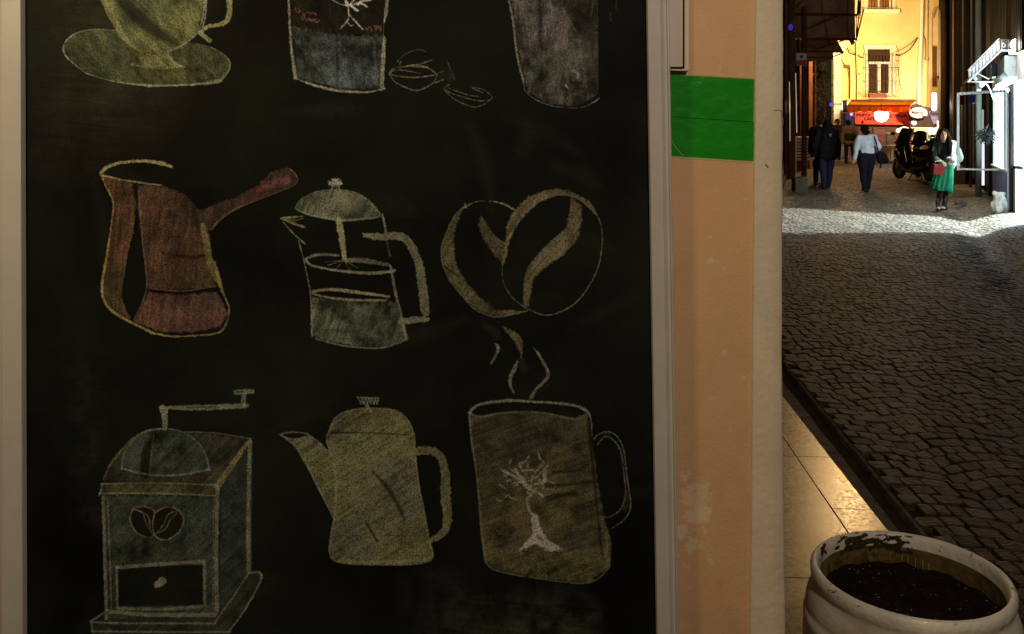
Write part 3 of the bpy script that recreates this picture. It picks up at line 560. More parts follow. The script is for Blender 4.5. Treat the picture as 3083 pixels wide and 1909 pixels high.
dx = mathn('MULTIPLY', mathn('SUBTRACT', sx.outputs[0], cx_), 17); dz = mathn('MULTIPLY', mathn('SUBTRACT', sx.outputs[2], cz_), 5.2)
rr = mathn('ADD', mathn('MULTIPLY', dx, dx), mathn('MULTIPLY', dz, dz))
win = mathn('SUBTRACT', 1.0, rr, True)
msk = mathn('MULTIPLY', mathn('SUBTRACT', mathn('ADD', mathn('MULTIPLY', win, .24), n.outputs[0]), .635), 14, True)
mx = N.new('ShaderNodeMix'); mx.data_type = 'RGBA'; L.new(mathn('MULTIPLY', msk, .62), mx.inputs[0]); L.new(base_sock, mx.inputs[6]); mx.inputs[7].default_value = (.74, .66, .54, 1)
ng = N.new('ShaderNodeTexNoise'); ng.inputs['Scale'].default_value = 7; ng.inputs['Detail'].default_value = 8; ng.inputs['Roughness'].default_value = .7; L.new(tc.outputs['Object'], ng.inputs['Vector'])
low = mathn('MULTIPLY', mathn('SUBTRACT', 1.35, sx.outputs[2]), .8, True)      # old damp and dirt, stronger near the ground
gr_ = mathn('MULTIPLY', mathn('MULTIPLY', mathn('SUBTRACT', ng.outputs[0], .42), 3.2, True), mathn('ADD', mathn('MULTIPLY', low, .40), .10))
mg2 = N.new('ShaderNodeMix'); mg2.data_type = 'RGBA'; L.new(gr_, mg2.inputs[0]); L.new(mx.outputs[2], mg2.inputs[6]); mg2.inputs[7].default_value = (.34, .21, .11, 1); L.new(mg2.outputs[2], P_.inputs['Base Color'])
M_cream = mat('cream_corner_plaster', (.60, .555, .475), .55, .10, 7, .22, 60, col2=(.69, .635, .55))
nt = M_cream.node_tree; N2 = nt.nodes; L2_ = nt.links; src = N2['Principled BSDF'].inputs['Base Color'].links[0].from_socket
n3 = N2.new('ShaderNodeTexNoise'); n3.inputs['Scale'].default_value = 9; n3.inputs['Detail'].default_value = 9; n3.inputs['Roughness'].default_value = .75; n3.inputs['Distortion'].default_value = .8; mp3 = N2.new('ShaderNodeMapping'); mp3.inputs['Scale'].default_value = (2.2, 1, .8); L2_.new(N2['Texture Coordinate'].outputs['Object'], mp3.inputs[0]); L2_.new(mp3.outputs[0], n3.inputs['Vector'])
r3 = N2.new('ShaderNodeValToRGB'); r3.color_ramp.elements[0].position = .57; r3.color_ramp.elements[1].position = .72; r3.color_ramp.elements[0].color = (0, 0, 0, 1); r3.color_ramp.elements[1].color = (.55, .55, .55, 1); L2_.new(n3.outputs[0], r3.inputs[0])
m3 = N2.new('ShaderNodeMix'); m3.data_type = 'RGBA'; L2_.new(r3.outputs[0], m3.inputs[0]); L2_.new(src, m3.inputs[6]); m3.inputs[7].default_value = (.36, .28, .19, 1); L2_.new(m3.outputs[2], N2['Principled BSDF'].inputs['Base Color'])
M_tapeg = mat('green_tape', (.010, .235, .014), .28, .10, 8, .35, 30, spec=.5, col2=(.013, .27, .018))
M_yell = mat('ochre_wall', (.62, .36, .10), .6, .1, 5, .3, 60)
M_dark = mat('dark_gap', (.02, .016, .012), .8, .2, 20)
M_panel = mat('white_panel_plastic', (.60, .565, .55), .35, .04, 9)
cafe = thing('cafe_building', (gx(2150, YW), YW + .2, .12), 'corner cafe building with peach pillar and cream corner edge beside the chalkboard', 'building')
zt = 3.6
def pil(xa, xb, d, y0, y1, mt, name, bev=0):
    b = MB(); ys = np.linspace(y0, y1, 12); vs = []
    return b
# peach pillar face
b = MB(); b.prism([at(1950, yT - 900, YW) + Vector((0, .006, 0)), Vector((gx(1950, YW), YW + .006, .12)), Vector((gx(2262, YW), YW + .006, .12)), at(2282, yT - 900, YW) + Vector((0, .006, 0))], (0, .26, 0)); b.build('pillar', M_peach, cafe)
# cream corner trim, rounded front edges, slightly proud and uneven
b = MB(); rows = []; ys = np.linspace(-1400, 2601, 90)
for i, y in enumerate(ys):
    xl = 2275 - 16 * max(0, y) / 1909 - (0 if y > 0 else y * .008); xr = 2361 - 4 * min(1, max(0, y) / 1100) + (11 * ((y - 1100) / 800) if y > 1100 else 0)
    j = 1.3 * mnoise.noise(Vector((y * .011, 3, 0))) + .8 * mnoise.noise(Vector((y * .05, 9, 0))); k = 1.6 * mnoise.noise(Vector((y * .009, 31, 0))) + 1.1 * mnoise.noise(Vector((y * .04, 19, 0)))
    z = zz(y, YW)
    sec = [(gx(xl + j, YW), YW + .02), (gx(xl + j, YW), YW + .002), (gx(xl + j + 3, YW), YW - .001), (gx((xl + xr) / 2, YW), YW - .002), (gx(xr - 9 + k, YW), YW - .001), (gx(xr - 2 + k, YW), YW + .003), (gx(xr + k, YW), YW + .011), (gx(xr + k, YW), YW + .27), (gx(xr + k, YW) - .05, YW + .27)]
    rows.append([(a, c, z) for a, c in sec])
m_ = len(rows[0]); b.add([p for r in rows for p in r], [(i * m_ + k, i * m_ + k + 1, (i + 1) * m_ + k + 1, (i + 1) * m_ + k) for i in range(len(rows) - 1) for k in range(m_ - 1)])
b.build('corner_trim', M_cream, cafe, smooth=True, angle=50)
# wall behind the board and ochre wall at the far left
b = MB(); b.box(((gx(1950, YW) + -6) / 2, YW + .13, 1.86), (gx(1950, YW) + 6 - .004, .23, 3.48)); b.build('wall', M_yell, cafe)
# side wall and upper storey going back along the street
b = MB(); b.prism([(-6, YW + .28, .12), (.52, YW + .28, .12), (.64, 7.2, .12), (-6, 7.2, .12)], (0, 0, 5.9)); b.build('side_wall', M_peach, cafe)
# hairline crack, nail mark
b = MB(); cr = [(2330, 332), (2345, 331), (2353, 336), (2354, 348), (2358, 362), (2357, 380)]
for i in range(len(cr) - 1): b.bar(at(*cr[i], YW) + Vector((0, -.0022, 0)), at(*cr[i + 1], YW) + Vector((0, -.0022, 0)), .0012, .0006)
b.build('crack', mat('crack_shadow', (.22, .17, .12), .9), cafe); b = MB(); b.bar(at(2304, 494, YW) + Vector((0, -.003, 0)), at(2312, 504, YW) + Vector((0, -.003, 0)), .003, .001)
b.build('nail_mark', mat('nail_dark', (.10, .07, .05), .9), cafe)
# white panel let into the pillar, black sealant, cream edging
pn = thing('cover_panel', (gx(2030, YW), YW, 1.9), 'white cover panel with black sealed edge above the green tape', 'panel')
q = lambda x, y, dd=0: at(x, y, YW) - Vector((0, dd, 0))
def rr_poly(x0, x1, y0, y1, r, d):
    return [q(x0, y0, d), q(x0, y1, d), q(x1 - r, y1, d), q(x1 - r * .3, y1 - r * .3, d), q(x1, y1 - r, d), q(x1, y0, d)]
b = MB(); b.prism(rr_poly(1996, 2073, -600, 214, 7, -.005), (0, -.0075, 0)); b.build('edging', M_cream, pn, bevel=.0012)
b = MB(); b.prism(rr_poly(1998, 2060, -598, 207, 4, .0026), (0, -.0012, 0)); b.build('sealant', M_dark, pn)
b = MB(); b.prism(rr_poly(1999, 2054, -597, 202, 3, .0039), (0, -.0030, 0)); b.build('panel', M_panel, pn, bevel=.0008)
b = MB(); b.prism([q(2015, 212, .0), q(2015, 216, .0), q(2068, 217, .0), q(2068, 215, .0)], (0, -.0036, 0)); b.build('trim', M_dark, pn)
# green tape: two strips wrapped round the pillar, with a wrinkled right edge
tp_ = thing('green_tape', (gx(2140, YW), YW, 1.7), 'two overlapping strips of shiny green tape across the peach pillar', 'tape')
def tape(y0l, y0r, y1l, y1r, d, name):
    nx, ny = 44, 22; vs = []
    for j in range(ny + 1):
        for i in range(nx + 1):
            t = i / nx; s = j / ny; x = 2014 + t * (2272 - 2 * s - 2014); y = (y0l * (1 - t) + y0r * t) * (1 - s) + (y1l * (1 - t) + y1r * t) * s
            wr = max(0, (t - .93) / .07); e = .0012 * wr * abs(mnoise.noise(Vector((x * .07, y * .05, 2)))) + .0002 * mnoise.noise(Vector((x * .02, y * .03, 5)))
            vs.append(q(x, y, d + e))
    fs = [(j * (nx + 1) + i, (j + 1) * (nx + 1) + i, (j + 1) * (nx + 1) + i + 1, j * (nx + 1) + i + 1) for j in range(ny) for i in range(nx)]
    b = MB(); b.add(vs, fs); o = b.build(name, M_tapeg, tp_, smooth=True); md = o.modifiers.new('t', 'SOLIDIFY'); md.thickness = .00015; md.use_rim = False; return o
tape(224, 238.6, 351, 367, -.0052, 'strip'); tape(351, 367, 469, 485, -.0052, 'strip')
b = MB(); b.bar(at(2014, 351, YW) + Vector((0, .0047, 0)), at(2270, 367, YW) + Vector((0, .0047, 0)), .0010, .0004, up=(0, 1, 0)); b.build('seam', mat('tape_seam', (.004, .07, .006), .5), tp_)
M_glue = mat('glue_line', (.46, .48, .24), .4, .1)
for (xa, ya, xb, yb) in ((2014, 219, 2274, 236), (2014, 472.5, 2271, 488)): b = MB(); b.bar(q(xa, ya, -.0054), q(xb, yb, -.0054), .0028, .0005, up=(0, 1, 0)); b.build('glue_edge', M_glue, tp_)
b = MB(); b.tube([q(2015, 396, -.0042), q(2022, 420, -.0042), q(2036, 445, -.0042), (q(2058, 470, -.0042))], .0006, 5)
b.build('glue_edge', M_glue, tp_)
# assumed hanging lamps, added for the warm light on wall and pillar (out of the picture, above and left)
for (nm, loc, lb) in (('assumed_hanging_lamp', (0.75, -.6, 3.66), 'assumed warm white bulb lamp hanging out of view before the cafe wall'), ('assumed_hanging_lamp', (-1.35, .85, 2.42), 'assumed yellow bulb lamp hanging out of view at the left of the chalkboard')):
    t = thing(nm, loc, lb, 'lamp', 'assumed lamps before the cafe wall'); c = Vector(loc)
    b = MB(); b.lathe([(.02, .12), (.035, .10), (.05, .06), (.14, -.02), (.145, -.03), (.135, -.022), (.045, .055), (.02, .09)], c, 28); b.build('shade', M_dark, t, smooth=True)
    b = MB(); b.tube([c + Vector((0, 0, .11)), c + Vector((0, 0, 1.2))], .006, 6); b.build('cord', M_dark, t)

# ================================================================== terrace of stone tiles
M_tile = mat('terrace_tile', (.12, .09, .058),   .24, .3, 7, 0, 30, spec=.5, col2=(.34, .27, .19), stretch=(.7, 1.6, 1))
nt = M_tile.node_tree; n_ = nt.nodes.new('ShaderNodeTexNoise'); n_.inputs['Scale'].default_value = 60; n_.inputs['Detail'].default_value = 6; n_.inputs['Roughness'].default_value = .7; m_r = nt.nodes.new('ShaderNodeMapRange'); m_r.inputs[1].default_value = .3; m_r.inputs[2].default_value = .7; m_r.inputs[3].default_value = .18; m_r.inputs[4].default_value = .36
nt.links.new(nt.nodes['Texture Coordinate'].outputs['Object'], n_.inputs['Vector']); nt.links.new(n_.outputs[0], m_r.inputs[0]); nt.links.new(m_r.outputs[0], nt.nodes['Principled BSDF'].inputs['Roughness'])
M_grout = mat('tile_grout', (.05, .04, .03), .9, .2)
ZT = .12; sl_ = .0593; dn = math.hypot(1, sl_)
def tf(a, b_, z=0):  # a along the step, b_ across (0 at the edge, negative inward)
    d = Vector((sl_, 1, 0)) / dn; p = Vector((1, -sl_, 0)) / dn
    return Vector((1.233, 0, 0)) + d * a + p * b_ + Vector((0, 0, z))
terr = MB(); terr.prism([tf(-4, -6, 0), tf(-4, -.002, 0), tf(7.4, -.002, 0), tf(7.4, -6, 0)], (0, 0, ZT - .012)); terr = terr.build('terrace', M_grout); tag(terr, kind='structure')
def a_of(Y, b_): return (Y + b_ * sl_ / dn) * dn
tiles = []
a0 = 4.30 * dn
cols = [(-.155, 0.004, .58, 0)] + [(-.155 - .6 * (k + 1), -.155 - .6 * k, 1.16, (k % 2) * .58) for k in range(4)]
ti = 0
for (b0, b1, ln, off) in cols:
    k = -8
    while k < 12:
        s = a0 + off + k * ln; e = s + ln; k += 1
        if e > 7.35 or s < -3: continue
        g = .0022; jz = random.uniform(-.0006, .0006)
        b = MB(); b.prism([tf(s + g, b0 + g, ZT - .011), tf(s + g, b1 - g, ZT - .011), tf(e - g, b1 - g, ZT - .011), tf(e - g, b0 + g, ZT - .011)], (0, 0, .011 + jz)); o = b.build('tile', M_tile, terr, bevel=.0012); ti += 1

# ================================================================== planter
PC = Vector((1.030, 2.376, .53))
M_pot = mat('planter_paint', (.62, .61, .55), .5, .2, 7, .22, 34, col2=(.80, .79, .75), stretch=(1, 1, 4), spec=.45, coat=.12)
def chips(m, thr, sc_, dark=(.045, .032, .022), grime=None, gl=0):
    nt = m.node_tree; N = nt.nodes; L = nt.links; p = N['Principled BSDF']; src = p.inputs['Base Color'].links[0].from_socket
    tc = N.new('ShaderNodeTexCoord'); n = N.new('ShaderNodeTexNoise'); n.inputs['Scale'].default_value = sc_; n.inputs['Detail'].default_value = 7; n.inputs['Roughness'].default_value = .72; n.inputs['Distortion'].default_value = .6; L.new(tc.outputs['Object'], n.inputs['Vector'])
    r = N.new('ShaderNodeValToRGB'); r.color_ramp.elements[0].position = thr; r.color_ramp.elements[1].position = thr + .012; r.color_ramp.elements[0].color = (0, 0, 0, 1); L.new(n.outputs[0], r.inputs[0])
    if grime:
        g = N.new('ShaderNodeTexNoise'); g.inputs['Scale'].default_value = 3.2; g.inputs['Detail'].default_value = 6; mp = N.new('ShaderNodeMapping'); mp.inputs['Location'].default_value = (3.1, 1.7, 0); mp.inputs['Scale'].default_value = (1, 1, 2.2); L.new(tc.outputs['Object'], mp.inputs[0]); L.new(mp.outputs[0], g.inputs['Vector'])
        gr = N.new('ShaderNodeValToRGB'); gr.color_ramp.elements[0].position = .47; gr.color_ramp.elements[1].position = .66; gr.color_ramp.elements[0].color = (0, 0, 0, 1); gr.color_ramp.elements[1].color = (gl, gl, gl, 1); L.new(g.outputs[0], gr.inputs[0])
        mg_ = N.new('ShaderNodeMix'); mg_.data_type = 'RGBA'; L.new(gr.outputs[0], mg_.inputs[0]); L.new(src, mg_.inputs[6]); mg_.inputs[7].default_value = (*grime, 1); src = mg_.outputs[2]
    mx = N.new('ShaderNodeMix'); mx.data_type = 'RGBA'; L.new(r.outputs[0], mx.inputs[0]); L.new(src, mx.inputs[6]); mx.inputs[7].default_value = (*dark, 1); L.new(mx.outputs[2], p.inputs['Base Color'])
chips(M_pot, .71, 24, grime=(.22, .19, .07), gl=.75)
M_lip = mat('planter_lip_paint', (.70, .70, .64), .42, .15, 16, .4, 60, col2=(.80, .80, .76), spec=.5, coat=.2); chips(M_lip, .625, 26)
M_in = mat('planter_inside', (.09, .062, .022), .75, .35, 9, .5, 40, col2=(.24, .19, .08))
pot = thing('planter', (PC.x, PC.y, ZT), 'round white painted planter with peeling rim, filled with dark soil', 'planter')
def wob(o, amp, f=3.):
    for v in o.data.vertices:
        n_ = mnoise.noise(v.co * f); v.co += Vector((v.co.x, v.co.y, 0)).normalized() * amp * n_
    return o
prof = [(.19, -.408), (.205, -.405), (.212, -.395), (.232, -.34), (.247, -.29), (.254, -.262), (.252, -.252), (.258, -.242), (.263, -.225), (.266, -.2), (.2665, -.18), (.264, -.168), (.259, -.160), (.260, -.152), (.265, -.142), (.265, -.128), (.2615, -.116), (.257, -.110), (.2585, -.102), (.2585, -.094), (.254, -.078), (.248, -.064), (.2415, -.052), (.2385, -.046), (.2395, -.040)]
b = MB(); b.lathe(prof, PC, 96); wob(b.build('body', M_pot, pot, smooth=True), .0022)
b = MB(); b.lathe([(.2395, -.040), (.2435, -.033), (.2465, -.022), (.246, -.010), (.242, -.002), (.236, .0015), (.2295, -.001), (.2255, -.008), (.2235, -.022), (.222, -.034)], PC, 96); wob(b.build('rim', M_lip, pot, smooth=True), .0022)
b = MB(); b.lathe([(.222, -.034), (.221, -.05), (.219, -.075), (.2175, -.105), (.216, -.14)], PC, 96); wob(b.build('inner_wall', M_in, pot, smooth=True), .0022)
# bare patch where the paint came off at the back of the rim, ragged outline
M_bare = mat('bare_clay', (.050, .034, .020), .8, .4, 30, .4, 60)
def patch(a0, a1, zlo, zhi, seed, mt, name, rr_=.0015):
    nA, nZ = 200, 40; vs = []; keep = []
    def prof_r(z):
        pts = [(.2435, -.0015), (.236, .0015), (.2295, -.001), (.2255, -.008), (.2235, -.022), (.222, -.034), (.221, -.05), (.219, -.075), (.2175, -.105)]
        L_ = z * (len(pts) - 1); i = min(int(L_), len(pts) - 2); f = L_ - i; return (pts[i][0] * (1 - f) + pts[i + 1][0] * f, pts[i][1] * (1 - f) + pts[i + 1][1] * f)
    for j in range(nZ + 1):
        for i in range(nA + 1):
            a = a0 + (a1 - a0) * i / nA; s = zlo + (zhi - zlo) * j / nZ; r_, z_ = prof_r(s); r_ -= rr_; z_ += rr_ * (1 if s < .3 else .2)
            base = Vector((math.cos(a) * r_, math.sin(a) * r_, z_)); w_ = mnoise.noise(Vector((math.cos(a) * .24, math.sin(a) * .24, .0)) * 3.) * .0022
            vs.append(PC + base + Vector((math.cos(a), math.sin(a), 0)) * w_)
            e = min(i / nA, 1 - i / nA) * 5; f2 = min(j / nZ, 1 - j / nZ) * 4
            keep.append(min(e, f2, 1) + 1.15 * mnoise.noise(Vector((a * 9, s * 9, seed))) + .35 * mnoise.noise(Vector((a * 40, s * 34, seed))) > .74)
    fs = [(j * (nA + 1) + i, j * (nA + 1) + i + 1, (j + 1) * (nA + 1) + i + 1, (j + 1) * (nA + 1) + i) for j in range(nZ) for i in range(nA) if keep[j * (nA + 1) + i]]
    b = MB(); b.add(vs, fs); b.build(name, mt, pot, smooth=True, fix=False)
patch(R(62), R(128), .22, .80, 4, M_bare, 'bare_patch'); patch(R(136), R(150), .15, .6, 9, M_bare, 'bare_patch'); patch(R(20), R(150), .74, .98, 14, mat('damp_stain', (.10, .062, .02), .7, .4, 20), 'damp_stain', .0012)
# white drips down the inside
M_drip = mat('drip_paint', (.30, .24, .19), .4, .1)
for a_, l0, l1 in ((97, .040, .055), (91, .044, .060), (85, .048, .060), (80, .046, .086), (72, .052, .085), (68, .054, .093), (63, .058, .098), (58, .060, .090), (54, .064, .104)):
    a_ = R(a_); p = [PC + Vector((math.cos(a_) * rr, math.sin(a_) * rr, -z_)) for rr, z_ in ((.2185 , l0), (.2165, (l0 + l1) / 2), (.2150, l1))]; b = MB(); b.tube(p, [.0007, .0012, .0014], 6); b.build('paint_drip', M_drip, pot, smooth=True)
M_soil = mat('potting_soil', (.008, .006, .005), .8, .5, 60, .9, 120, col2=(.024, .018, .014))
b = MB(); rings = 22; seg = 72; vs = [PC + Vector((0, 0, -.078))]
for i in range(1, rings + 1):
    for k in range(seg):
        r_ = .2168 * i / rings; a_ = 2 * math.pi * k / seg; x, y = r_ * math.cos(a_), r_ * math.sin(a_)
        vs.append(PC + Vector((x, y, -.078 + .011 * mnoise.noise(Vector((x * 22, y * 22, 1))) + .006 * mnoise.noise(Vector((x * 70, y * 70, 4))))))
fs = [(0, 1 + k, 1 + (k + 1) % seg) for k in range(seg)] + [(1 + (i - 1) * seg + k, 1 + i * seg + k, 1 + i * seg + (k + 1) % seg, 1 + (i - 1) * seg + (k + 1) % seg) for i in range(1, rings) for k in range(seg)]
b.add(vs, fs); b.build('soil', M_soil, pot, smooth=True)
b = MB(); rr0 = random.Random(11)
for i in range(700):
    a_ = rr0.uniform(0, 6.283); r_ = .208 * math.sqrt(rr0.random()); x, y = r_ * math.cos(a_), r_ * math.sin(a_); s = rr0.choice((.0012, .0018, .0025, .0035)) * rr0.uniform(.6, 1.2)
    c = PC + Vector((x, y, -.078 + .011 * mnoise.noise(Vector((x * 22, y * 22, 1))) + s * .4)); M_ = Matrix.Rotation(rr0.uniform(0, 6), 3, 'Z') @ Matrix.Rotation(rr0.uniform(0, 1), 3, 'X')
    V = [c + M_ @ Vector(v) * s for v in ((1.3, 0, 0), (-1.3, 0, 0), (0, .8, 0), (0, -.8, 0), (0, 0, .7), (0, 0, -.7))]
    b.add(V, [(0, 2, 4), (2, 1, 4), (1, 3, 4), (3, 0, 4), (2, 0, 5), (1, 2, 5), (3, 1, 5), (0, 3, 5)], 1 if rr0.random() < .16 else 0)
o = b.build('soil_crumbs', [mat('soil_crumb', (.012, .009, .007), .8, .3), mat('pale_crumb', (.20, .17, .14), .7, .3)], pot); tag(o, kind='stuff')

# ================================================================== street
def XL(Y): return 1.398 + .0778 * Y if Y < 6.3 else (1.888 + .25 * (Y - 6.3) if Y < 14 else (3.813 + .33 * (Y - 14) if Y < 27.3 else 8.2 + .46 * (Y - 27.3)))
def XG(Y): return 5.14 + .4 * (Y - 9.2) if Y > 9.2 else 5.14 + .25 * (Y - 9.2)
def XW(Y): return 2.02 + .416 * Y
def GZ(X, Y):
    d = X - XG(Y); z = -.065 * math.exp(-(d / .30) ** 2)
    if d > 0: z += .13 * (1 - math.exp(-(d / .55) ** 2)) * (1 if Y < 20 else max(.2, 1 - (Y - 20) / 6))
    return z + .012 * mnoise.noise(Vector((X * .5, Y * .5, 0)))
M_cob = bpy.data.materials.new('cobble_stone'); M_cob.use_nodes = True
nt = M_cob.node_tree; N = nt.nodes; L = nt.links; P_ = N['Principled BSDF']; tc = N.new('ShaderNodeTexCoord')
at_ = N.new('ShaderNodeAttribute'); at_.attribute_name = 'shade'
n = N.new('ShaderNodeTexNoise'); n.inputs['Scale'].default_value = 28; n.inputs['Detail'].default_value = 5; L.new(tc.outputs['Object'], n.inputs['Vector'])
r = N.new('ShaderNodeValToRGB'); L.new(n.outputs[0], r.inputs[0]); r.color_ramp.elements[0].position = .3; r.color_ramp.elements[1].position = .7; r.color_ramp.elements[0].color = (.078, .061, .043, 1); r.color_ramp.elements[1].color = (.175, .140, .102, 1)
mx = N.new('ShaderNodeMix'); mx.data_type = 'RGBA'; mx.blend_type = 'MULTIPLY'; mx.inputs[0].default_value = 1; L.new(r.outputs[0], mx.inputs[6]); L.new(at_.outputs['Color'], mx.inputs[7]); L.new(mx.outputs[2], P_.inputs['Base Color'])
P_.inputs['Roughness'].default_value = .62; P_.inputs['Specular IOR Level'].default_value = .11
n2 = N.new('ShaderNodeTexNoise'); n2.inputs['Scale'].default_value = 95; n2.inputs['Detail'].default_value = 5; mp = N.new('ShaderNodeMapping'); mp.inputs['Scale'].default_value = (.35, 1, 1); L.new(tc.outputs['Object'], mp.inputs[0]); L.new(mp.outputs[0], n2.inputs['Vector'])
bp_ = N.new('ShaderNodeBump'); bp_.inputs['Strength'].default_value = .9; bp_.inputs['Distance'].default_value = .03; L.new(n2.outputs[0], bp_.inputs['Height']); L.new(bp_.outputs[0], P_.inputs['Normal'])
M_joint = mat('joint_dirt', (.048, .038, .028), .95, .3, 10, .5, 50)
# ground sheet: follows the street, reaches far beyond
b = MB(); Ys = [-6, -2, 0] + [i * .5 for i in range(1, 90)] + [46, 50, 60, 120]; Ks = [-40, -6, -1.5, -.4] + [None] * 30 + [1.5, 40]
vs = []; W2 = 36
for Y in Ys:
    xl = XL(Y); xr = XW(Y) + .5
    xs = [xl - 60, xl - 8, xl - 1.5] + [xl + (xr - xl) * i / 30 for i in range(31)] + [xr + 8, xr + 60]
    for X in xs: vs.append((X, Y, -.034 + (GZ(X, Y) if xl - .001 < X < xr + .001 else (-.06 if X < xl else .1))))
nX = len(xs); fs = [(j * nX + i, j * nX + i + 1, (j + 1) * nX + i + 1, (j + 1) * nX + i) for j in range(len(Ys) - 1) for i in range(nX - 1)]
b.add(vs, fs); street = b.build('cobbled_street', M_joint, smooth=True); tag(street, kind='structure')
r1 = random.Random(5)
def rowY(r_, X): 
    ph = X / 1.15 + .35 * math.sin(r_ * .013); f = abs(ph - round(ph)) * 2
    return r_ * .105 + .10 * (1 - (2 * f - 1) ** 2) * .9 + .022 * mnoise.noise(Vector((X * 3.1, r_ * .37, 7))) + .12 * mnoise.noise(Vector((X * .35, r_ * .03, 3)))
stones = []
for r_ in range(12, 332):
    Yc = r_ * .105; xl = XL(Yc) + .02; xr = min(XW(Yc) + .05, Yc * .62 + .4 if Yc < 9 else 1e9)
    x = xl + r1.uniform(0, .06) if r_ % 2 else xl + r1.uniform(-.06, 0)
    x = max(x, xl)
    while x < xr:
        wd = r1.uniform(.060, .118); big = r1.random() < .05
        if big: wd *= 1.35
        x2 = x + wd; g = r1.uniform(.002, .006); xm = (x + x2) / 2
        j = lambda s_=.006: r1.uniform(-s_, s_)
        bot = [(x + g + j(), 0), (xm + j(), 0), (x2 - g + j(), 0)]; top = [(x2 - g + j(), 1), (xm + j(), 1), (x + g + j(), 1)]
        ring = []
        for (X, t) in bot + top:
            Y = rowY(r_ + t, X) + (g if t == 0 else -g) + j(.004); ring.append((X, Y))
        # cut the four corners
        def cut(a, p_, c, k): return [(p_[0] + (a[0] - p_[0]) * k, p_[1] + (a[1] - p_[1]) * k), (p_[0] + (c[0] - p_[0]) * k, p_[1] + (c[1] - p_[1]) * k)]
        k = r1.uniform(.10, .24); R_ = []
        for i, p_ in enumerate(ring):
            if i in (1, 4): R_.append(p_)
            else: R_ += cut(ring[i - 1], p_, ring[(i + 1) % 6], k if i in (0, 2) else r1.uniform(.10, .24))
        stones.append((R_, r_)); x = x2
def stone_mesh(R_, r_):
    cx0 = sum(p[0] for p in R_) / len(R_); cy0 = sum(p[1] for p in R_) / len(R_); gz = GZ(cx0, cy0); sxx = (GZ(cx0 + .05, cy0) - GZ(cx0 - .05, cy0)) / .1
    rn = random.Random(int(cx0 * 977 + cy0 * 7919)); h = rn.uniform(-.0045, .0035); tx = rn.uniform(-.035, .035); ty = rn.uniform(-.035, .035); sh = rn.uniform(.60, 1.2) * (1.35 if rn.random() < .04 else 1); wm = rn.uniform(-.08, .08)
    n = len(R_); vs = []
    ins = rn.uniform(.91, .96)
    for (kk, dz) in ((1, -.036), (.997, -.006), (ins, -.001)):
        for X, Y in R_:
            XX = cx0 + (X - cx0) * kk; YY = cy0 + (Y - cy0) * kk; vs.append((XX, YY, gz + h + dz + (tx + sxx) * (XX - cx0) + ty * (YY - cy0)))
    vs.append((cx0, cy0, gz + h + .0015))
    fs = [(a * n + i, a * n + (i + 1) % n, (a + 1) * n + (i + 1) % n, (a + 1) * n + i) for a in range(2) for i in range(n)] + [(2 * n + i, 2 * n + (i + 1) % n, 3 * n) for i in range(n)]
    return vs, fs, (sh * (1 + wm), sh, sh * (1 - wm), 1)
def vis_area(s):
    R_, r_ = s; X = sum(p[0] for p in R_) / len(R_); Y = sum(p[1] for p in R_) / len(R_)
    px = CX + X / Y * F; py = HY + 1.7 / Y * F
    if px < 2366 or px > 3078 or py > 1905: return 0
    if ((px - 2743) / 325) ** 2 + ((py - 1810) / 225) ** 2 < 1: return 0
    return 1 / Y ** 3
order = sorted(range(len(stones)), key=lambda i: -vis_area(stones[i])); near = set(order[:298])
def set_shade(me, cols):
    a = me.attributes.new('shade', 'FLOAT_COLOR', 'POINT'); a.data.foreach_set('color', np.array(cols, 'f').ravel())
V = []; Fc = []; Cl = []
for i, s in enumerate(stones):
    vs, fs, c = stone_mesh(*s)
    if i in near:
        me = bpy.data.meshes.new('cobblestone'); me.from_pydata(vs, [], fs); set_shade(me, [c] * len(vs)); link_mesh('cobblestone', me, M_cob, street, False)
    else:
        bb = len(V); V += vs; Fc += [tuple(bb + q_ for q_ in f) for f in fs]; Cl += [c] * len(vs)
me = bpy.data.meshes.new('cobblestones'); me.from_pydata(V, [], Fc); set_shade(me, Cl); o = link_mesh('cobblestones', me, M_cob, street, False); tag(o, kind='stuff')
# concrete gutter between step and cobbles
M_conc = mat('gutter_concrete', (.075, .065, .050), .85, .35, 11, .5, 30, col2=(.25, .22, .165))
def edgeX(Y): return 1.233 + .0593 * Y
secs = [(0, -.03), (.0, .004), (.05, .006), (.45, -.006), (.62, -.012), (.70, -.045), (.90, -.048), (.935, -.004), (.985, .002), (1.0, -.02)]
vs = []; Yg = [i * .12 for i in range(-8, 60)]
for Y in Yg:
    a_ = edgeX(Y) + .003; c_ = XL(Y) + .01
    for t, z in secs: vs.append((a_ + (c_ - a_) * t + .006 * mnoise.noise(Vector((Y * 3, t * 5, 1))), Y, z + .006 * mnoise.noise(Vector((Y * 4, t * 4, 8)))))
nX = len(secs); b = MB(); b.add(vs, [(j * nX + i, j * nX + i + 1, (j + 1) * nX + i + 1, (j + 1) * nX + i) for j in range(len(Yg) - 1) for i in range(nX - 1)])
o = b.build('gutter', M_conc, smooth=True, angle=40); tag(o, kind='structure')
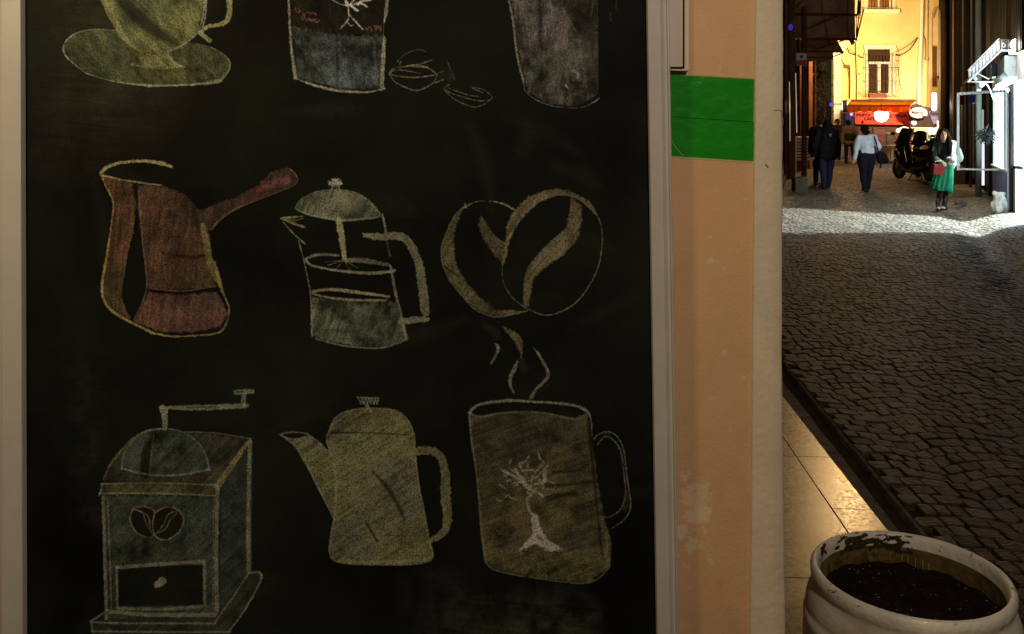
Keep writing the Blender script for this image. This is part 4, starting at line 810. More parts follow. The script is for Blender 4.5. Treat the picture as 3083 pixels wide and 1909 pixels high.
# ================================================================== far street
def on_wall(px): return 2.02 / ((px - CX) / F - .416)          # depth where a ray meets the right hand wall line
TW = Vector((.416, 1, 0)).normalized(); NW = Vector((-1, .416, 0)).normalized()   # along the right wall, out into the street
def WP(Y, z=0, out=0): return Vector((2.02 + .416 * Y, Y, z)) + NW * out
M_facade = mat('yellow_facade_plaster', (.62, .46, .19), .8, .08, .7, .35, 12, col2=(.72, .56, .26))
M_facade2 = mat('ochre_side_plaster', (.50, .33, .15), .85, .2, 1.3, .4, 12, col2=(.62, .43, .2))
M_cream2 = mat('cream_trim_paint', (.70, .62, .46), .7, .08, 2, .2, 30)
M_white = mat('white_joinery', (.66, .60, .50), .5, .08, 6)
M_pane = mat('dark_window_pane', (.045, .022, .014), .12, .4, 1.5, spec=.6)
M_curt = mat('orange_curtain', (.30, .13, .035), .8, .6, 14, stretch=(9, 1, .6))
M_iron = mat('wrought_iron', (.055, .035, .025), .6, .2, 20)
M_rust = mat('rusty_steel', (.050, .020, .011), .7, .4, 6, col2=(.10, .042, .020))
M_canv = mat('brown_canvas', (.22, .145, .085), .9, .3, 2.5, .4, 20)
M_beige = mat('beige_canvas', (.17, .12, .075), .9, .2, 3)
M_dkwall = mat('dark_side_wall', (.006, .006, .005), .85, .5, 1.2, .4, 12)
M_oran = mat('orange_awning_cloth', (.90, .38, .03), .8, .08, 3); M_redo = mat('red_orange_cloth', (.88, .24, .035), .8, .1, 3)
M_red = mat('red_banner', (.62, .075, .03), .6, .12, 3)
M_wood = mat('brown_wood_front', (.13, .055, .025), .55, .4, 4, .3, 30, stretch=(1, 1, 6)); M_slat = mat('wood_slat', (.26, .125, .06), .5, .3, 6)
M_black = mat('black_gloss_paint', (.010, .010, .012), .22, .2, 10, spec=.6, coat=.5); M_rub = mat('black_rubber', (.014, .014, .015), .75, .2, 20)
M_chr = mat('chrome', (.6, .6, .62), .15, 0, metal=1); M_glass = mat('clear_pane', (.9, .95, .95), .03, 0, trans=1, spec=.5)
M_glass.node_tree.nodes['Principled BSDF'].inputs['IOR'].default_value = 1.02
def translucent(m, k=.5):
    nt = m.node_tree; p = nt.nodes['Principled BSDF']; tr = nt.nodes.new('ShaderNodeBsdfTranslucent'); mx = nt.nodes.new('ShaderNodeMixShader'); mx.inputs[0].default_value = k
    nt.links.new(p.inputs['Base Color'].links[0].from_socket, tr.inputs[0]); nt.links.new(p.outputs[0], mx.inputs[1]); nt.links.new(tr.outputs[0], mx.inputs[2]); nt.links.new(mx.outputs[0], nt.nodes['Material Output'].inputs[0])
translucent(M_oran, .45); translucent(M_redo, .55)
def glow(name, col, s, base=None): return mat(name, base or tuple(min(1, c) * .8 for c in col), .5, 0, emit=col, estr=s)
G_globe = glow('globe_lamp_glow', (.86, .84, 1), 14); G_white = glow('cold_lamp_glow', (.84, .95, 1), 5.5); G_warm = glow('warm_lamp_glow', (1, .83, .58), 6); G_win = glow('lit_pane_glow', (.80, .96, 1), 13)
G_cream = glow('cream_window_glow', (1, .90, .55), 1.5); G_bulb = glow('bulb_glow', (1, .94, .88), 40)

def holed(name, x0, x1, z0, z1, holes, Y, th, m, parent):
    xs = sorted({x0, x1, *[h[0] for h in holes], *[h[1] for h in holes]}); zs = sorted({z0, z1, *[h[2] for h in holes], *[h[3] for h in holes]})
    b = MB(); ok = lambda i, j: not any(h[0] < (xs[i] + xs[i + 1]) / 2 < h[1] and h[2] < (zs[j] + zs[j + 1]) / 2 < h[3] for h in holes)
    for i in range(len(xs) - 1):
        for j in range(len(zs) - 1):
            if not ok(i, j): continue
            a, c, e, f = xs[i], xs[i + 1], zs[j], zs[j + 1]
            b.add([(a, Y, e), (c, Y, e), (c, Y, f), (a, Y, f)], [(0, 1, 2, 3)])
    for h in holes:
        a, c, e, f = h; b.add([(a, Y, e), (c, Y, e), (c, Y, f), (a, Y, f), (a, Y + th, e), (c, Y + th, e), (c, Y + th, f), (a, Y + th, f)], [(0, 1, 5, 4), (1, 2, 6, 5), (2, 3, 7, 6), (3, 0, 4, 7)])
    b.add([(x0, Y, z0), (x0, Y, z1), (x0, Y + 6, z1), (x0, Y + 6, z0), (x1, Y, z0), (x1, Y, z1), (x1, Y + 6, z1), (x1, Y + 6, z0)], [(0, 1, 2, 3), (4, 5, 6, 7), (1, 5, 6, 2)])
    return b.build(name, m, parent, fix=False)
YF = 39.0; fX = lambda px: gx(px, YF); fZ = lambda py: zz(py, YF)
yb = thing('yellow_building', (fX(2650), YF, 0), 'tall floodlit yellow building closing the far end of the street', 'building')
wins = [(fX(2610), fX(2686), fZ(284), fZ(144))] + [(fX(2610), fX(2686), fZ(26 - 190 * k), fZ(-114 - 190 * k)) for k in range(3)]
wins2 = [(fX(2470), fX(2500), fZ(26 - 190 * k), fZ(-114 - 190 * k)) for k in range(3)]
holed('wall', fX(2507), fX(2790), 0, 17.5, wins, YF, .22, M_facade, yb)
b = MB(); b.box((fX(2518), YF - .05, 8.7), (.31, .16, 17.4)); b.build('pilaster', M_cream2, yb)
b = MB(); b.box((fX(2640), YF + .1, 17.6), (4.4, .7, .25)); b.build('cornice', M_cream2, yb)
def window(parent, x0, x1, z0, z1, Y, sill=True, pane=M_pane, transom=.68, grille=True, curtain=False):
    f = MB(); t = .055
    for a, c, e, g in ((x0, x0 + t, z0, z1), (x1 - t, x1, z0, z1), (x0 + t, x1 - t, z1 - t, z1), (x0 + t, x1 - t, z0, z0 + t)): f.box(((a + c) / 2, Y + .09, (e + g) / 2), (c - a - .002, .06, g - e - .002))
    w_ = x1 - x0; h_ = z1 - z0; zt_ = z0 + h_ * transom; xm = (x0 + x1) / 2
    f.box((xm, Y + .088, zt_), (w_ - 2 * t, .07, .10)); f.box((xm, Y + .086, (z0 + zt_) / 2), (.13, .07, zt_ - z0 - .1))
    for s in (-1, 1): f.box((xm + s * (w_ / 2 - t - .03), Y + .085, (z0 + zt_) / 2), (.06, .05, zt_ - z0 - .1))
    fr = f.build('window', M_white, parent)
    b = MB(); b.box((xm, Y + .115, (zt_ + z1) / 2), (w_ - 2 * t, .01, z1 - zt_ - .05)); b.build('pane', pane, fr)
    for s in (-1, 1): b = MB(); b.box((xm + s * w_ / 4, Y + .116, (z0 + zt_) / 2), (w_ / 2 - .08, .01, zt_ - z0 - .05)); b.build('pane', pane, fr)
    b = MB()
    for a, c, e, g in ((x0 - .13, x0 - .002, z0 - .02, z1 + .12), (x1 + .002, x1 + .13, z0 - .02, z1 + .12), (x0 - .001, x1 + .001, z1 + .002, z1 + .12)): b.box(((a + c) / 2, Y - .02, (e + g) / 2), (c - a, .06, g - e))
    b.build('surround', M_cream2, parent)
    if sill: b = MB(); b.box((xm, Y - .09, z0 - .12), (w_ + .5, .24, .16)); b.build('sill', M_cream2, parent, bevel=.02)
    if grille:
        g = MB(); xs_ = [x0 - .17 + (w_ + .34) * i / 11 for i in range(12)]; zb, zt2 = z0 - .14, z1 - .28; yo = Y - .30
        for x in xs_: g.tube([(x, yo, zb - (.0)), (x, yo, zt2)], .011, 5)
        for zz_ in (zb + .02, zb + h_ * .35, zb + h_ * .64, zt2): g.tube([(xs_[0], Y, zz_), (xs_[0], yo, zz_), (xs_[-1], yo, zz_), (xs_[-1], Y, zz_)], .012, 5)
        for zz_ in [zb + h_ * k for k in (.12, .24, .47, .57, .76)]:
            for s in (0, -1):
                q_ = [(xs_[s] + (.05 if s == 0 else -.05) * (1 + math.cos(a)), yo - .005, zz_ + .06 * math.sin(a)) for a in [k * .7 for k in range(7)]]; g.tube(q_, .009, 5)
        g.tube([(xs_[0], yo, zt2), (xs_[0], Y, z1 + .1)], .009, 5); g.tube([(xs_[-1], yo, zt2), (xs_[-1], Y, z1 + .1)], .009, 5)
        tag(g.build('window_grille', M_iron, parent), kind=None)
    return fr
window(yb, *wins[0], YF, sill=False)
for w_ in wins[1:]: window(yb, *w_, YF, pane=M_curt, transom=.72, grille=False)
# bars and sill of the window cut by the top of the picture
g = MB()
for i in range(9): x = wins[1][0] + .06 + (wins[1][1] - wins[1][0] - .12) * i / 8; g.tube([(x, YF - .04, wins[1][2] - .03), (x, YF - .04, wins[1][2] + 1.6)], .011, 5)
g.tube([(wins[1][0] - .3, YF - .06, wins[1][2] + .05), (wins[1][1] + .2, YF - .06, wins[1][2] + .05)], .01, 5); g.build('window_grille', M_iron, yb)
b = MB(); c = at(2641, 288, YF - .26); b.box(c, (.72, .18, .17)); fb = b.build('flower_box', mat('terracotta_box', (.20, .06, .03), .8), yb, bevel=.01)
b = MB()
for i in range(46):
    p_ = c + Vector((random.uniform(-.33, .33), random.uniform(-.07, .07), .09 + random.uniform(0, .13))); a_ = random.uniform(0, 6); v1 = Vector((math.cos(a_), math.sin(a_), .6)) * .05; v2 = Vector((-math.sin(a_), math.cos(a_), .3)) * .028
    b.add([p_ - v2, p_ + v1, p_ + v2, p_ - v1], [(0, 1, 2, 3)])
tag(b.build('box_plants', mat('dry_leaves', (.10, .07, .03), .8), fb, fix=False), kind='stuff')
# pipes, cables, boxes on the facade
b = MB(); b.tube([at(2781, -900, YF - .12), at(2778, -60, YF - .12), at(2773, 120, YF - .12), at(2768, 210, YF - .12), at(2766, 300, YF - .14), at(2766, 345, YF - .14)], .075, 10); b.build('downpipe', M_cream2, yb, smooth=True)
b = MB(); b.tube([at(2793, -300, YF - .05), at(2791, 110, YF - .05), at(2790, 240, YF - .05), at(2789, 330, YF - .05)], .03, 6); b.build('conduit', M_facade2, yb, smooth=True)
b = MB(); b.tube([at(2575, 126, YF - .03), at(2577, 200, YF - .03), at(2579, 240, YF - .03), at(2578, 300, YF - .03)], .022, 6); b.build('conduit', M_iron, yb)
b = MB(); b.tube([at(2557.5, 198, YF - .04), at(2558, 250, YF - .04), at(2557.5, 296, YF - .04)], .032, 6); b.build('conduit', M_iron, yb)
b = MB(); b.box(at(2549.5, 200, YF - .06), (.24, .12, .13)); b.build('junction_box', mat('box_olive', (.14, .10, .03), .6), yb, bevel=.01)
def cable(pts, nm='cable', r_=.010, Y=YF - .05, m=None): b = MB(); b.tube([at(x, y, Y) for x, y in pts], r_, 5); return b.build(nm, m or M_iron, yb)
cable([(2551, 144), (2556, 158), (2566, 163), (2576, 164)], r_=.02); cable([(2556, 148), (2564, 156), (2574, 161)]); cable([(2525, 168), (2536, 183), (2543, 196)], r_=.014); cable([(2551, 205), (2555, 225), (2558, 250)])
cable([(2763, 114), (2752, 132), (2738, 150), (2722, 161), (2706, 168), (2695, 165)], r_=.018); cable([(2762, 112), (2742, 132), (2716, 148), (2698, 156), (2688, 158)], r_=.012); cable([(2778, 104), (2786, 118), (2787, 165), (2784, 178), (2791, 184), (2797, 176)], r_=.016)
cable([(2583, 166), (2590, 172), (2600, 173)], r_=.025); cable([(2701, 178), (2706, 230), (2713, 262), (2722, 290)], r_=.007)
for (x, y) in ((2574, 124), (2586, 222), (2585, 280), (2690, 20)): b = MB(); b.ball(at(x, y, YF - .02), .035, 8); b.build('wall_bolt', M_iron, yb)
# right hand bay, a little darker, running back
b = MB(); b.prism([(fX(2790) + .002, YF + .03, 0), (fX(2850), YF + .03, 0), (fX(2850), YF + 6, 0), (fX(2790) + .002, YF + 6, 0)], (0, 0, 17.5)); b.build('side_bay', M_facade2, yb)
b = MB(); b.box(at(2813.5, 200, YF - .0), (.17, .06, 1.7)); b.build('slit_window', mat('brown_slit', (.10, .045, .015), .6), yb)
b = MB(); b.bar(at(2817, 20, YF - .04), at(2806, 54, YF - .04), .10, .05); b.build('wall_board', mat('board_olive', (.36, .25, .08), .7), yb)
b = MB(); b.bar(at(2805, 40, YF - .02), at(2805, 146, YF - .02), .03, .02); b.build('conduit', M_facade2, yb)
# ---- ground floor of the far cafe
b = MB(); b.box(((fX(2540) + fX(2742)) / 2, YF - .06, fZ(420) / 2 + .45), (fX(2742) - fX(2540), .1, 2.3)); b.build('shop_front', M_wood, yb)
b = MB(); b.prism([at(2529, 330, YF - .04), at(2529, 482, YF - .04), at(2552, 482, YF - .04), at(2556, 380, YF - .04), at(2560, 330, YF - .04)], (0, -.12, 0)); b.build('pillar', M_beige, yb)
b = MB(); b.box(at(2556, 372, 38.55), (.36, .2, .9)); b.build('dark_sign', mat('navy_board', (.03, .03, .06), .6), yb)
b = MB()
st = [(2563 + 8 * math.cos(a) * (1 if k % 2 else .42), 344 + 8 * math.sin(a) * (1 if k % 2 else .42)) for k, a in enumerate([i * math.pi / 5 for i in range(10)])]
b.prism([at(x, y, 38.42) for x, y in st], (0, -.01, 0)); b.build('star', glow('star_lavender', (.5, .45, .7), .5), yb)
# awning
aw = thing('orange_awning', tuple(at(2645, 312, 37.6)), 'orange cloth awning with a hanging valance over the far cafe', 'awning')
b = MB(); b.bar(at(2565, 303, YF - .12), at(2755, 303, YF - .12), .16, .085); b.build('cassette', mat('awning_case_brown', (.12, .05, .02), .6), aw)
def clothgrid(c00, c10, c11, c01, nx, ny, fn, name, m, parent, th=.004):
    vs = []
    for j in range(ny + 1):
        for i in range(nx + 1):
            s, t = i / nx, j / ny; p_ = (Vector(c00) * (1 - s) + Vector(c10) * s) * (1 - t) + (Vector(c01) * (1 - s) + Vector(c11) * s) * t; vs.append(p_ + fn(s, t))
    b = MB(); b.add(vs, [(j * (nx + 1) + i, (j + 1) * (nx + 1) + i, (j + 1) * (nx + 1) + i + 1, j * (nx + 1) + i + 1) for j in range(ny) for i in range(nx)])
    o = b.build(name, m, parent, smooth=True, fix=False); md = o.modifiers.new('t', 'SOLIDIFY'); md.thickness = th; return o
clothgrid(at(2562, 306, YF - .2), at(2752, 306, YF - .2), at(2741, 318, 36.35), at(2550, 318, 36.35), 30, 6, lambda s, t: Vector((0, 0, -.03 * math.sin(math.pi * t) + .008 * math.sin(s * 60))), 'top_cloth', M_oran, aw)
b = MB(); b.bar(at(2550, 318, 36.32), at(2741, 318, 36.32), .06, .05); b.build('front_bar', M_beige, aw)
clothgrid(at(2550, 319.5, 36.3), at(2741, 319.5, 36.3), at(2740, 337, 36.34), at(2552, 336, 36.34), 90, 6, lambda s, t: Vector((0, .03 * t * math.sin(s * 70) + .03 * t * math.sin(s * 31 + 1), .02 * t * math.sin(s * 40) - (.10 * t * (1 - s * 8) if s < .12 else 0))), 'valance', M_redo, aw)
for s in (2552, 2740): b = MB(); b.bar(at(s, 319, 36.4), at(s + 8, 308, YF - .2), .03, .03); b.build('arm', M_beige, aw)
# banner with lettering
bn = thing('cafe_banner', tuple(at(2654, 357, 38.6)), 'red banner lettered PEPO CAFE RESTAUR above the far cafe front', 'sign')
b = MB(); b.prism([at(2573, 337, 38.65), at(2573, 374, 38.65), at(2735, 376, 38.65), at(2735, 337, 38.65)], (0, -.03, 0)); b.build('banner', M_red, bn)
M_ink = mat('dark_lettering', (.03, .008, .006), .6)
FH = None
def text(s, px0, px1, py0, py1, Y, m, parent, name='lettering', shear=0, ext=.004, rot=0):
    cu = bpy.data.curves.new('t', 'FONT'); cu.body = s; cu.size = 1; cu.extrude = 0; cu.shear = shear; cu.offset = .022
    to = bpy.data.objects.new('t', cu); COL.objects.link(to); dg = bpy.context.evaluated_depsgraph_get(); me = bpy.data.meshes.new_from_object(to.evaluated_get(dg)); bpy.data.objects.remove(to)
    xs_ = [v.co.x for v in me.vertices]; ys_ = [v.co.y for v in me.vertices]; x0, x1, y0, y1 = min(xs_), max(xs_), min(ys_), max(ys_)
    P0 = at(px0, py1, Y); P1 = at(px1, py0, Y)
    for v in me.vertices:
        s_ = (v.co.x - x0) / (x1 - x0); t_ = (v.co.y - y0) / (y1 - y0); v.co = Vector((P0.x + (P1.x - P0.x) * s_, Y, P0.z + (P1.z - P0.z) * t_ + rot * (s_ - .5)))
    o = link_mesh(name, me, m, parent); md = o.modifiers.new('t', 'SOLIDIFY'); md.thickness = .006; md.offset = 0; return o
text('PEPO', 2579, 2620, 342.5, 351, 38.612, M_ink, bn); text('CAFE', 2601, 2634, 353.5, 362.5, 38.612, M_ink, bn); text('RESTAUR', 2672, 2731, 344.5, 353.5, 38.612, M_ink, bn)
b = MB(); b.ball(at(2597, 368, 38.61), .05, 8, sc_=(1, .2, 1.4)); b.build('mark', M_ink, bn); b = MB(); b.ball(at(2720, 369, 38.61), .05, 8, sc_=(1, .2, 1.2)); b.build('mark', M_ink, bn)
b = MB(); b.bar(at(2737, 338, 38.5), at(2737, 400, 38.5), .07, .05); b.build('post', M_red, bn)
gl = thing('globe_lamp', tuple(at(2654, 346, 37.0)), 'large glowing white globe lamp hanging below the orange awning', 'lamp')
b = MB(); b.ball(at(2654, 347, 37.0), .27, 24); b.build('globe', G_globe, gl, smooth=True)
b = MB(); b.tube([at(2654, 325, 37.0), at(2654, 312, 37.0)], .015, 6); b.build('rod', M_iron, gl)
# round double sided lit sign on the pilaster
rs_ = thing('round_light_sign', tuple(at(2545, 320, 38.2)), 'round lit sign with dark rim projecting from the far building corner', 'sign')
ax = Vector((1, -.38, 0)).normalized(); q3 = ax.to_track_quat('Z', 'Y').to_matrix(); c = at(2544, 320, 38.1)
b = MB(); b.lathe([(.235, -.09), (.25, -.09), (.25, .09), (.235, .09)], c, 28, rot=q3); b.build('rim', M_iron, rs_, smooth=True, angle=40)
b = MB(); b.lathe([(.001, .1), (.15, .1), (.234, .085)], c, 28, rot=q3); b.build('lit_face', G_white, rs_); b = MB(); b.lathe([(.234, -.085), (.15, -.1), (.001, -.1)], c, 28, rot=q3); b.build('lit_face', G_white, rs_)
b = MB(); b.tube([c + Vector((0, 0, .1)), c + Vector((-.2, .7, .1))], .02, 6); b.build('bracket', M_iron, rs_)
# oval coffee sign over a dark menu board
ov = thing('oval_sign', tuple(at(2763, 339, 37.9)), 'white oval coffee sign with dark script lettering Segafredo', 'sign')
def ellp(cx0, cy0, rx, ry, Y, n=32): return [at(cx0 + rx * math.cos(2 * math.pi * k / n), cy0 - ry * math.sin(2 * math.pi * k / n), Y) for k in range(n)]
b = MB(); b.prism(ellp(2763, 339.5, 27, 17, 37.95), (0, -.08, 0)); b.build('rim', mat('oval_rim', (.20, .17, .15), .5), ov)
b = MB(); b.prism(ellp(2763, 339.5, 25, 15.2, 37.868), (0, -.012, 0)); b.build('face', mat('oval_face', (.34, .30, .25), .6, 0), ov)
text('Segafredo', 2743, 2783, 332, 347, 37.852, M_ink, ov, shear=.35, rot=-.05)
mb = thing('menu_board', tuple(at(2774, 352, 38.2)), 'dark brown board with a pale disc beneath the oval coffee sign', 'sign')
b = MB(); b.prism([at(2737, 330, 38.2), at(2748, 316, 38.2), at(2762, 312, 38.2), at(2780, 320, 38.2), at(2812, 326, 38.2), at(2816, 383, 38.2), at(2739, 384, 38.2)], (0, .06, 0)); b.build('board', mat('menu_brown', (.05, .028, .02), .5), mb)
b = MB(); b.prism(ellp(2751.5, 369, 8.5, 8, 38.19), (0, -.02, 0)); b.build('disc', mat('pale_disc', (.5, .42, .38), .5, emit=(.7, .55, .5), estr=.03), mb)
b = MB(); b.bar(at(2743, 384.5, 38.15), at(2765, 384.5, 38.15), .05, .03); b.build('strip_light', glow('strip_pale', (.9, .85, .7), .8), mb)
b = MB(); b.prism([at(2796, 338, 38.1), at(2838, 300, 38.1), at(2846, 290, 38.1), at(2846, 350, 38.1), at(2812, 376, 38.1)], (0, .04, 0)); b.build('lilac_panel', mat('lilac_sign', (.12, .09, .15), .6, emit=(.4, .3, .6), estr=.08), mb)
vl = thing('tube_lamp', tuple(at(2812, 300, 37.8)), 'tall bright white tube lamp on the far right wall', 'lamp')
b = MB(); b.cap(at(2812.5, 326, 37.6), .10, at(2812.5, 285, 37.6), .085, 14); b.build('tube', G_warm, vl, smooth=True); b = MB(); b.box(at(2812, 336, 37.65), (.2, .2, .08)); b.build('base', M_iron, vl, bevel=.01)
b = MB(); b.box(at(2785, 345, 37.7), (.13, .03, .09)); b.build('plate', glow('plate_pale', (.9, .8, .7), .9), vl)
# small lit things low in the far cafe
sh = thing('shade_lamp', tuple(at(2720, 392, 37.0)), 'small warm pinkish shade lamp glowing over the cafe tables', 'lamp')
b = MB(); b.lathe([(.02, .12), (.12, .09), (.26, 0), (.27, -.02), (.2, .02)], at(2722, 390, 37.0), 20); b.build('shade', glow('pink_shade', (1, .68, .48), .9), sh, smooth=True); b = MB(); b.ball(at(2704, 393, 37.0), .075, 12); b.build('bulb', G_warm, sh)
for (x0, x1, y0, y1, m, nm, lb) in ((2822, 2847, 364, 386, G_cream, 'lit_window', 'small cream lit window low on the far right'),):
    t = thing(nm, tuple(at((x0 + x1) / 2, y1, 37.9)), lb, 'window'); b = MB(); b.box((at((x0 + x1) / 2, (y0 + y1) / 2, 37.9)), (gx(x1, 37.9) - gx(x0, 37.9), .05, zz(y0, 37.9) - zz(y1, 37.9))); b.build('pane', m, t)
    b = MB(); b.bar(at((x0 + x1) / 2 - 2, y0, 37.86), at((x0 + x1) / 2 - 2, y1, 37.86), .06, .02); b.build('mullion', M_iron, t)
t = thing('window_glimpse', tuple(at(2808, 415, 37.4)), 'cream lit window glimpsed behind the scooters beside the girl', 'sign')
b = MB(); b.prism([at(x, y, 37.4) for x, y in ((2795, 390), (2800, 386), (2822, 385), (2822, 392), (2812, 408), (2807, 422), (2804, 410), (2797, 404))], (0, .06, 0)); b.build('face', G_cream, t)  # lit window between dark things, cut as one glowing shape
b = MB(); b.bar(at(2803, 388, 37.36), at(2806, 402, 37.36), .04, .02); b.build('stroke', M_iron, t)
t = thing('green_counter_panel', tuple(at(2777, 412, 37.6)), 'pale olive counter panel behind the parked scooters', 'counter')
b = MB(); b.box(at(2778, 402, 37.6), (.72, .1, .5)); b.build('panel', mat('olive_panel', (.32, .33, .17), .7, .2, 4), t, bevel=.01); b = MB(); b.box(at(2778, 442, 37.62), (.7, .08, .8)); b.build('base', M_dkwall, t)
sc_ = thing('slatted_screen', tuple(at(2650, 440, 37.6)), 'brown wooden slatted screen at the far cafe front', 'screen')
for k in range(8): b = MB(); b.bar(at(2631, 387 + 6.6 * k, 37.6), at(2670, 391 + 6.3 * k, 37.3), .03, .062); b.build('slat', M_slat, sc_)
for x, dy, Y in ((2629, 0, 37.62), (2671, 3, 37.28)): b = MB(); b.bar(at(x, 383 + dy, Y), at(x, 482, Y), .06, .06); b.build('post', M_wood, sc_)
b = MB(); b.bar(at(2629, 383, 37.62), at(2672, 386, 37.28), .06, .06); b.build('rail', M_wood, sc_); b = MB(); b.prism([at(2631, 441, 37.6), at(2631, 480, 37.6), at(2670, 484, 37.3), at(2670, 442, 37.3)], (0, .04, 0)); b.build('panel', M_wood, sc_)
t = thing('grey_pillar', tuple(at(2679, 482, 37.2)), 'short grey pillar beside the wooden screen', 'pillar'); b = MB(); b.box(at(2678, 440, 37.3), (.24, .2, 1.05)); b.build('shaft', mat('grey_stone', (.22, .19, .15), .8), t, bevel=.01); b = MB(); b.box(at(2678, 401, 37.3), (.3, .26, .06)); b.build('cap', mat('grey_stone_cap', (.25, .22, .18), .8), t)
tb = thing('cafe_table', tuple(at(2692, 490, 36.6)), 'small square cafe table at the far end left of the scooters', 'table')
b = MB(); b.box(at(2692, 439, 36.6), (.62, .6, .035)); b.build('tabletop', mat('table_top_grey', (.30, .27, .22), .4), tb, bevel=.004)
for dx in (-.24, .24):
    for dy in (-.22, .22): c = at(2692, 439, 36.6) + Vector((dx, dy, 0)); b = MB(); b.bar((c.x, c.y, .10), (c.x, c.y, c.z - .02), .045, .045); b.build('leg', M_slat if dx < 0 else M_beige, tb)
t = thing('paved_step', tuple(at(2640, 488, 35.6)), 'low kerb step in front of the far cafe', 'step'); M_stone = mat('step_stone', (.16, .13, .10), .85, .3, 3)
b = MB(); b.prism([(11.4, 35.5, -.05), (15.6, 35.9, -.05), (17.5, 39, -.05), (12.9, 39, -.05)], (0, 0, .15)); b.build('slab', M_stone, t, bevel=.01)
for k, (px, py, Y) in enumerate(((2592, 468, 36.9), (2610, 470, 37.2))):
    t = thing('cafe_chair', tuple(at(px, 486, Y)), ('dark wooden cafe chair against the far shop front, left one', 'dark wooden cafe chair against the far shop front, right one')[k], 'chair', 'chairs at the far cafe front'); c = at(px, 486, Y); c.z = .1
    b = MB(); b.box(c + Vector((0, 0, .44)), (.40, .38, .03)); b.build('seat', M_wood, t); b = MB(); b.box(c + Vector((0, .19, .72)), (.38, .03, .34)); b.build('backrest', M_wood, t)
    for dx in (-.17, .17):
        for dy in (-.16, .16): b = MB(); b.bar(c + Vector((dx, dy, 0)), c + Vector((dx, dy, .43)), .03, .03); b.build('leg', M_wood, t)

# ================================================================== left side of the far street
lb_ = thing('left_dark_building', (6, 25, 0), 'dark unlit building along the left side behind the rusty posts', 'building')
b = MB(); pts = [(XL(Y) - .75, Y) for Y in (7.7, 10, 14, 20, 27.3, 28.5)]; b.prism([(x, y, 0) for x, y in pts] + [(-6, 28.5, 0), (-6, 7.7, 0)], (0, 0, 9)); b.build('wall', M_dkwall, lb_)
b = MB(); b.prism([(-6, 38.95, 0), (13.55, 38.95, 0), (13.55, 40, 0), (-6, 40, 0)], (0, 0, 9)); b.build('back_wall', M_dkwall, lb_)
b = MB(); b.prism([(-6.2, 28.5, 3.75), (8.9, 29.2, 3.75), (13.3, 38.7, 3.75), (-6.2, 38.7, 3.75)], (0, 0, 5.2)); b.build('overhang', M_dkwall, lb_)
b = MB(); b.prism([at(2448, 186, 35.2), at(2448, 520, 35.2), at(2452, 520, 35.2), at(2452, 186, 35.2)], (0, -.1, 0)); b.build('door_frame', M_rust, lb_)
M_leaf = mat('dusty_leaf', (.05, .06, .03), .7, .6, 12); M_lil = mat('pale_poster', (.16, .15, .13), .7, .6, 5)
for k, (x, y, w_, h_) in enumerate(((2466, 278, 12, 26), (2470, 306, 14, 20), (2455, 224, 16, 10), (2478, 246, 10, 12))):
    t = MB(); t.box(at(x, y, 35.0), (w_ * .0127, .03, h_ * .0127)); t.build('notice', M_lil, lb_)
pl = thing('climbing_plant', tuple(at(2478, 470, 34.4)), 'dark dusty climbing plant on the left wall beside the yellow building', 'plant')
b = MB(); b.tube([(at(2480, 500, 34.4).x, 34.4, 0), at(2478, 400, 34.4), at(2484, 300, 34.4), at(2476, 200, 34.4)], [.05, .04, .03, .015], 6); b.build('stem', M_rust, pl)
b = MB(); r_ = random.Random(4)
for i in range(520):
    y = r_.uniform(185, 430); x = 2476 + r_.gauss(0, 13); p_ = at(x, y, 34.5 + r_.uniform(-.3, .3)); a_ = r_.uniform(0, 6.3); e = r_.uniform(-1, 1); v1 = Vector((math.cos(a_), math.sin(a_), e)) * .06; v2 = Vector((-math.sin(a_), math.cos(a_), .4)) * .032
    b.add([p_ - v2, p_ + v1, p_ + v2, p_ - v1], [(0, 1, 2, 3)])
tag(b.build('leaves', M_leaf, pl, fix=False), kind='stuff')
cn = thing('street_canopy', tuple(at(2400, 531, 27.5)), 'rusty steel post canopy with brown canvas panels over the left side of the street', 'canopy')
def post(px, pyb, Y, w_=.12, top=-80, m=M_rust, parent=cn, nm='post'):
    b = MB(); a = at(px, top, Y); zb = GZ(a.x, Y) - .02; b.bar((a.x, Y, zb), a, w_, w_); return b.build(nm, m, parent, bevel=.004)
post(2367, 0, 26.6, .10); post(2383, 534, 27.0, .17); post(2421, 531, 27.5, .125, 20); post(2439, 504, 31.5, .13, 110); post(2403, 0, 29.5, .045, 60); post(2455, 0, 33.4, .05, 150); post(2410, 0, 30.4, .06, 60)
b = MB(); b.tube([at(2376.5, 246, 26.4), at(2378, 330, 26.4), at(2378.5, 425, 26.4)], .012, 6); b.build('glow_rod', glow('lit_edge', (1, .72, .4), .28, (.8, .6, .4)), cn)  # no lamp: light caught on a thin pole, put in as emission
b = MB(); b.tube([at(2395.5, 220, 28.4), at(2397, 290, 28.4), at(2399, 400, 28.4)], .012, 6); b.build('glow_rod', glow('lit_edge_2', (1, .85, .65), .35, (.8, .7, .5)), cn)  # second lit pole, its light also put in as emission
def sheet(poly, Y, m, nm='canvas', th=.012): b = MB(); b.prism([at(x, y, Y) for x, y in poly], (0, th, 0)); return b.build(nm, m, cn)
sheet([(2389, -120), (2389, 44), (2574, 43.5), (2575, -120)], 28.0, M_canv); sheet([(2392, 46), (2392, 116), (2575, 118), (2574, 45)], 28.05, M_canv); sheet([(2380, 118), (2380, 190), (2508, 180), (2508, 158), (2540, 156), (2520, 120)], 29.6, M_canv)
sheet([(2500, 120), (2504, 156), (2538, 156), (2552, 138), (2562, 135), (2556, 121)], 30.6, M_beige)
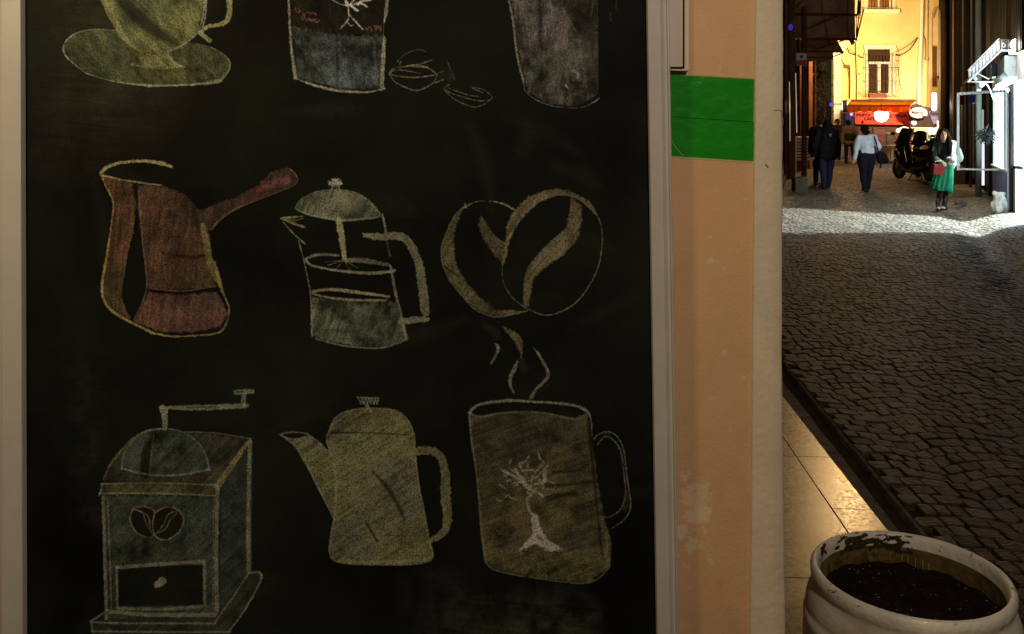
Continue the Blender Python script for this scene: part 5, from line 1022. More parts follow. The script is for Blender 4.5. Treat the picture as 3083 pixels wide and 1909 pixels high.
for (a, c, w_) in (((2385, 43), (2582, 45), .07), ((2380, 0), (2380, 1), .03), ((2420, 118), (2580, 118.5), .075), ((2390, 155.5), (2540, 156.5), .05), ((2430, 172), (2508, 173), .04), ((2424, 90), (2525, 46), .04), ((2440, 155), (2540, 121), .045), ((2455, 193), (2540, 158), .035), ((2380, 30), (2430, -6), .04), ((2471, -20), (2478, 45), .02), ((2480, 45), (2492, 118), .02), ((2553, -20), (2553, 118), .022), ((2492, 118), (2498, 145), .02), ((2588, -30), (2582, 44), .05), ((2598, -60), (2578, 118), .03), ((2600, 28), (2580, 112), .035), ((2592, -10), (2590, 50), .02), ((2575, 50), (2592, 55), .02)):
    b = MB(); b.bar(at(a[0], a[1], 27.9), at(c[0], c[1], 27.9), w_, w_ * .8, up=(0, 1, 0)); b.build('beam', M_rust, cn)
b = MB(); b.bar(at(2578, 47, 27.85), at(2578, 121, 27.85), .022, .02); b.build('beam', M_beige, cn)
b = MB(); b.bar(at(2511, 120, 30.4), at(2511, 184, 30.4), .05, .04); b.build('hanger', M_rust, cn)
fl = thing('floodlight', tuple(at(2563, 128, 33.0)), 'small floodlight under the canopy aimed at the yellow facade', 'lamp')
b = MB(); b.box(at(2563, 127, 33.3), (.18, .16, .14), tilt=Matrix.Rotation(.4, 3, 'Y')); b.build('housing', M_beige, fl, bevel=.01); b = MB(); b.box(at(2571, 125, 33.32), (.02, .13, .12), tilt=Matrix.Rotation(.4, 3, 'Y')); b.build('lens', G_warm, fl)
t = thing('hanging_bulb', tuple(at(2518, 151, 30.2)), 'bright round bulb under the beige canvas end of the canopy', 'lamp'); b = MB(); b.ball(at(2518, 151, 30.3), .055, 12); b.build('bulb', G_warm, t, smooth=True); b = MB(); b.tube([at(2518, 148, 30.3), at(2518, 122, 30.3)], .008, 5); b.build('cord', M_iron, t)
pv = MB(); pts = [(XL(Y), Y) for Y in (7.45, 10, 14, 20, 27.3)]; pv.prism([(x - .02, y, -.03) for x, y in pts] + [(x - .9, y, -.03) for x, y in reversed(pts)], (0, 0, .13)); tag(pv.build('pavement', mat('pavement_stone', (.10, .09, .075), .85, .4, 4, .3, 30), None, bevel=.01), kind='structure')
for k in range(4):
    Y = 9.2 + k * 2.3; x = XL(Y) - .75; x2 = XL(Y + 1.3) - .75; b = MB(); b.prism([(x + .005, Y, .12), (x2 + .005, Y + 1.3, .12), (x2 + .05, Y + 1.3, .12), (x + .05, Y, .12)], (0, 0, 2.3)); b.build('roller_shutter', mat('shutter_steel_%d' % k, (.05, .05, .055), .5, .3, 4, stretch=(1, 1, 14), bump=.6, bscale=8, spec=.2), lb_, bevel=.01)
# warning plate on the post
sg = thing('small_post_sign', tuple(at(2413, 180, 27.2)), 'small white and red sign with a blue shield on a rusty post', 'sign')
b = MB(); b.prism([at(2398, 160, 27.25), at(2398, 198, 27.25), at(2428, 198, 27.25), at(2428, 160, 27.25)], (0, -.015, 0)); b.build('plate', mat('plate_white', (.42, .41, .42), .5), sg)
b = MB(); b.prism([at(2399, 181, 27.234), at(2399, 197, 27.234), at(2427, 197, 27.234), at(2427, 181, 27.234)], (0, -.004, 0)); b.build('red_field', mat('plate_red', (.32, .05, .04), .5), sg)
b = MB(); b.prism([at(x, y, 27.233) for x, y in ((2407, 165), (2408, 172), (2413, 177), (2418, 172), (2419, 165), (2413, 167))], (0, -.004, 0)); b.build('shield', mat('shield_blue', (.02, .03, .09), .5), sg)
for x, y, Y, nm in ((2380, 82, 26.8, 'large'), (2501.5, 315, 36.5, 'tiny')):
    t = thing('blue_light', tuple(at(x, y, Y)), ('dim blue light on the leftmost post near the top', 'tiny blue light low beside the pale corner pilaster')[nm == 'tiny'], 'lamp'); b = MB(); b.ball(at(x, y, Y), .075 if nm == 'large' else .06, 12, sc_=(1, 1, 1.3)); b.build('bulb', glow('blue_glow_' + nm, (.10, .06, .9), .32 if nm == 'large' else 1.4, (.02, .02, .1)), t)
sh = thing('louvred_shutter', tuple(at(2418, 490, 29.3)), 'white louvred shutter standing behind the rusty posts', 'shutter'); M_louv = mat('louvre_white', (.62, .50, .42), .6)
for k in range(8): b = MB(); y = 415 + 9.2 * k; b.box(at(2419, y, 29.3), (.46, .03, .066), tilt=Matrix.Rotation(.35, 3, 'X')); b.build('slat', M_louv, sh)
for x in (2396, 2442): b = MB(); b.bar(at(x, 411, 29.3), at(x, 508, 29.3), .035, .04); b.build('frame', M_louv, sh)
t = thing('concrete_block', tuple(at(2413, 578, 21.5)), 'grey concrete block on the cobbles below the rusty posts', 'block')
c = at(2413, 557, 21.5); b = MB(); b.box((c.x, c.y + .15, .155), (.29, .32, .34)); b.build('block', mat('old_concrete', (.06, .057, .042), .85, .35, 6), t, bevel=.012)

# ================================================================== right side
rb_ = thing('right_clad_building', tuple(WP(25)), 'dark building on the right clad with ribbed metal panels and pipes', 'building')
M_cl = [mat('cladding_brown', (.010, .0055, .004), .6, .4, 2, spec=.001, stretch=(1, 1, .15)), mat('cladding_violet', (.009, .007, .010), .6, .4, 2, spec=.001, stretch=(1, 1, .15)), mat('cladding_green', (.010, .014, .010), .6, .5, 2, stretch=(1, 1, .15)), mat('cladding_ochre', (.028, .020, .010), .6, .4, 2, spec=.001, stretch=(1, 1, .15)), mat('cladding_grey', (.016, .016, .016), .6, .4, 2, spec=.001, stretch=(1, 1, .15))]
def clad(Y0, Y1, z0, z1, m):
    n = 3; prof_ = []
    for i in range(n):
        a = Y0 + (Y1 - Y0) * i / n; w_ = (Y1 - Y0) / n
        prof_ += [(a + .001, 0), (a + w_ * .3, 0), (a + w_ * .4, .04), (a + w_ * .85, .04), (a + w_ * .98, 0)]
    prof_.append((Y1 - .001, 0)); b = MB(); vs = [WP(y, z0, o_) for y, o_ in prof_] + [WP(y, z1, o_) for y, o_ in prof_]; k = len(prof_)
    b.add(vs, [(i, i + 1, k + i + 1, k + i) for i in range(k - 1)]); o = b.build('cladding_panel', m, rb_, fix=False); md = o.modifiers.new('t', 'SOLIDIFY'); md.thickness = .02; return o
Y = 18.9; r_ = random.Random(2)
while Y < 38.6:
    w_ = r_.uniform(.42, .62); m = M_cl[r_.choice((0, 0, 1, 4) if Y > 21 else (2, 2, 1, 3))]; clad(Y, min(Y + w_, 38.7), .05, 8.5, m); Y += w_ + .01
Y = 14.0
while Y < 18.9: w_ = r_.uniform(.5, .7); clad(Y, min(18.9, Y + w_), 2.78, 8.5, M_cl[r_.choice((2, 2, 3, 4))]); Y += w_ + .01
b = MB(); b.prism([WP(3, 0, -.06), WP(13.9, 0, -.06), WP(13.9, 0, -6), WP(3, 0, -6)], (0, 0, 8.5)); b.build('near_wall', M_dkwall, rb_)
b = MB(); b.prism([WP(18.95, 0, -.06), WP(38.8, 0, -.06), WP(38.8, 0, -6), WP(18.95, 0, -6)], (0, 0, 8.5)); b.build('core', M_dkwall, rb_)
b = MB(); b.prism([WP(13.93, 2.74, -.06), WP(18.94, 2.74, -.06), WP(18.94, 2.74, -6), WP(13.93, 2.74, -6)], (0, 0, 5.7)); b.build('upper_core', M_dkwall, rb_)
def pipe(px, r0, z0, z1, m, out=.15, nm='pipe', n=10): Y = on_wall(px); b = MB(); b.tube([WP(Y, z0, out), WP(Y, z1, out)], r0, n); return b.build(nm, m, rb_, smooth=True)
M_pb = mat('pipe_beige', (.22, .16, .10), .5, .2, 3); M_pw = mat('pipe_pale', (.5, .48, .46), .45, .1, 3); M_pbr = mat('pipe_brown', (.045, .028, .016), .5, .3, 3); M_pg = mat('pipe_greygreen', (.16, .18, .15), .5, .2, 3)
pipe(2872, .17, 0, 8, M_pbr, .3, n=16); pipe(2889, .045, .0, 8, M_pb); pipe(2884, .03, .5, 5.2, M_pw, .5); pipe(2841, .09, 0, 5.3, M_rust, .1)
pipe(2925, .022, 2.3, 8, M_pw, .2); pipe(2954, .018, 2.9, 8, M_pw, .2); pipe(2985, .06, .05, 8, M_pg, .24, n=16); pipe(2940, .016, .1, 2.6, M_pw); pipe(2915, .028, .8, 2.6, M_pw); pipe(2933, .018, 0, 2.6, M_pg, .2); pipe(2948, .02, .3, 2.5, M_pw, .12); pipe(2968, .03, .2, 2.5, M_rust, .3)
b = MB(); b.tube([WP(on_wall(2872), 3.1, .5), WP(on_wall(2872), 3.2, .2), WP(on_wall(2860), 3.25, .4)], .04, 8); b.build('pipe_elbow', M_rust, rb_, smooth=True)
cable2 = MB(); cable2.tube([at(2855, 62, 33), at(2850, 70, 33), at(2845, 85, 33)], .02, 5); cable2.build('cable', M_rust, rb_)
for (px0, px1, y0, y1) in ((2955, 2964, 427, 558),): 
    b = MB(); b.prism([at(px0, y0, 19.7), at(px0, y1, 19.7), at(px1, y1, 19.7), at(px1, y0, 19.7)], (0, .02, 0)); b.build('slat_glint', glow('slat_glint_glow', (.95, .9, 1), 1.0), rb_)  # fluorescent light reflected by white slats, put in as emission
    b = MB(); b.prism([at(px0, 330, 19.7), at(px0, 395, 19.7), at(px1 - 2, 395, 19.7), at(px1 - 2, 330, 19.7)], (0, .02, 0)); b.build('slat_glint', glow('slat_glint_glow_2', (.9, .88, .9), .35), rb_)  # fainter reflection higher up, emission as well
# chain beside the glowing slats
for k in range(13):
    b = MB(); c = at(2969, 432 + k * 9.5, 19.6); R3 = Matrix.Rotation(k % 2 * 1.57, 3, 'Z') @ Matrix.Rotation(1.57, 3, 'X'); b.tube([c + R3 @ Vector((.014 * math.cos(a), .026 * math.sin(a) , 0)) for a in [i * .785 for i in range(9)]], .005, 5); b.build('chain_link', M_rust, rb_)
t = thing('stone_plinth', tuple(WP(26)), 'worn pale stone plinth at the foot of the dark right wall', 'plinth'); b = MB(); b.prism([WP(24.2, 0, .12), WP(27.6, 0, .12), WP(27.6, 0, .55), WP(24.2, 0, .5)], (0, 0, .42)); b.build('block', mat('plinth_stone', (.22, .19, .14), .85, .3, 3), t, bevel=.02)
t = thing('door_step', tuple(WP(20.2)), 'low stone doorstep with a lit edge under the pipes', 'step'); b = MB(); b.prism([WP(19.2, .0, .06), WP(21.6, .0, .06), WP(21.4, .0, .62), WP(19.9, .0, .62)], (0, 0, .17)); b.build('slab', mat('doorstep_stone', (.34, .29, .2), .8, .2, 4), t, bevel=.01)
t = thing('flat_stone', tuple(at(2888, 618, 18.2)), 'dark flat crushed box lying on the cobbles right of the girl', 'rubbish'); c = at(2888, 616, 18.3); b = MB(); b.add([(c.x - .11, c.y - .1, .0), (c.x + .09, c.y - .14, .0), (c.x + .12, c.y + .12, .0), (c.x - .07, c.y + .1, .0), (c.x - .08, c.y - .08, .05), (c.x + .08, c.y - .1, .07), (c.x + .10, c.y + .08, .08), (c.x - .03, c.y + .07, .06)], [(3, 2, 1, 0), (4, 5, 6, 7), (0, 1, 5, 4), (1, 2, 6, 5), (2, 3, 7, 6), (3, 0, 4, 7)]); b.build('flap', mat('dirty_card', (.045, .04, .036), .8), t)
for (x0, x1, y0, y1, col, e, lbl) in ((2890, 2914, 288, 316, (.20, .03, .04), .05, 'dim red reflection in the open glass casement, built as a panel'), (2917, 2958, 286, 313, (.03, .06, .35), .22, 'blue reflection in the open glass casement, built as a glowing panel'), (2962, 2992, 288, 318, (.10, .45, .05), .16, 'green reflection in the open glass casement, built as a glowing panel')):  # reflections in the glass, built as faintly glowing panels behind it
    Y = 21.0 if x0 > 2900 else 24; t = thing('sign_reflection', tuple(at((x0 + x1) / 2, y1, Y)), lbl, 'sign', 'coloured reflections in the glass casement'); b = MB(); b.prism([at(x0, y0, Y), at(x0, y1, Y), at(x1, y1 - 1, Y), at(x1, y0 + 1, Y)], (0, .05, 0)); b.build('panel', glow('sign_%d' % x0, col, e * .5, tuple(c * .2 for c in col)), t)
    if e > .1: b = MB(); b.bar(at(x0 + 1, y1 - 2, Y - .03), at(x1 - 1, y1 - 3, Y - .03), .02, .02); b.build('strip_light', glow('sign_strip_%d' % x0, tuple(min(1, c * 2.2 + .05) for c in col), 1.1), t)  # no lamp: bright lower edge of the reflection, as emission

# ---- lit shop
M_shopw = mat('shop_white_wall', (.72, .74, .72), .6, .05, 3); M_marb = mat('yellowed_marble', (.36, .33, .25), .4, .3, 9, col2=(.50, .49, .45)); M_gframe = mat('white_casement_paint', (.36, .34, .34), .4, .05, 6)
shp = thing('lit_shop', tuple(WP(16)), 'brightly lit white shop at the right edge spilling light over the cobbles', 'shop')
b = MB(); b.prism([WP(13.93, 0, -.02), WP(13.93, 0, -5), WP(18.9, 0, -5), WP(18.9, 0, -.02)], (0, 0, .10)); b.build('floor', M_shopw, shp)
b = MB(); b.prism([(WP(13.93).x + .02, 13.93, .1), (12.6, 13.93, .1), (12.6, 13.80, .1), (WP(13.93).x + .02, 13.80, .1)], (0, 0, 2.64)); b.build('wall', M_shopw, shp)
b = MB(); b.prism([WP(18.8, .1, -.04), WP(18.8, .1, -5), WP(18.93, .1, -5), WP(18.93, .1, -.04)], (0, 0, 2.63)); b.build('wall', M_shopw, shp)
b = MB(); b.prism([WP(13.93, .1, -4.0), WP(13.93, .1, -4.1), WP(18.8, .1, -4.1), WP(18.8, .1, -4.0)], (0, 0, 2.63)); b.build('wall', M_shopw, shp)
b = MB(); b.prism([WP(13.93, 2.735, -.03), WP(13.93, 2.735, -5), WP(18.9, 2.735, -5), WP(18.9, 2.735, -.03)], (0, 0, -.04)); b.build('ceiling', M_shopw, shp)
def wpanel(Y0, Y1, z0, z1, m, nm, o0=-.10, o1=0.0): b = MB(); b.prism([WP(Y0, z0, o0), WP(Y1, z0, o0), WP(Y1, z0, o1), WP(Y0, z0, o1)], (0, 0, z1 - z0)); return b.build(nm, m, shp)
wpanel(13.94, 18.9, 2.34, 2.77, M_shopw, 'lintel'); wpanel(15.92, 16.16, .0, 2.33, M_shopw, 'jamb'); wpanel(18.72, 18.93, .0, 2.33, M_pg, 'jamb')
wpanel(16.17, 18.71, .0, .76, mat('blue_panel', (.20, .26, .55), .6, .2, 3), 'blue_panel')
b = MB(); b.prism([WP(16.17, .762, -.12), WP(18.71, .762, -.12), WP(18.71, .762, .05), WP(16.17, .762, .05)], (0, 0, .035)); b.build('window_sill', M_shopw, shp)
b = MB(); b.prism([WP(16.2, .80, -.05), WP(18.7, .80, -.05), WP(18.7, .80, -.04), WP(16.2, .80, -.04)], (0, 0, 1.5)); b.build('lit_pane', G_win, shp)
for Y in (16.9, 17.6, 18.2): b = MB(); b.prism([WP(Y, .8, -.035), WP(Y + .04, .8, -.035), WP(Y + .04, .8, -.005), WP(Y, .8, -.005)], (0, 0, 1.5)); b.build('mullion', M_gframe, shp)
# jamb and marble base beside the open door, facing the light
J = WP(15.5)
b = MB(); b.prism([(J.x + .03, 15.50, .0), (J.x + .62, 15.50, .0), (J.x + .62, 15.78, .0), (J.x + .14, 15.78, .0)], (0, 0, .86)); b.build('marble_base', M_marb, shp, bevel=.006)
b = MB(); b.prism([(J.x + .14, 15.46, .862), (J.x + .66, 15.46, .862), (J.x + .66, 15.78, .862), (J.x + .14, 15.78, .862)], (0, 0, .05)); b.build('ledge', mat('ledge_grey', (.20, .20, .18), .5), shp)
b = MB(); b.prism([(J.x + .02, 15.52, .92), (J.x + .13, 15.52, .92), (J.x + .13, 15.78, .92), (J.x + .08, 15.78, .92)], (0, 0, 1.4)); b.build('door_jamb', M_gframe, shp)
b = MB(); b.prism([(J.x + .14, 15.6, .92), (J.x + .64, 15.6, .92), (J.x + .64, 15.64, .92), (J.x + .14, 15.64, .92)], (0, 0, 1.42)); b.build('lit_door', glow('lit_door_glow', (.80, 1, .90), .62), shp)
for x in (.30, .47): b = MB(); b.box((J.x + x, 15.585, 1.6), (.02, .02, 1.35)); b.build('mullion', M_gframe, shp)
b = MB(); b.bar((gx(3044, 15.75), 15.75, 0), (gx(3044, 15.75), 15.75, 2.18), .062, .062); b.build('black_post', mat('post_black', (.008, .008, .010), .4), shp)
b = MB(); b.bar((gx(3038, 15.74), 15.77, 0.02), (gx(3038, 15.74), 15.77, 2.17), .010, .03); b.build('post_edge', M_gframe, shp)
# open glazed casement
gc = thing('glass_casement', tuple(at(2950, 515, 16.4)), 'open white framed glass casement sticking out from the lit shop window', 'window')
P0 = at(2884, 0, 16.5); P1 = WP(16.2, 0, .02)
def cs(x, t): return (P0 * (1 - x) + P1 * x) 
def cbar(xa, za, xb, zb, w_): b = MB(); a = cs(xa, 0); c = cs(xb, 0); b.bar((a.x, a.y, za), (c.x, c.y, zb), w_, .03, up=(0, 1, 0) if abs(za - zb) > .5 else (0, 0, 1)); return b.build('frame', M_gframe, gc)
cbar(0, .79, 0, 2.18, .042); cbar(.97, .79, .97, 2.22, .042); cbar(.02, .81, .95, .81, .03)
b = MB(); a = cs(.02, 0); c = cs(.95, 0); b.bar((a.x, a.y, 2.165), (c.x, c.y, 2.205), .03, .045); b.build('frame', M_gframe, gc)
b = MB(); b.prism([(a.x, a.y, .83), (c.x, c.y, .83), (c.x, c.y, 2.18), (a.x, a.y, 2.15)], (0, .005, 0)); b.build('pane', M_glass, gc)
b = MB(); b.ball(cs(-.01, 0) + Vector((-.01, -.02, 1.65)), .02, 8); b.build('knob', M_chr, gc)
# canopy with lattice edge, lamp, light box
cp = thing('lattice_canopy', tuple(at(2960, 246, 15.3)), 'small sloping canopy with white lattice fascia and scroll bracket over the lit shop', 'canopy')
M_lat = mat('lattice_white', (.62, .62, .60), .5, .1, 5); M_latd = mat('lattice_backing', (.10, .10, .09), .7)
top0, top1, bot0, bot1 = (2915, 212), (3008, 117), (2916, 246), (3012, 150)
b = MB(); b.prism([at(*p_, 15.33) for p_ in (top0, bot0, bot1, top1)], (0, .01, 0)); b.build('fascia_back', M_latd, cp)
b = MB(); b.prism([at(3008, 117, 15.33), at(3012, 150, 15.33), at(3110, 152, 15.33), at(3110, 119, 15.33)], (0, .01, 0)); b.build('fascia_back', M_latd, cp)
L2 = lambda a, c, t: (a[0] + (c[0] - a[0]) * t, a[1] + (c[1] - a[1]) * t)
for k in range(9):
    t0, t1 = k / 9 + .012, (k + 1) / 9 - .012; b = MB(); tA, tB, bA, bB = L2(top0, top1, t0), L2(top0, top1, t1), L2(bot0, bot1, t0), L2(bot0, bot1, t1)
    Yq = 15.315; PT = lambda s, r_: (tA[0] * (1 - s) + tB[0] * s) * (1 - r_) + (bA[0] * (1 - s) + bB[0] * s) * r_; PU = lambda s, r_: (tA[1] * (1 - s) + tB[1] * s) * (1 - r_) + (bA[1] * (1 - s) + bB[1] * s) * r_
    W = lambda s, r_: at(PT(s, r_), PU(s, r_), Yq)
    b.tube([W(.08, .05), W(.08, .9)], .006, 5); b.tube([W(.2, .85), W(.35, .2), W(.6, .12), W(.62, .4), W(.45, .5)], .011, 5); b.tube([W(.9, .12), W(.75, .8), W(.5, .88), W(.42, .65)], .011, 5); b.tube([W(.3, .9), W(.8, .1)], .009, 5)
    b.build('lattice_panel', M_lat, cp)
for k in range(5):
    b = MB(); x = 3016 + k * 20; b.tube([at(x, 120, 15.31), at(x, 148, 15.31)], .006, 5); b.tube([at(x + 5 + 6 * math.cos(a) * (1 - a / 9), 134 + 10 * math.sin(a) * (1 - a / 9), 15.31) for a in [i * .7 for i in range(10)]], .010, 5); b.build('lattice_panel', M_lat, cp)
b = MB(); b.bar(at(2914, 247, 15.3), at(3014, 152, 15.3), .022, .04, up=(0, 1, 0)); b.build('edge_rail', M_lat, cp); b = MB(); b.bar(at(3013, 152, 15.3), at(3110, 153, 15.3), .022, .04); b.build('edge_rail', M_lat, cp); b = MB(); b.bar(at(2914, 212, 15.3), at(3008, 116, 15.3), .012, .03, up=(0, 1, 0)); b.build('edge_rail', M_lat, cp)
E0, E1 = at(2916, 246, 15.36), at(3012, 150, 15.36); ev = Vector((TW.x * 1.6, TW.y * 1.6, 0)); b = MB(); b.prism([E0, E0 + ev, E1 + ev, E1], (0, 0, .02)); b.build('roof_sheet', mat('canopy_underside', (.10, .075, .06), .7), cp)
E2 = at(3110, 152, 15.36); b = MB(); b.prism([E1 + Vector((.002, 0, 0)), E1 + ev, E2 + ev, E2], (0, 0, .02)); b.build('roof_sheet', mat('canopy_underside_2', (.10, .07, .055), .7), cp)
b = MB(); b.bar(at(2917, 246.5, 15.3), at(2992, 246.5, 15.3), .018, .02); b.tube([at(2937 + (6.5 - a * .55) * math.cos(a), 236 + (6.5 - a * .55) * math.sin(a), 15.3) for a in [i * .6 for i in range(16)]], .009, 6); b.tube([at(2954 + (8 - a * .7) * math.cos(a + 3.8), 256 + (8 - a * .7) * math.sin(a + 3.8) * .9, 15.3) for a in [i * .6 for i in range(16)]], .011, 6)
b.tube([at(2950, 249, 15.3), at(2962, 249, 15.3), at(2972, 256, 15.3), at(2980, 270, 15.3), at(2986, 288, 15.3), at(2992, 303, 15.3)], .010, 6); b.tube([at(2944, 222, 15.3), at(2978, 239, 15.3)], .010, 6); b.build('scroll_bracket', M_lat, cp, smooth=True)
lbx = thing('light_box', tuple(at(3060, 232, 15.2)), 'tapered white light box sign lit from below under the lattice canopy', 'sign')
nr = [(3024, 167), (3104, 166), (3104, 233), (3062, 233), (3036, 230), (3024, 214)]; fr_ = [(x - 22 - (8 if y > 200 else 0), y + 27 + (8 if y > 200 else 0)) for x, y in nr]
b = MB(); n_ = len(nr); b.add([at(x, y, 15.15) for x, y in nr] + [at(x, y, 15.95) for x, y in fr_], [tuple(range(n_)), tuple(range(2 * n_ - 1, n_ - 1, -1))] + [(i, (i + 1) % n_, n_ + (i + 1) % n_, n_ + i) for i in range(n_)]); b.build('housing', mat('light_box_grey', (.34, .38, .36), .5, .1, 4), lbx, bevel=.01)
b = MB(); b.bar(at(3052, 239, 15.1), at(3006, 262, 15.5), .11, .03, up=(0, 1, 0)); b.build('tube_light', G_white, lbx)
for x, y in ((3046, 199), (3050, 203), (3056, 200), (3064, 200), (3072, 201)): b = MB(); b.bar(at(x, y, 15.14), at(x + 3, y + .5, 15.14), .012, .004); b.build('mark', M_rust, lbx)
t = thing('black_speaker', tuple(at(2988, 236, 15.6)), 'small black box hanging between canopy bracket and light box', 'speaker'); b = MB(); b.box(at(2988, 214, 15.7), (.12, .12, .25)); b.build('case', M_black, t, bevel=.008); b = MB(); b.box(at(2993, 232, 15.6), (.06, .01, .015)); b.build('label_plate', M_white, t)
bl = thing('bulb_lamp', tuple(at(3060, 150, 15.0)), 'glaring white round bulb lamp above the lit shop at the right edge', 'lamp'); b = MB(); b.ball(at(3062, 134, 14.9), .095, 20); b.build('bulb', G_bulb, bl, smooth=True); b = MB(); b.box(at(3060, 156, 14.9), (.19, .12, .07)); b.build('base', G_white, bl, bevel=.01)
bb_ = thing('dark_plant_bunch', tuple(at(2966, 420, 17.6)), 'dark bunch of dry twigs hanging behind the glass casement', 'plant'); b = MB(); r_ = random.Random(8)
for i in range(90):
    c = at(2966 + r_.gauss(0, 12), 410 + r_.gauss(0, 8), 17.6 + r_.uniform(-.1, .1)); v = Vector((r_.gauss(0, 1), r_.gauss(0, .4), r_.gauss(0, .6))).normalized() * .07; b.bar(c - v, c + v, .012, .012)
tag(b.build('twigs', M_rub, bb_), kind='stuff'); b = MB(); b.tube([at(2966, 396, 17.6), WP(18.6, 1.6, .1)], .006, 5); b.build('string', M_rust, bb_)
# plastic bag with knotted ears
bag = thing('plastic_bag', tuple(at(3008, 655, 15.75)), 'full whitish plastic rubbish bag leaning by the black post', 'bag')
c = at(3008, 655, 15.9); c.z = .06; b = MB(); b.ell(c + Vector((0, 0, .13)), (.135, .13, .15), 0, 20); b.ell(c + Vector((.01, 0, .26)), (.10, .10, .10), 0, 20); b.cap(c + Vector((-.02, 0, .33)), .05, c + Vector((-.09, -.02, .37)), .03); b.cap(c + Vector((.02, 0, .33)), .045, c + Vector((.09, 0, .35)), .035); b.ell(c + Vector((-.04, -.05, .09)), (.09, .09, .09))
b.remesh('bag', mat('milky_plastic', (.50, .47, .43), .28, .15, 8, .3, 40, spec=.6, coat=.4), bag, .012, 2, .030, 16)

# ================================================================== scooters
def make_scooter(label):
    t = thing('scooter', (0, 0, 0), label, 'scooter', 'black scooters parked on the right')
    for x in (-.66, .68):
        b = MB(); q_ = Matrix.Rotation(R(90), 3, 'X'); b.lathe([(.19, -.05), (.235, -.055), (.262, -.03), (.27, 0), (.262, .03), (.235, .055), (.19, .05)], (x, 0, .27), 28, rot=q_); wh = b.build('wheel', M_rub, t, smooth=True)
        b = MB(); b.lathe([(.001, -.03), (.05, -.035), (.19, -.02), (.19, .02), (.05, .035), (.001, .03)], (x, 0, .27), 16, rot=q_); b.build('rim', mat('rim_grey', (.12, .12, .13), .35, metal=.8, var=0), wh)
    b = MB(); b.ell((-.42, 0, .66), (.46, .17, .17), 0, 20, 0); b.ell((-.75, 0, .72), (.22, .13, .12)); b.cap((-.55, 0, .42), .17, (-.1, 0, .36), .17); b.cap((-.1, 0, .30), .16, (.35, 0, .33), .14); b.cap((.32, 0, .36), .15, (.47, 0, .86), .17); b.ell((.56, 0, .80), (.18, .20, .26)); b.cap((.42, .1, .42), .09, (.52, .16, .74), .1); b.cap((.42, -.1, .42), .09, (.52, -.16, .74), .1)
    b.remesh('body', M_black, t, .02, 4)
    b = MB(); b.cap((-.82, 0, .86), .07, (-.45, 0, .87), .10); b.cap((-.45, 0, .84), .11, (-.08, 0, .80), .09); b.ell((-.42, 0, .83), (.42, .15, .08)); b.remesh('seat', mat('seat_vinyl', (.012, .011, .011), .5, .2, 20), t, .018, 3)
    b = MB(); b.ell((-.86, 0, 1.02), (.20, .21, .16), 0, 20); b.remesh('top_case', M_black, t, .02, 2)
    b = MB(); b.tube([(.72, .07, .28), (.62, .07, .62)], .028, 8); b.tube([(.72, -.07, .28), (.62, -.07, .62)], .028, 8); b.build('fork', M_chr, t, smooth=True)
    b = MB(); b.ell((.68, 0, .50), (.26, .075, .10)); b.build('front_mudguard', M_black, t, smooth=True)
    b = MB(); b.tube([(.36, -.36, 1.02), (.46, -.20, 1.05), (.50, 0, 1.03), (.46, .20, 1.05), (.36, .36, 1.02)], .018, 8); b.tube([(.50, 0, .9), (.50, 0, 1.05)], .05, 8); b.build('handlebar', M_rub, t, smooth=True)
    for s in (-1, 1):
        b = MB(); b.tube([(.44, .24 * s, 1.05), (.46, .32 * s, 1.22)], .009, 6); b.ell((.46, .35 * s, 1.26), (.03, .075, .045)); b.build('mirror', M_black, t, smooth=True)
        b = MB(); b.cap((.34, .37 * s, 1.02), .024, (.38, .30 * s, 1.03), .024); b.build('grip', M_rub, t, smooth=True)
    b = MB(); vs = []
    for j in range(9):
        for i in range(11): s = (i / 10 - .5) * 2; h = j / 8; vs.append((.66 - .22 * h - .10 * s * s, s * (.22 - .05 * h), .98 + .44 * h - .05 * s * s * h))
    b.add(vs, [(j * 11 + i, j * 11 + i + 1, (j + 1) * 11 + i + 1, (j + 1) * 11 + i) for j in range(8) for i in range(10)]); o = b.build('windshield', mat('smoked_screen', (.02, .02, .022), .08, 0, spec=.7, coat=.5), t, smooth=True); md = o.modifiers.new('t', 'SOLIDIFY'); md.thickness = .006
    b = MB(); b.ell((.735, 0, .86), (.04, .11, .065)); b.build('headlight', mat('lamp_glass', (.5, .5, .5), .1, 0, spec=.8, coat=1), t, smooth=True)
    b = MB(); b.cap((-.25, -.17, .30), .045, (-.85, -.20, .38), .06); b.build('exhaust', M_chr, t, smooth=True)
    b = MB(); b.ell((-.97, 0, .74), (.03, .10, .04)); b.build('tail_light', mat('tail_red', (.25, .01, .01), .3), t, smooth=True)
    b = MB(); b.tube([(-.1, .12, .2), (-.05, .20, .02), (.0, .22, .01)], .014, 6); b.tube([(-.1, -.12, .2), (-.05, -.20, .02), (.0, -.22, .01)], .014, 6); b.build('stand', M_rub, t)
    b = MB(); b.box((-1.0, 0, .55), (.012, .18, .13)); b.build('number_plate', mat('plate_grey', (.4, .4, .42), .4), t)
    return t
def copy_tree(o, parent=None):
    c = o.copy(); COL.objects.link(c); c.parent = parent
    for ch in list(o.children): copy_tree(ch, c)
    return c
s1 = make_scooter('black scooter with tall dark windscreen parked nearest the girl'); s1.location = (11.35, 25.9, GZ(11.35, 25.9)); s1.rotation_euler = (0, 0, R(101)); s1.scale = (1.04, 1.04, 1.04)
s2 = copy_tree(s1); s2['label'] = 'second black scooter with round top case parked behind the first, at the wall'; s2.location = (12.05, 26.9, GZ(12.05, 26.9)); s2.rotation_euler = (0, 0, R(78)); s2.scale = (1, 1, 1)
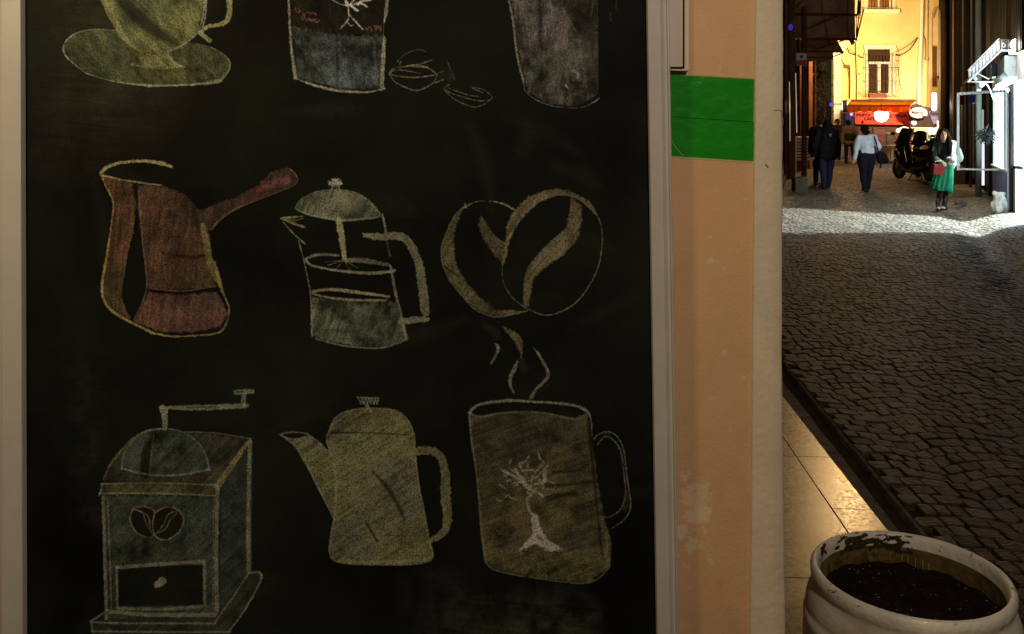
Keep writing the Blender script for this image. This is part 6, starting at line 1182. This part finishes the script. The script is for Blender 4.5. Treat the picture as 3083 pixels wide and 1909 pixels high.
# ================================================================== people
M_skin = mat('skin', (.42, .25, .17), .55, .08, 12); M_hair = mat('dark_hair', (.010, .006, .005), .75, .4, 40, .6, 180, stretch=(3, 3, .5)); M_hairb = mat('brown_hair', (.05, .026, .014), .7, .4, 40, .6, 160, stretch=(3, 3, .5))
def cloth(name, col, var=.15, sc=6, col2=None): return mat(name, col, .85, var, sc, .5, 40, col2=col2)
M_bluesh = cloth('pale_blue_shirt_cloth', (.52, .57, .66)); M_navy = cloth('dark_navy_trousers', (.012, .012, .022)); M_jean = cloth('blue_jeans_cloth', (.022, .026, .06)); M_blk = cloth('black_coat_cloth', (.006, .0055, .006), .5, 5, (.012, .010, .011)); M_maroon = cloth('maroon_jacket_cloth', (.035, .018, .026))
M_beig = cloth('beige_brown_jacket_cloth', (.17, .12, .07), .5, 5, (.06, .038, .022)); M_grn = cloth('green_skirt_cloth', (.008, .09, .045), .2, 5, (.018, .17, .085)); M_wht = cloth('white_cardigan_cloth', (.78, .80, .74)); M_dgr = cloth('dark_green_top_cloth', (.007, .016, .013)); M_tight = cloth('black_tights_cloth', (.016, .009, .009)); M_boot = mat('boot_leather', (.02, .012, .016), .3, .4, 12, coat=.3); M_bag = mat('black_bag_cloth', (.010, .010, .012), .6, .3, 12, .5, 30)
M_eye = mat('eye_dark', (.02, .015, .012), .2, 0); M_lip = mat('lip_red', (.30, .10, .08), .5, 0)
def J(H, sh=.115, hp=.055, **k):
    j = dict(head=(0, 0, .93 * H), neck=(0, .01, .855 * H), chest=(0, 0, .74 * H), waist=(0, 0, .62 * H), pelvis=(0, 0, .535 * H),
             shL=(-sh * H, 0, .815 * H), shR=(sh * H, 0, .815 * H), elL=(-(sh + .035) * H, 0, .63 * H), elR=((sh + .035) * H, 0, .63 * H), wrL=(-(sh + .045) * H, -.02, .48 * H), wrR=((sh + .045) * H, -.02, .48 * H),
             hiL=(-hp * H, 0, .51 * H), hiR=(hp * H, 0, .51 * H), knL=(-hp * H, 0, .28 * H), knR=(hp * H, 0, .28 * H), anL=(-hp * H, 0, .045 * H), anR=(hp * H, 0, .045 * H))
    j.update(k); return {a: Vector(b) for a, b in j.items()}
def hand(b, w, d, side, H, curl=.5):
    """palm, four unequal bent fingers and a thumb leaving the side of the palm"""
    d = d.normalized(); s = Vector((side, 0, 0)); s = (s - d * s.dot(d)).normalized(); n = d.cross(s)
    palm = w + d * .045; b.ell(palm, (.038, .018, .046), 0, 12); b.cap(w, .024, palm, .026)
    for i, (o, L) in enumerate(((-.026, .062), (-.009, .07), (.009, .066), (.025, .052))):
        r0 = palm + s * o + d * .03; r1 = r0 + d * L * .5 + n * .008; r2 = r1 + (d * (1 - curl) + n * curl).normalized() * L * .5; b.cap(r0, .009, r1, .0085); b.cap(r1, .0085, r2, .007)
    t0 = palm - s * .03 - d * .012; t1 = t0 - s * .022 + d * .022; t2 = t1 + d * .028 + n * .01; b.cap(t0, .012, t1, .010); b.cap(t1, .010, t2, .008)
def body(t, O, j, H, face=(0, 1, 0), voxel=.009, m=None, hands=True, legm=1.0, wide=1.0):
    """one continuous skin: torso, head with face relief and ears, arms, hands, legs, feet. face = direction the face looks"""
    b = MB(); P = lambda k: O + j[k]; f = Vector(face).normalized(); sd = f.cross(Vector((0, 0, 1))); fa = math.atan2(f.y, f.x) - math.pi / 2
    b.ell(P('chest'), (.10 * H * wide, .066 * H, .125 * H)); b.ell(P('waist'), (.085 * H * wide, .062 * H, .10 * H)); b.ell(P('pelvis'), (.098 * H * wide, .072 * H, .08 * H))
    b.cap(P('neck') - Vector((0, 0, .05 * H)), .036 * H, P('head') - Vector((0, 0, .03 * H)), .03 * H); b.cap(P('shL'), .034 * H, P('shR'), .034 * H)
    h = P('head'); b.ell(h + Vector((0, 0, .008 * H)) - f * .006 * H, (.044 * H, .054 * H, .058 * H), fa, 20); b.ell(h + f * .012 * H - Vector((0, 0, .028 * H)), (.034 * H, .036 * H, .038 * H), fa, 16)
    b.cap(h + f * .050 * H + Vector((0, 0, .008 * H)), .006 * H, h + f * .060 * H - Vector((0, 0, .012 * H)), .0085 * H, 8); b.ell(h + f * .040 * H - Vector((0, 0, .052 * H)), (.012 * H, .012 * H, .010 * H))
    b.cap(h + f * .046 * H - sd * .012 * H - Vector((0, 0, .03 * H)), .006 * H, h + f * .046 * H + sd * .012 * H - Vector((0, 0, .03 * H)), .006 * H, 8)
    for s in (-1, 1): b.ell(h + sd * s * .045 * H - Vector((0, 0, .006 * H)), (.010 * H, .014 * H, .02 * H), fa, 8)
    for s, S in (('L', -1), ('R', 1)):
        b.cap(P('sh' + s), .031 * H, P('el' + s), .024 * H); b.cap(P('el' + s), .024 * H, P('wr' + s), .0165 * H)
        if hands: hand(b, P('wr' + s), P('wr' + s) - P('el' + s), S, H)
        b.cap(P('hi' + s), .052 * H * legm, P('kn' + s), .036 * H * legm); b.cap(P('kn' + s), .035 * H * legm, P('an' + s), .022 * H * legm)
        td = j.get('td' + s, f); b.cap(P('an' + s) - Vector((0, 0, .02 * H)), .024 * H, P('an' + s) + td * .085 * H - Vector((0, 0, .028 * H)), .018 * H)
    o = b.remesh('body', m or M_skin, t, voxel, 3); 
    if face[1] < .2:
        for s in (-1, 1):
            e = MB(); e.ell(h + f * .0485 * H + sd * s * .0175 * H + Vector((0, 0, .004 * H)), (.0075 * H, .004 * H, .0035 * H), fa, 8); e.build('eye', M_eye, t, smooth=True)
            e = MB(); e.cap(h + f * .050 * H + sd * s * .010 * H + Vector((0, 0, .0145 * H)), .002 * H, h + f * .047 * H + sd * s * .027 * H + Vector((0, 0, .014 * H)), .0016 * H, 6); e.build('eyebrow', M_hair, t, smooth=True)
        e = MB(); e.ell(h + f * .0515 * H - Vector((0, 0, .030 * H)), (.0125 * H, .003 * H, .0042 * H), fa, 10); e.build('mouth', M_lip, t, smooth=True)
    return o
def top(t, O, j, H, m, name='jacket', add=.014, hem=.50, sleeve='wr', vox=.012, wr=.016, wide=1.0, extra=None, flare=0):
    b = MB(); P = lambda k: O + j[k]
    b.ell(P('chest'), ((.10 * H + add) * wide, .066 * H + add, .125 * H)); b.ell(P('waist'), ((.088 * H + add) * wide, .066 * H + add, .10 * H)); b.ell(P('waist') * .55 + P('pelvis') * .45, ((.095 * H + add + flare) * wide, .070 * H + add + flare, .08 * H))
    if hem < .5: b.ell(P('pelvis') - Vector((0, 0, (.52 - hem) * .5 * H)), ((.10 * H + add + flare) * wide, .075 * H + add + flare, .09 * H))
    b.cap(P('shL'), .036 * H + add * .7, P('shR'), .036 * H + add * .7); b.cap(P('neck') - Vector((0, 0, .05 * H)), .045 * H + add * .5, P('neck') - Vector((0, 0, .02 * H)), .036 * H + add * .4)
    for s in 'LR':
        b.cap(P('sh' + s), .036 * H + add * .8, P('el' + s), .028 * H + add * .8)
        if sleeve == 'wr': b.cap(P('el' + s), .028 * H + add * .8, P('wr' + s), .020 * H + add * .7)
    if extra: extra(b)
    return b.remesh(name, m, t, vox, 3, wr, 9)
def trousers(t, O, j, H, m, add=.012, vox=.012, wide=1.0, hem=.02, flare=.0):
    b = MB(); P = lambda k: O + j[k]; b.ell(P('pelvis'), ((.100 * H + add) * wide, .076 * H + add, .085 * H)); b.ell(P('pelvis') + Vector((0, 0, .05 * H)), ((.088 * H + add) * wide, .066 * H + add, .06 * H))
    for s in 'LR':
        b.cap(P('hi' + s), .058 * H * wide + add, P('kn' + s), .038 * H + add); b.cap(P('kn' + s), .038 * H + add, P('an' + s) + Vector((0, 0, hem)), .028 * H + add + flare)
    return b.remesh('trousers', m, t, vox, 3, .014, 10)
def shoes(t, O, j, H, m, f=(0, 1, 0), ankle=0, col=None):
    for s in 'LR':
        b = MB(); a = O + j['an' + s]; td = j.get('td' + s, Vector(f)); g = Vector((a.x, a.y, a.z - .045 * H + .03))
        b.cap(g - td * .03, .036, g + td * .15, .031); b.cap(g, .038, a + Vector((0, 0, .01 + ankle)), .036 + ankle * .1); 
        o = b.remesh('shoe' if not ankle else 'boot', m, t, .010, 2)
        e = MB(); c = g + td * .055 - Vector((0, 0, .024)); e.ell(c, (.042, .13, .012), math.atan2(td.y, td.x) - math.pi / 2, 16); e.build('sole', M_rub, o)
def hairdo(t, O, j, H, m, f=(0, 1, 0), long=0, bun=0, w=1.0):
    b = MB(); f = Vector(f).normalized(); fa = math.atan2(f.y, f.x) - math.pi / 2; h = O + j['head']
    b.ell(h + Vector((0, 0, .018 * H)) - f * .014 * H, (.052 * H * w, .056 * H, .057 * H), fa, 20); b.ell(h - f * .028 * H - Vector((0, 0, .010 * H)), (.045 * H * w, .034 * H, .05 * H), fa, 16)
    if bun: b.ell(h - f * .06 * H + Vector((0, 0, .02 * H)), (.03 * H, .03 * H, .03 * H))
    if long:
        sd = f.cross(Vector((0, 0, 1)))
        for s in (-1, 1):
            b.cap(h + sd * s * .050 * H + Vector((0, 0, .02 * H)) - f * .012 * H, .020 * H, h + sd * s * .066 * H - Vector((0, 0, .09 * H)) + f * .00 * H, .030 * H); b.cap(h + sd * s * .062 * H - Vector((0, 0, .09 * H)) + f * .01 * H, .030 * H, h + sd * s * .06 * H - Vector((0, 0, .09 * H + long)) + f * .045 * H, .022 * H)
            b.cap(h + sd * s * .058 * H - Vector((0, 0, .05 * H)), .03 * H, h + sd * s * .05 * H - Vector((0, 0, long)) , .034 * H)
        b.cap(h - f * .04 * H, .045 * H, h - f * .05 * H - Vector((0, 0, long)), .04 * H)
    return b.remesh('hair', m, t, .009, 2, .016, 34)
def person(px, pyfeet, label, H0=None, top_py=None):
    Y = CAMZ * F / (pyfeet - HY); X = gx(px, Y); z0 = GZ(X, Y)
    return thing('person', (X, Y, 0), label, 'person'), Vector((X, Y, max(0, z0) if z0 > .03 else z0 * .5))
# ---- woman in the pale blue shirt, walking away, black bag on her right side
t, O = person(2609, 579, 'woman seen from behind in pale blue shirt and dark trousers with black shoulder bag'); H = 1.58
j = J(H, head=(-.055, .0, 1.46), neck=(-.02, 0, 1.35), chest=(.0, 0, 1.17), waist=(.005, 0, 1.0), pelvis=(.0, 0, .86), shL=(-.165, 0, 1.27), shR=(.165, 0, 1.28), elL=(-.24, .02, 1.03), wrL=(-.29, -.01, .80), elR=(.27, -.02, 1.06), wrR=(.30, .12, .92),
      hiL=(-.09, 0, .83), hiR=(.09, 0, .83), knL=(-.095, -.03, .46), knR=(.075, .06, .45), anL=(-.085, -.12, .11), anR=(.06, .10, .075))
body(t, O, j, H, (.1, 1, 0), wide=1.08); top(t, O, j, H, M_bluesh, 'shirt', .026, .50, wr=.022, wide=1.08); trousers(t, O, j, H, M_navy, .024, wide=1.30); shoes(t, O, j, H, M_boot)
b = MB(); h = O + j['head']; hairdo(t, O, j, H, M_hair, (.1, 1, 0), w=1.12)
b = MB(); b.ell(h + Vector((.03, -.045, -.06)), (.085, .06, .07)); b.ell(h + Vector((0, -.05, -.02)), (.075, .05, .07)); b.remesh('hair', M_hair, t, .010, 2, .016, 30)
tb_ = thing('shoulder_bag', tuple(O + Vector((.33, -.06, .78))), 'black soft shoulder bag with tassel hanging at the side of the woman in blue', 'bag')
b = MB(); c = O + Vector((.33, -.07, .80)); b.ell(c, (.13, .07, .145), .2); b.ell(c + Vector((-.06, 0, .08)), (.08, .06, .09)); b.ell(c + Vector((.08, 0, -.05)), (.08, .06, .09)); b.remesh('bag_body', M_bag, tb_, .012, 2, .03, 9)
b = MB(); b.tube([O + Vector((.15, -.06, 1.31)), O + Vector((.17, -.125, 1.2)), O + Vector((.20, -.13, 1.05)), O + Vector((.25, -.10, .92))], .014, 6); b.build('strap', M_bag, tb_)
b = MB(); b.lathe([(.006, .1), (.012, .06), (.03, -.03)], c + Vector((-.05, -.05, -.2)), 8, close=True); b.build('tassel', M_bag, tb_)
# ---- man in the long black coat
t, O = person(2489, 571, 'man seen from behind in a bulky black hooded coat and blue jeans on the left'); H = 1.70
j = J(H, head=(.01, 0, 1.56), elL=(-.29, 0, 1.08), elR=(.28, .02, 1.08), wrL=(-.31, .06, .83), wrR=(.30, .12, .84), knL=(-.10, .0, .48), knR=(.095, .05, .48), anL=(-.08, -.05, .09), anR=(.085, .12, .10), hiL=(-.1, 0, .87), hiR=(.1, 0, .87))
body(t, O, j, H, (0, 1, 0), .011, wide=1.15)
def hood(b): b.ell(O + Vector((.01, -.03, 1.56)), (.115, .13, .145)); b.ell(O + Vector((0, -.06, 1.42)), (.16, .12, .11)); b.ell(O + Vector((0, 0, .93)), (.245, .17, .2)); b.ell(O + Vector((0, 0, 1.15)), (.25, .17, .22))
top(t, O, j, H, M_blk, 'hooded_coat', .042, .42, wr=.03, wide=1.15, extra=hood, vox=.014); trousers(t, O, j, H, M_jean, .016); shoes(t, O, j, H, M_boot)
b = MB(); b.ell(O + Vector((.005, -.235, 1.33)), (.03, .01, .04)); b.build('coat_emblem', mat('emblem_grey', (.14, .14, .15), .6), t, smooth=True)
# ---- companion half hidden on his left, face in profile
t, O = person(2457, 560, 'brown haired person in profile half hidden behind the man in black coat'); H = 1.77; O.y += .5; O.x = gx(2468, O.y); t.location.x = O.x; ORG[t.name] = Vector(t.location)
j = J(H, sh=.105); j['head'] = Vector((.05, 0, 1.665))
body(t, O, j, H, (1, .12, 0), .011); top(t, O, j, H, M_blk, 'coat', .025, .44, wr=.02); trousers(t, O, j, H, M_navy); shoes(t, O, j, H, M_boot); hairdo(t, O, j, H, M_hairb, (1, .12, 0), w=1.05, bun=1)
# ---- man further up, maroon jacket, head turned left
t, O = person(2519, 490, 'short haired man in a dark maroon jacket standing far up by the pale pilaster'); H = 1.73
j = J(H); body(t, O, j, H, (-.7, .5, 0), .013); top(t, O, j, H, M_maroon, 'jacket', .03, .46, wr=.02, vox=.016); trousers(t, O, j, H, M_navy, vox=.016); shoes(t, O, j, H, M_boot); hairdo(t, O, j, H, M_hairb, (-.7, .5, 0), w=.98)
# ---- person with the beige jacket
t, O = person(2557, 493, 'person seen from behind in a beige and brown jacket between the two nearer walkers'); H = 1.70
j = J(H, anL=(-.13, .0, .08), anR=(.17, -.06, .08), knL=(-.11, .03, .46), knR=(.13, 0, .46), elR=(.30, 0, 1.05), wrR=(.25, .12, .86), shR=(.2, 0, 1.37)); j['head'] = Vector((-.03, .03, 1.57))
body(t, O, j, H, (.1, 1, 0), .013); top(t, O, j, H, M_beig, 'jacket', .035, .46, wr=.03, vox=.015); trousers(t, O, j, H, M_navy, vox=.016); shoes(t, O, j, H, M_boot); hairdo(t, O, j, H, M_hair, (.1, 1, 0), w=1.15)
b = MB(); b.ell(O + Vector((.0, -.1, 1.03)), (.26, .14, .16)); b.remesh('waist_bag', M_dgr, t, .016, 2, .03, 8)
# ---- girl in green skirt and white cardigan, facing the camera, looking down to her left
t, O = person(2836, 636, 'girl with long dark hair in a green skirt and white cardigan walking and looking down'); H = 1.58
f = Vector((-.28, -1, -.0)).normalized(); O = O + Vector((0, 0, .0))
j = J(H, head=(-.0, -.05, 1.43), neck=(.03, -.01, 1.30), chest=(.05, 0, 1.15), waist=(.045, 0, .98), pelvis=(.04, 0, .85), shL=(-.12, -.02, 1.24), shR=(.205, .02, 1.25), elL=(-.17, -.07, 1.01), wrL=(-.13, -.24, .94), elR=(.25, -.06, 1.02), wrR=(.07, -.24, .99),
      hiL=(-.03, 0, .82), hiR=(.11, 0, .82), knL=(-.03, -.06, .44), knR=(.09, .05, .44), anL=(-.10, -.06, .10), anR=(.07, .04, .10))
j['tdL'] = Vector((-.45, -.9, 0)).normalized(); j['tdR'] = Vector((-.92, -.38, 0)).normalized()
body(t, O, j, H, tuple(f), .008)
top(t, O, j, H, M_dgr, 'blouse', .010, .50, sleeve='el', wr=.01)
def card(b):
    b.cap(O + j['shR'] + Vector((.0, 0, .0)), .08, O + j['elR'] + Vector((.02, -.02, 0)), .095); b.cap(O + j['elR'] + Vector((.0, 0, -.01)), .08, O + Vector((.12, -.17, .97)), .062); b.ell(O + Vector((.13, -.10, .90)), (.085, .07, .05), .3)
    b.ell(O + Vector((.20, .0, 1.07)), (.12, .12, .24)); b.cap(O + Vector((.22, .06, 1.15)), .06, O + Vector((.30, .08, .88)), .045); b.cap(O + Vector((.26, .08, 1.0)), .05, O + Vector((.36, .07, .86)), .02); b.cap(O + Vector((.2, .08, 1.0)), .05, O + Vector((.24, .08, .82)), .03)
b = MB(); card(b); b.remesh('cardigan', M_wht, t, .011, 3, .02, 11)
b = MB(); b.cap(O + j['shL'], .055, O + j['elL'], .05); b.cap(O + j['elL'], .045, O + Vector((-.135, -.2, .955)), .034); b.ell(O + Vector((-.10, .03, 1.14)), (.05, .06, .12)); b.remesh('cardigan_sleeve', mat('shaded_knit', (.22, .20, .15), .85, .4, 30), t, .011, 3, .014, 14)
# pleated skirt
vs = []; NS = 96; lv = [(1.00, .125, .10, .045), (.94, .14, .11, .045), (.86, .155, .125, .045), (.76, .165, .135, .038), (.66, .172, .145, .025), (.56, .18, .15, .010), (.46, .19, .155, -.005), (.385, .20, .16, -.015)]
for i, (z, rx, ry, cx0) in enumerate(lv):
    k = i / (len(lv) - 1)
    for n_ in range(NS):
        a = 2 * math.pi * n_ / NS; pl_ = 1 + .075 * k * math.sin(a * 13 + .6 * math.sin(a * 3)) + .05 * k * math.sin(a * 5 + 1); dz = (-.05 * math.cos(a) + .012 * math.sin(a * 7)) * k
        vs.append(O + Vector((cx0 + rx * pl_ * math.cos(a), -.01 + ry * pl_ * math.sin(a), z + dz)))
b = MB(); b.add(vs, [(i * NS + n_, i * NS + (n_ + 1) % NS, (i + 1) * NS + (n_ + 1) % NS, (i + 1) * NS + n_) for i in range(len(lv) - 1) for n_ in range(NS)]); o = b.build('skirt', M_grn, t, smooth=True); md = o.modifiers.new('t', 'SOLIDIFY'); md.thickness = .008
b = MB(); 
for s in 'LR': b.cap(O + j['hi' + s], .07, O + j['kn' + s], .062); b.cap(O + j['kn' + s], .062, O + j['an' + s] + Vector((0, 0, .06)), .045)
b.ell(O + j['pelvis'], (.15, .1, .12)); b.remesh('tights', M_tight, t, .010, 3, .006, 14)
shoes(t, O, j, H, M_boot, ankle=.11); hairdo(t, O, j, H, M_hair, tuple(f), long=.20, w=1.16)
b = MB(); b.ell(O + Vector((.04, -.235, 1.005)), (.08, .05, .028), .3); b.remesh('scarf_fold', M_wht, t, .010, 2, .01, 20)
rb2 = thing('red_bag', tuple(O + Vector((-.21, -.26, .74))), 'small red square bag held in front of the green skirt', 'bag')
b = MB(); c = O + Vector((-.20, -.27, .80)); b.box(c, (.21, .09, .19), .15, tilt=Matrix.Rotation(.10, 3, 'Y')); b.build('bag_body', mat('red_bag_leather', (.10, .006, .006), .5, .15, 8, coat=.2), rb2, bevel=.015)
b = MB(); b.box(c + Vector((0, -.035, .05)), (.205, .05, .075), .15, tilt=Matrix.Rotation(.10, 3, 'Y')); b.build('flap', mat('red_bag_flap', (.12, .008, .008), .5, .15, 8, coat=.2), rb2, bevel=.012)
b = MB(); b.tube([c + Vector((-.08, 0, .09)), c + Vector((-.03, -.0, .15)), c + Vector((.05, 0, .16)), c + Vector((.09, 0, .09))], .008, 6); b.build('handle', M_chr, rb2, smooth=True)
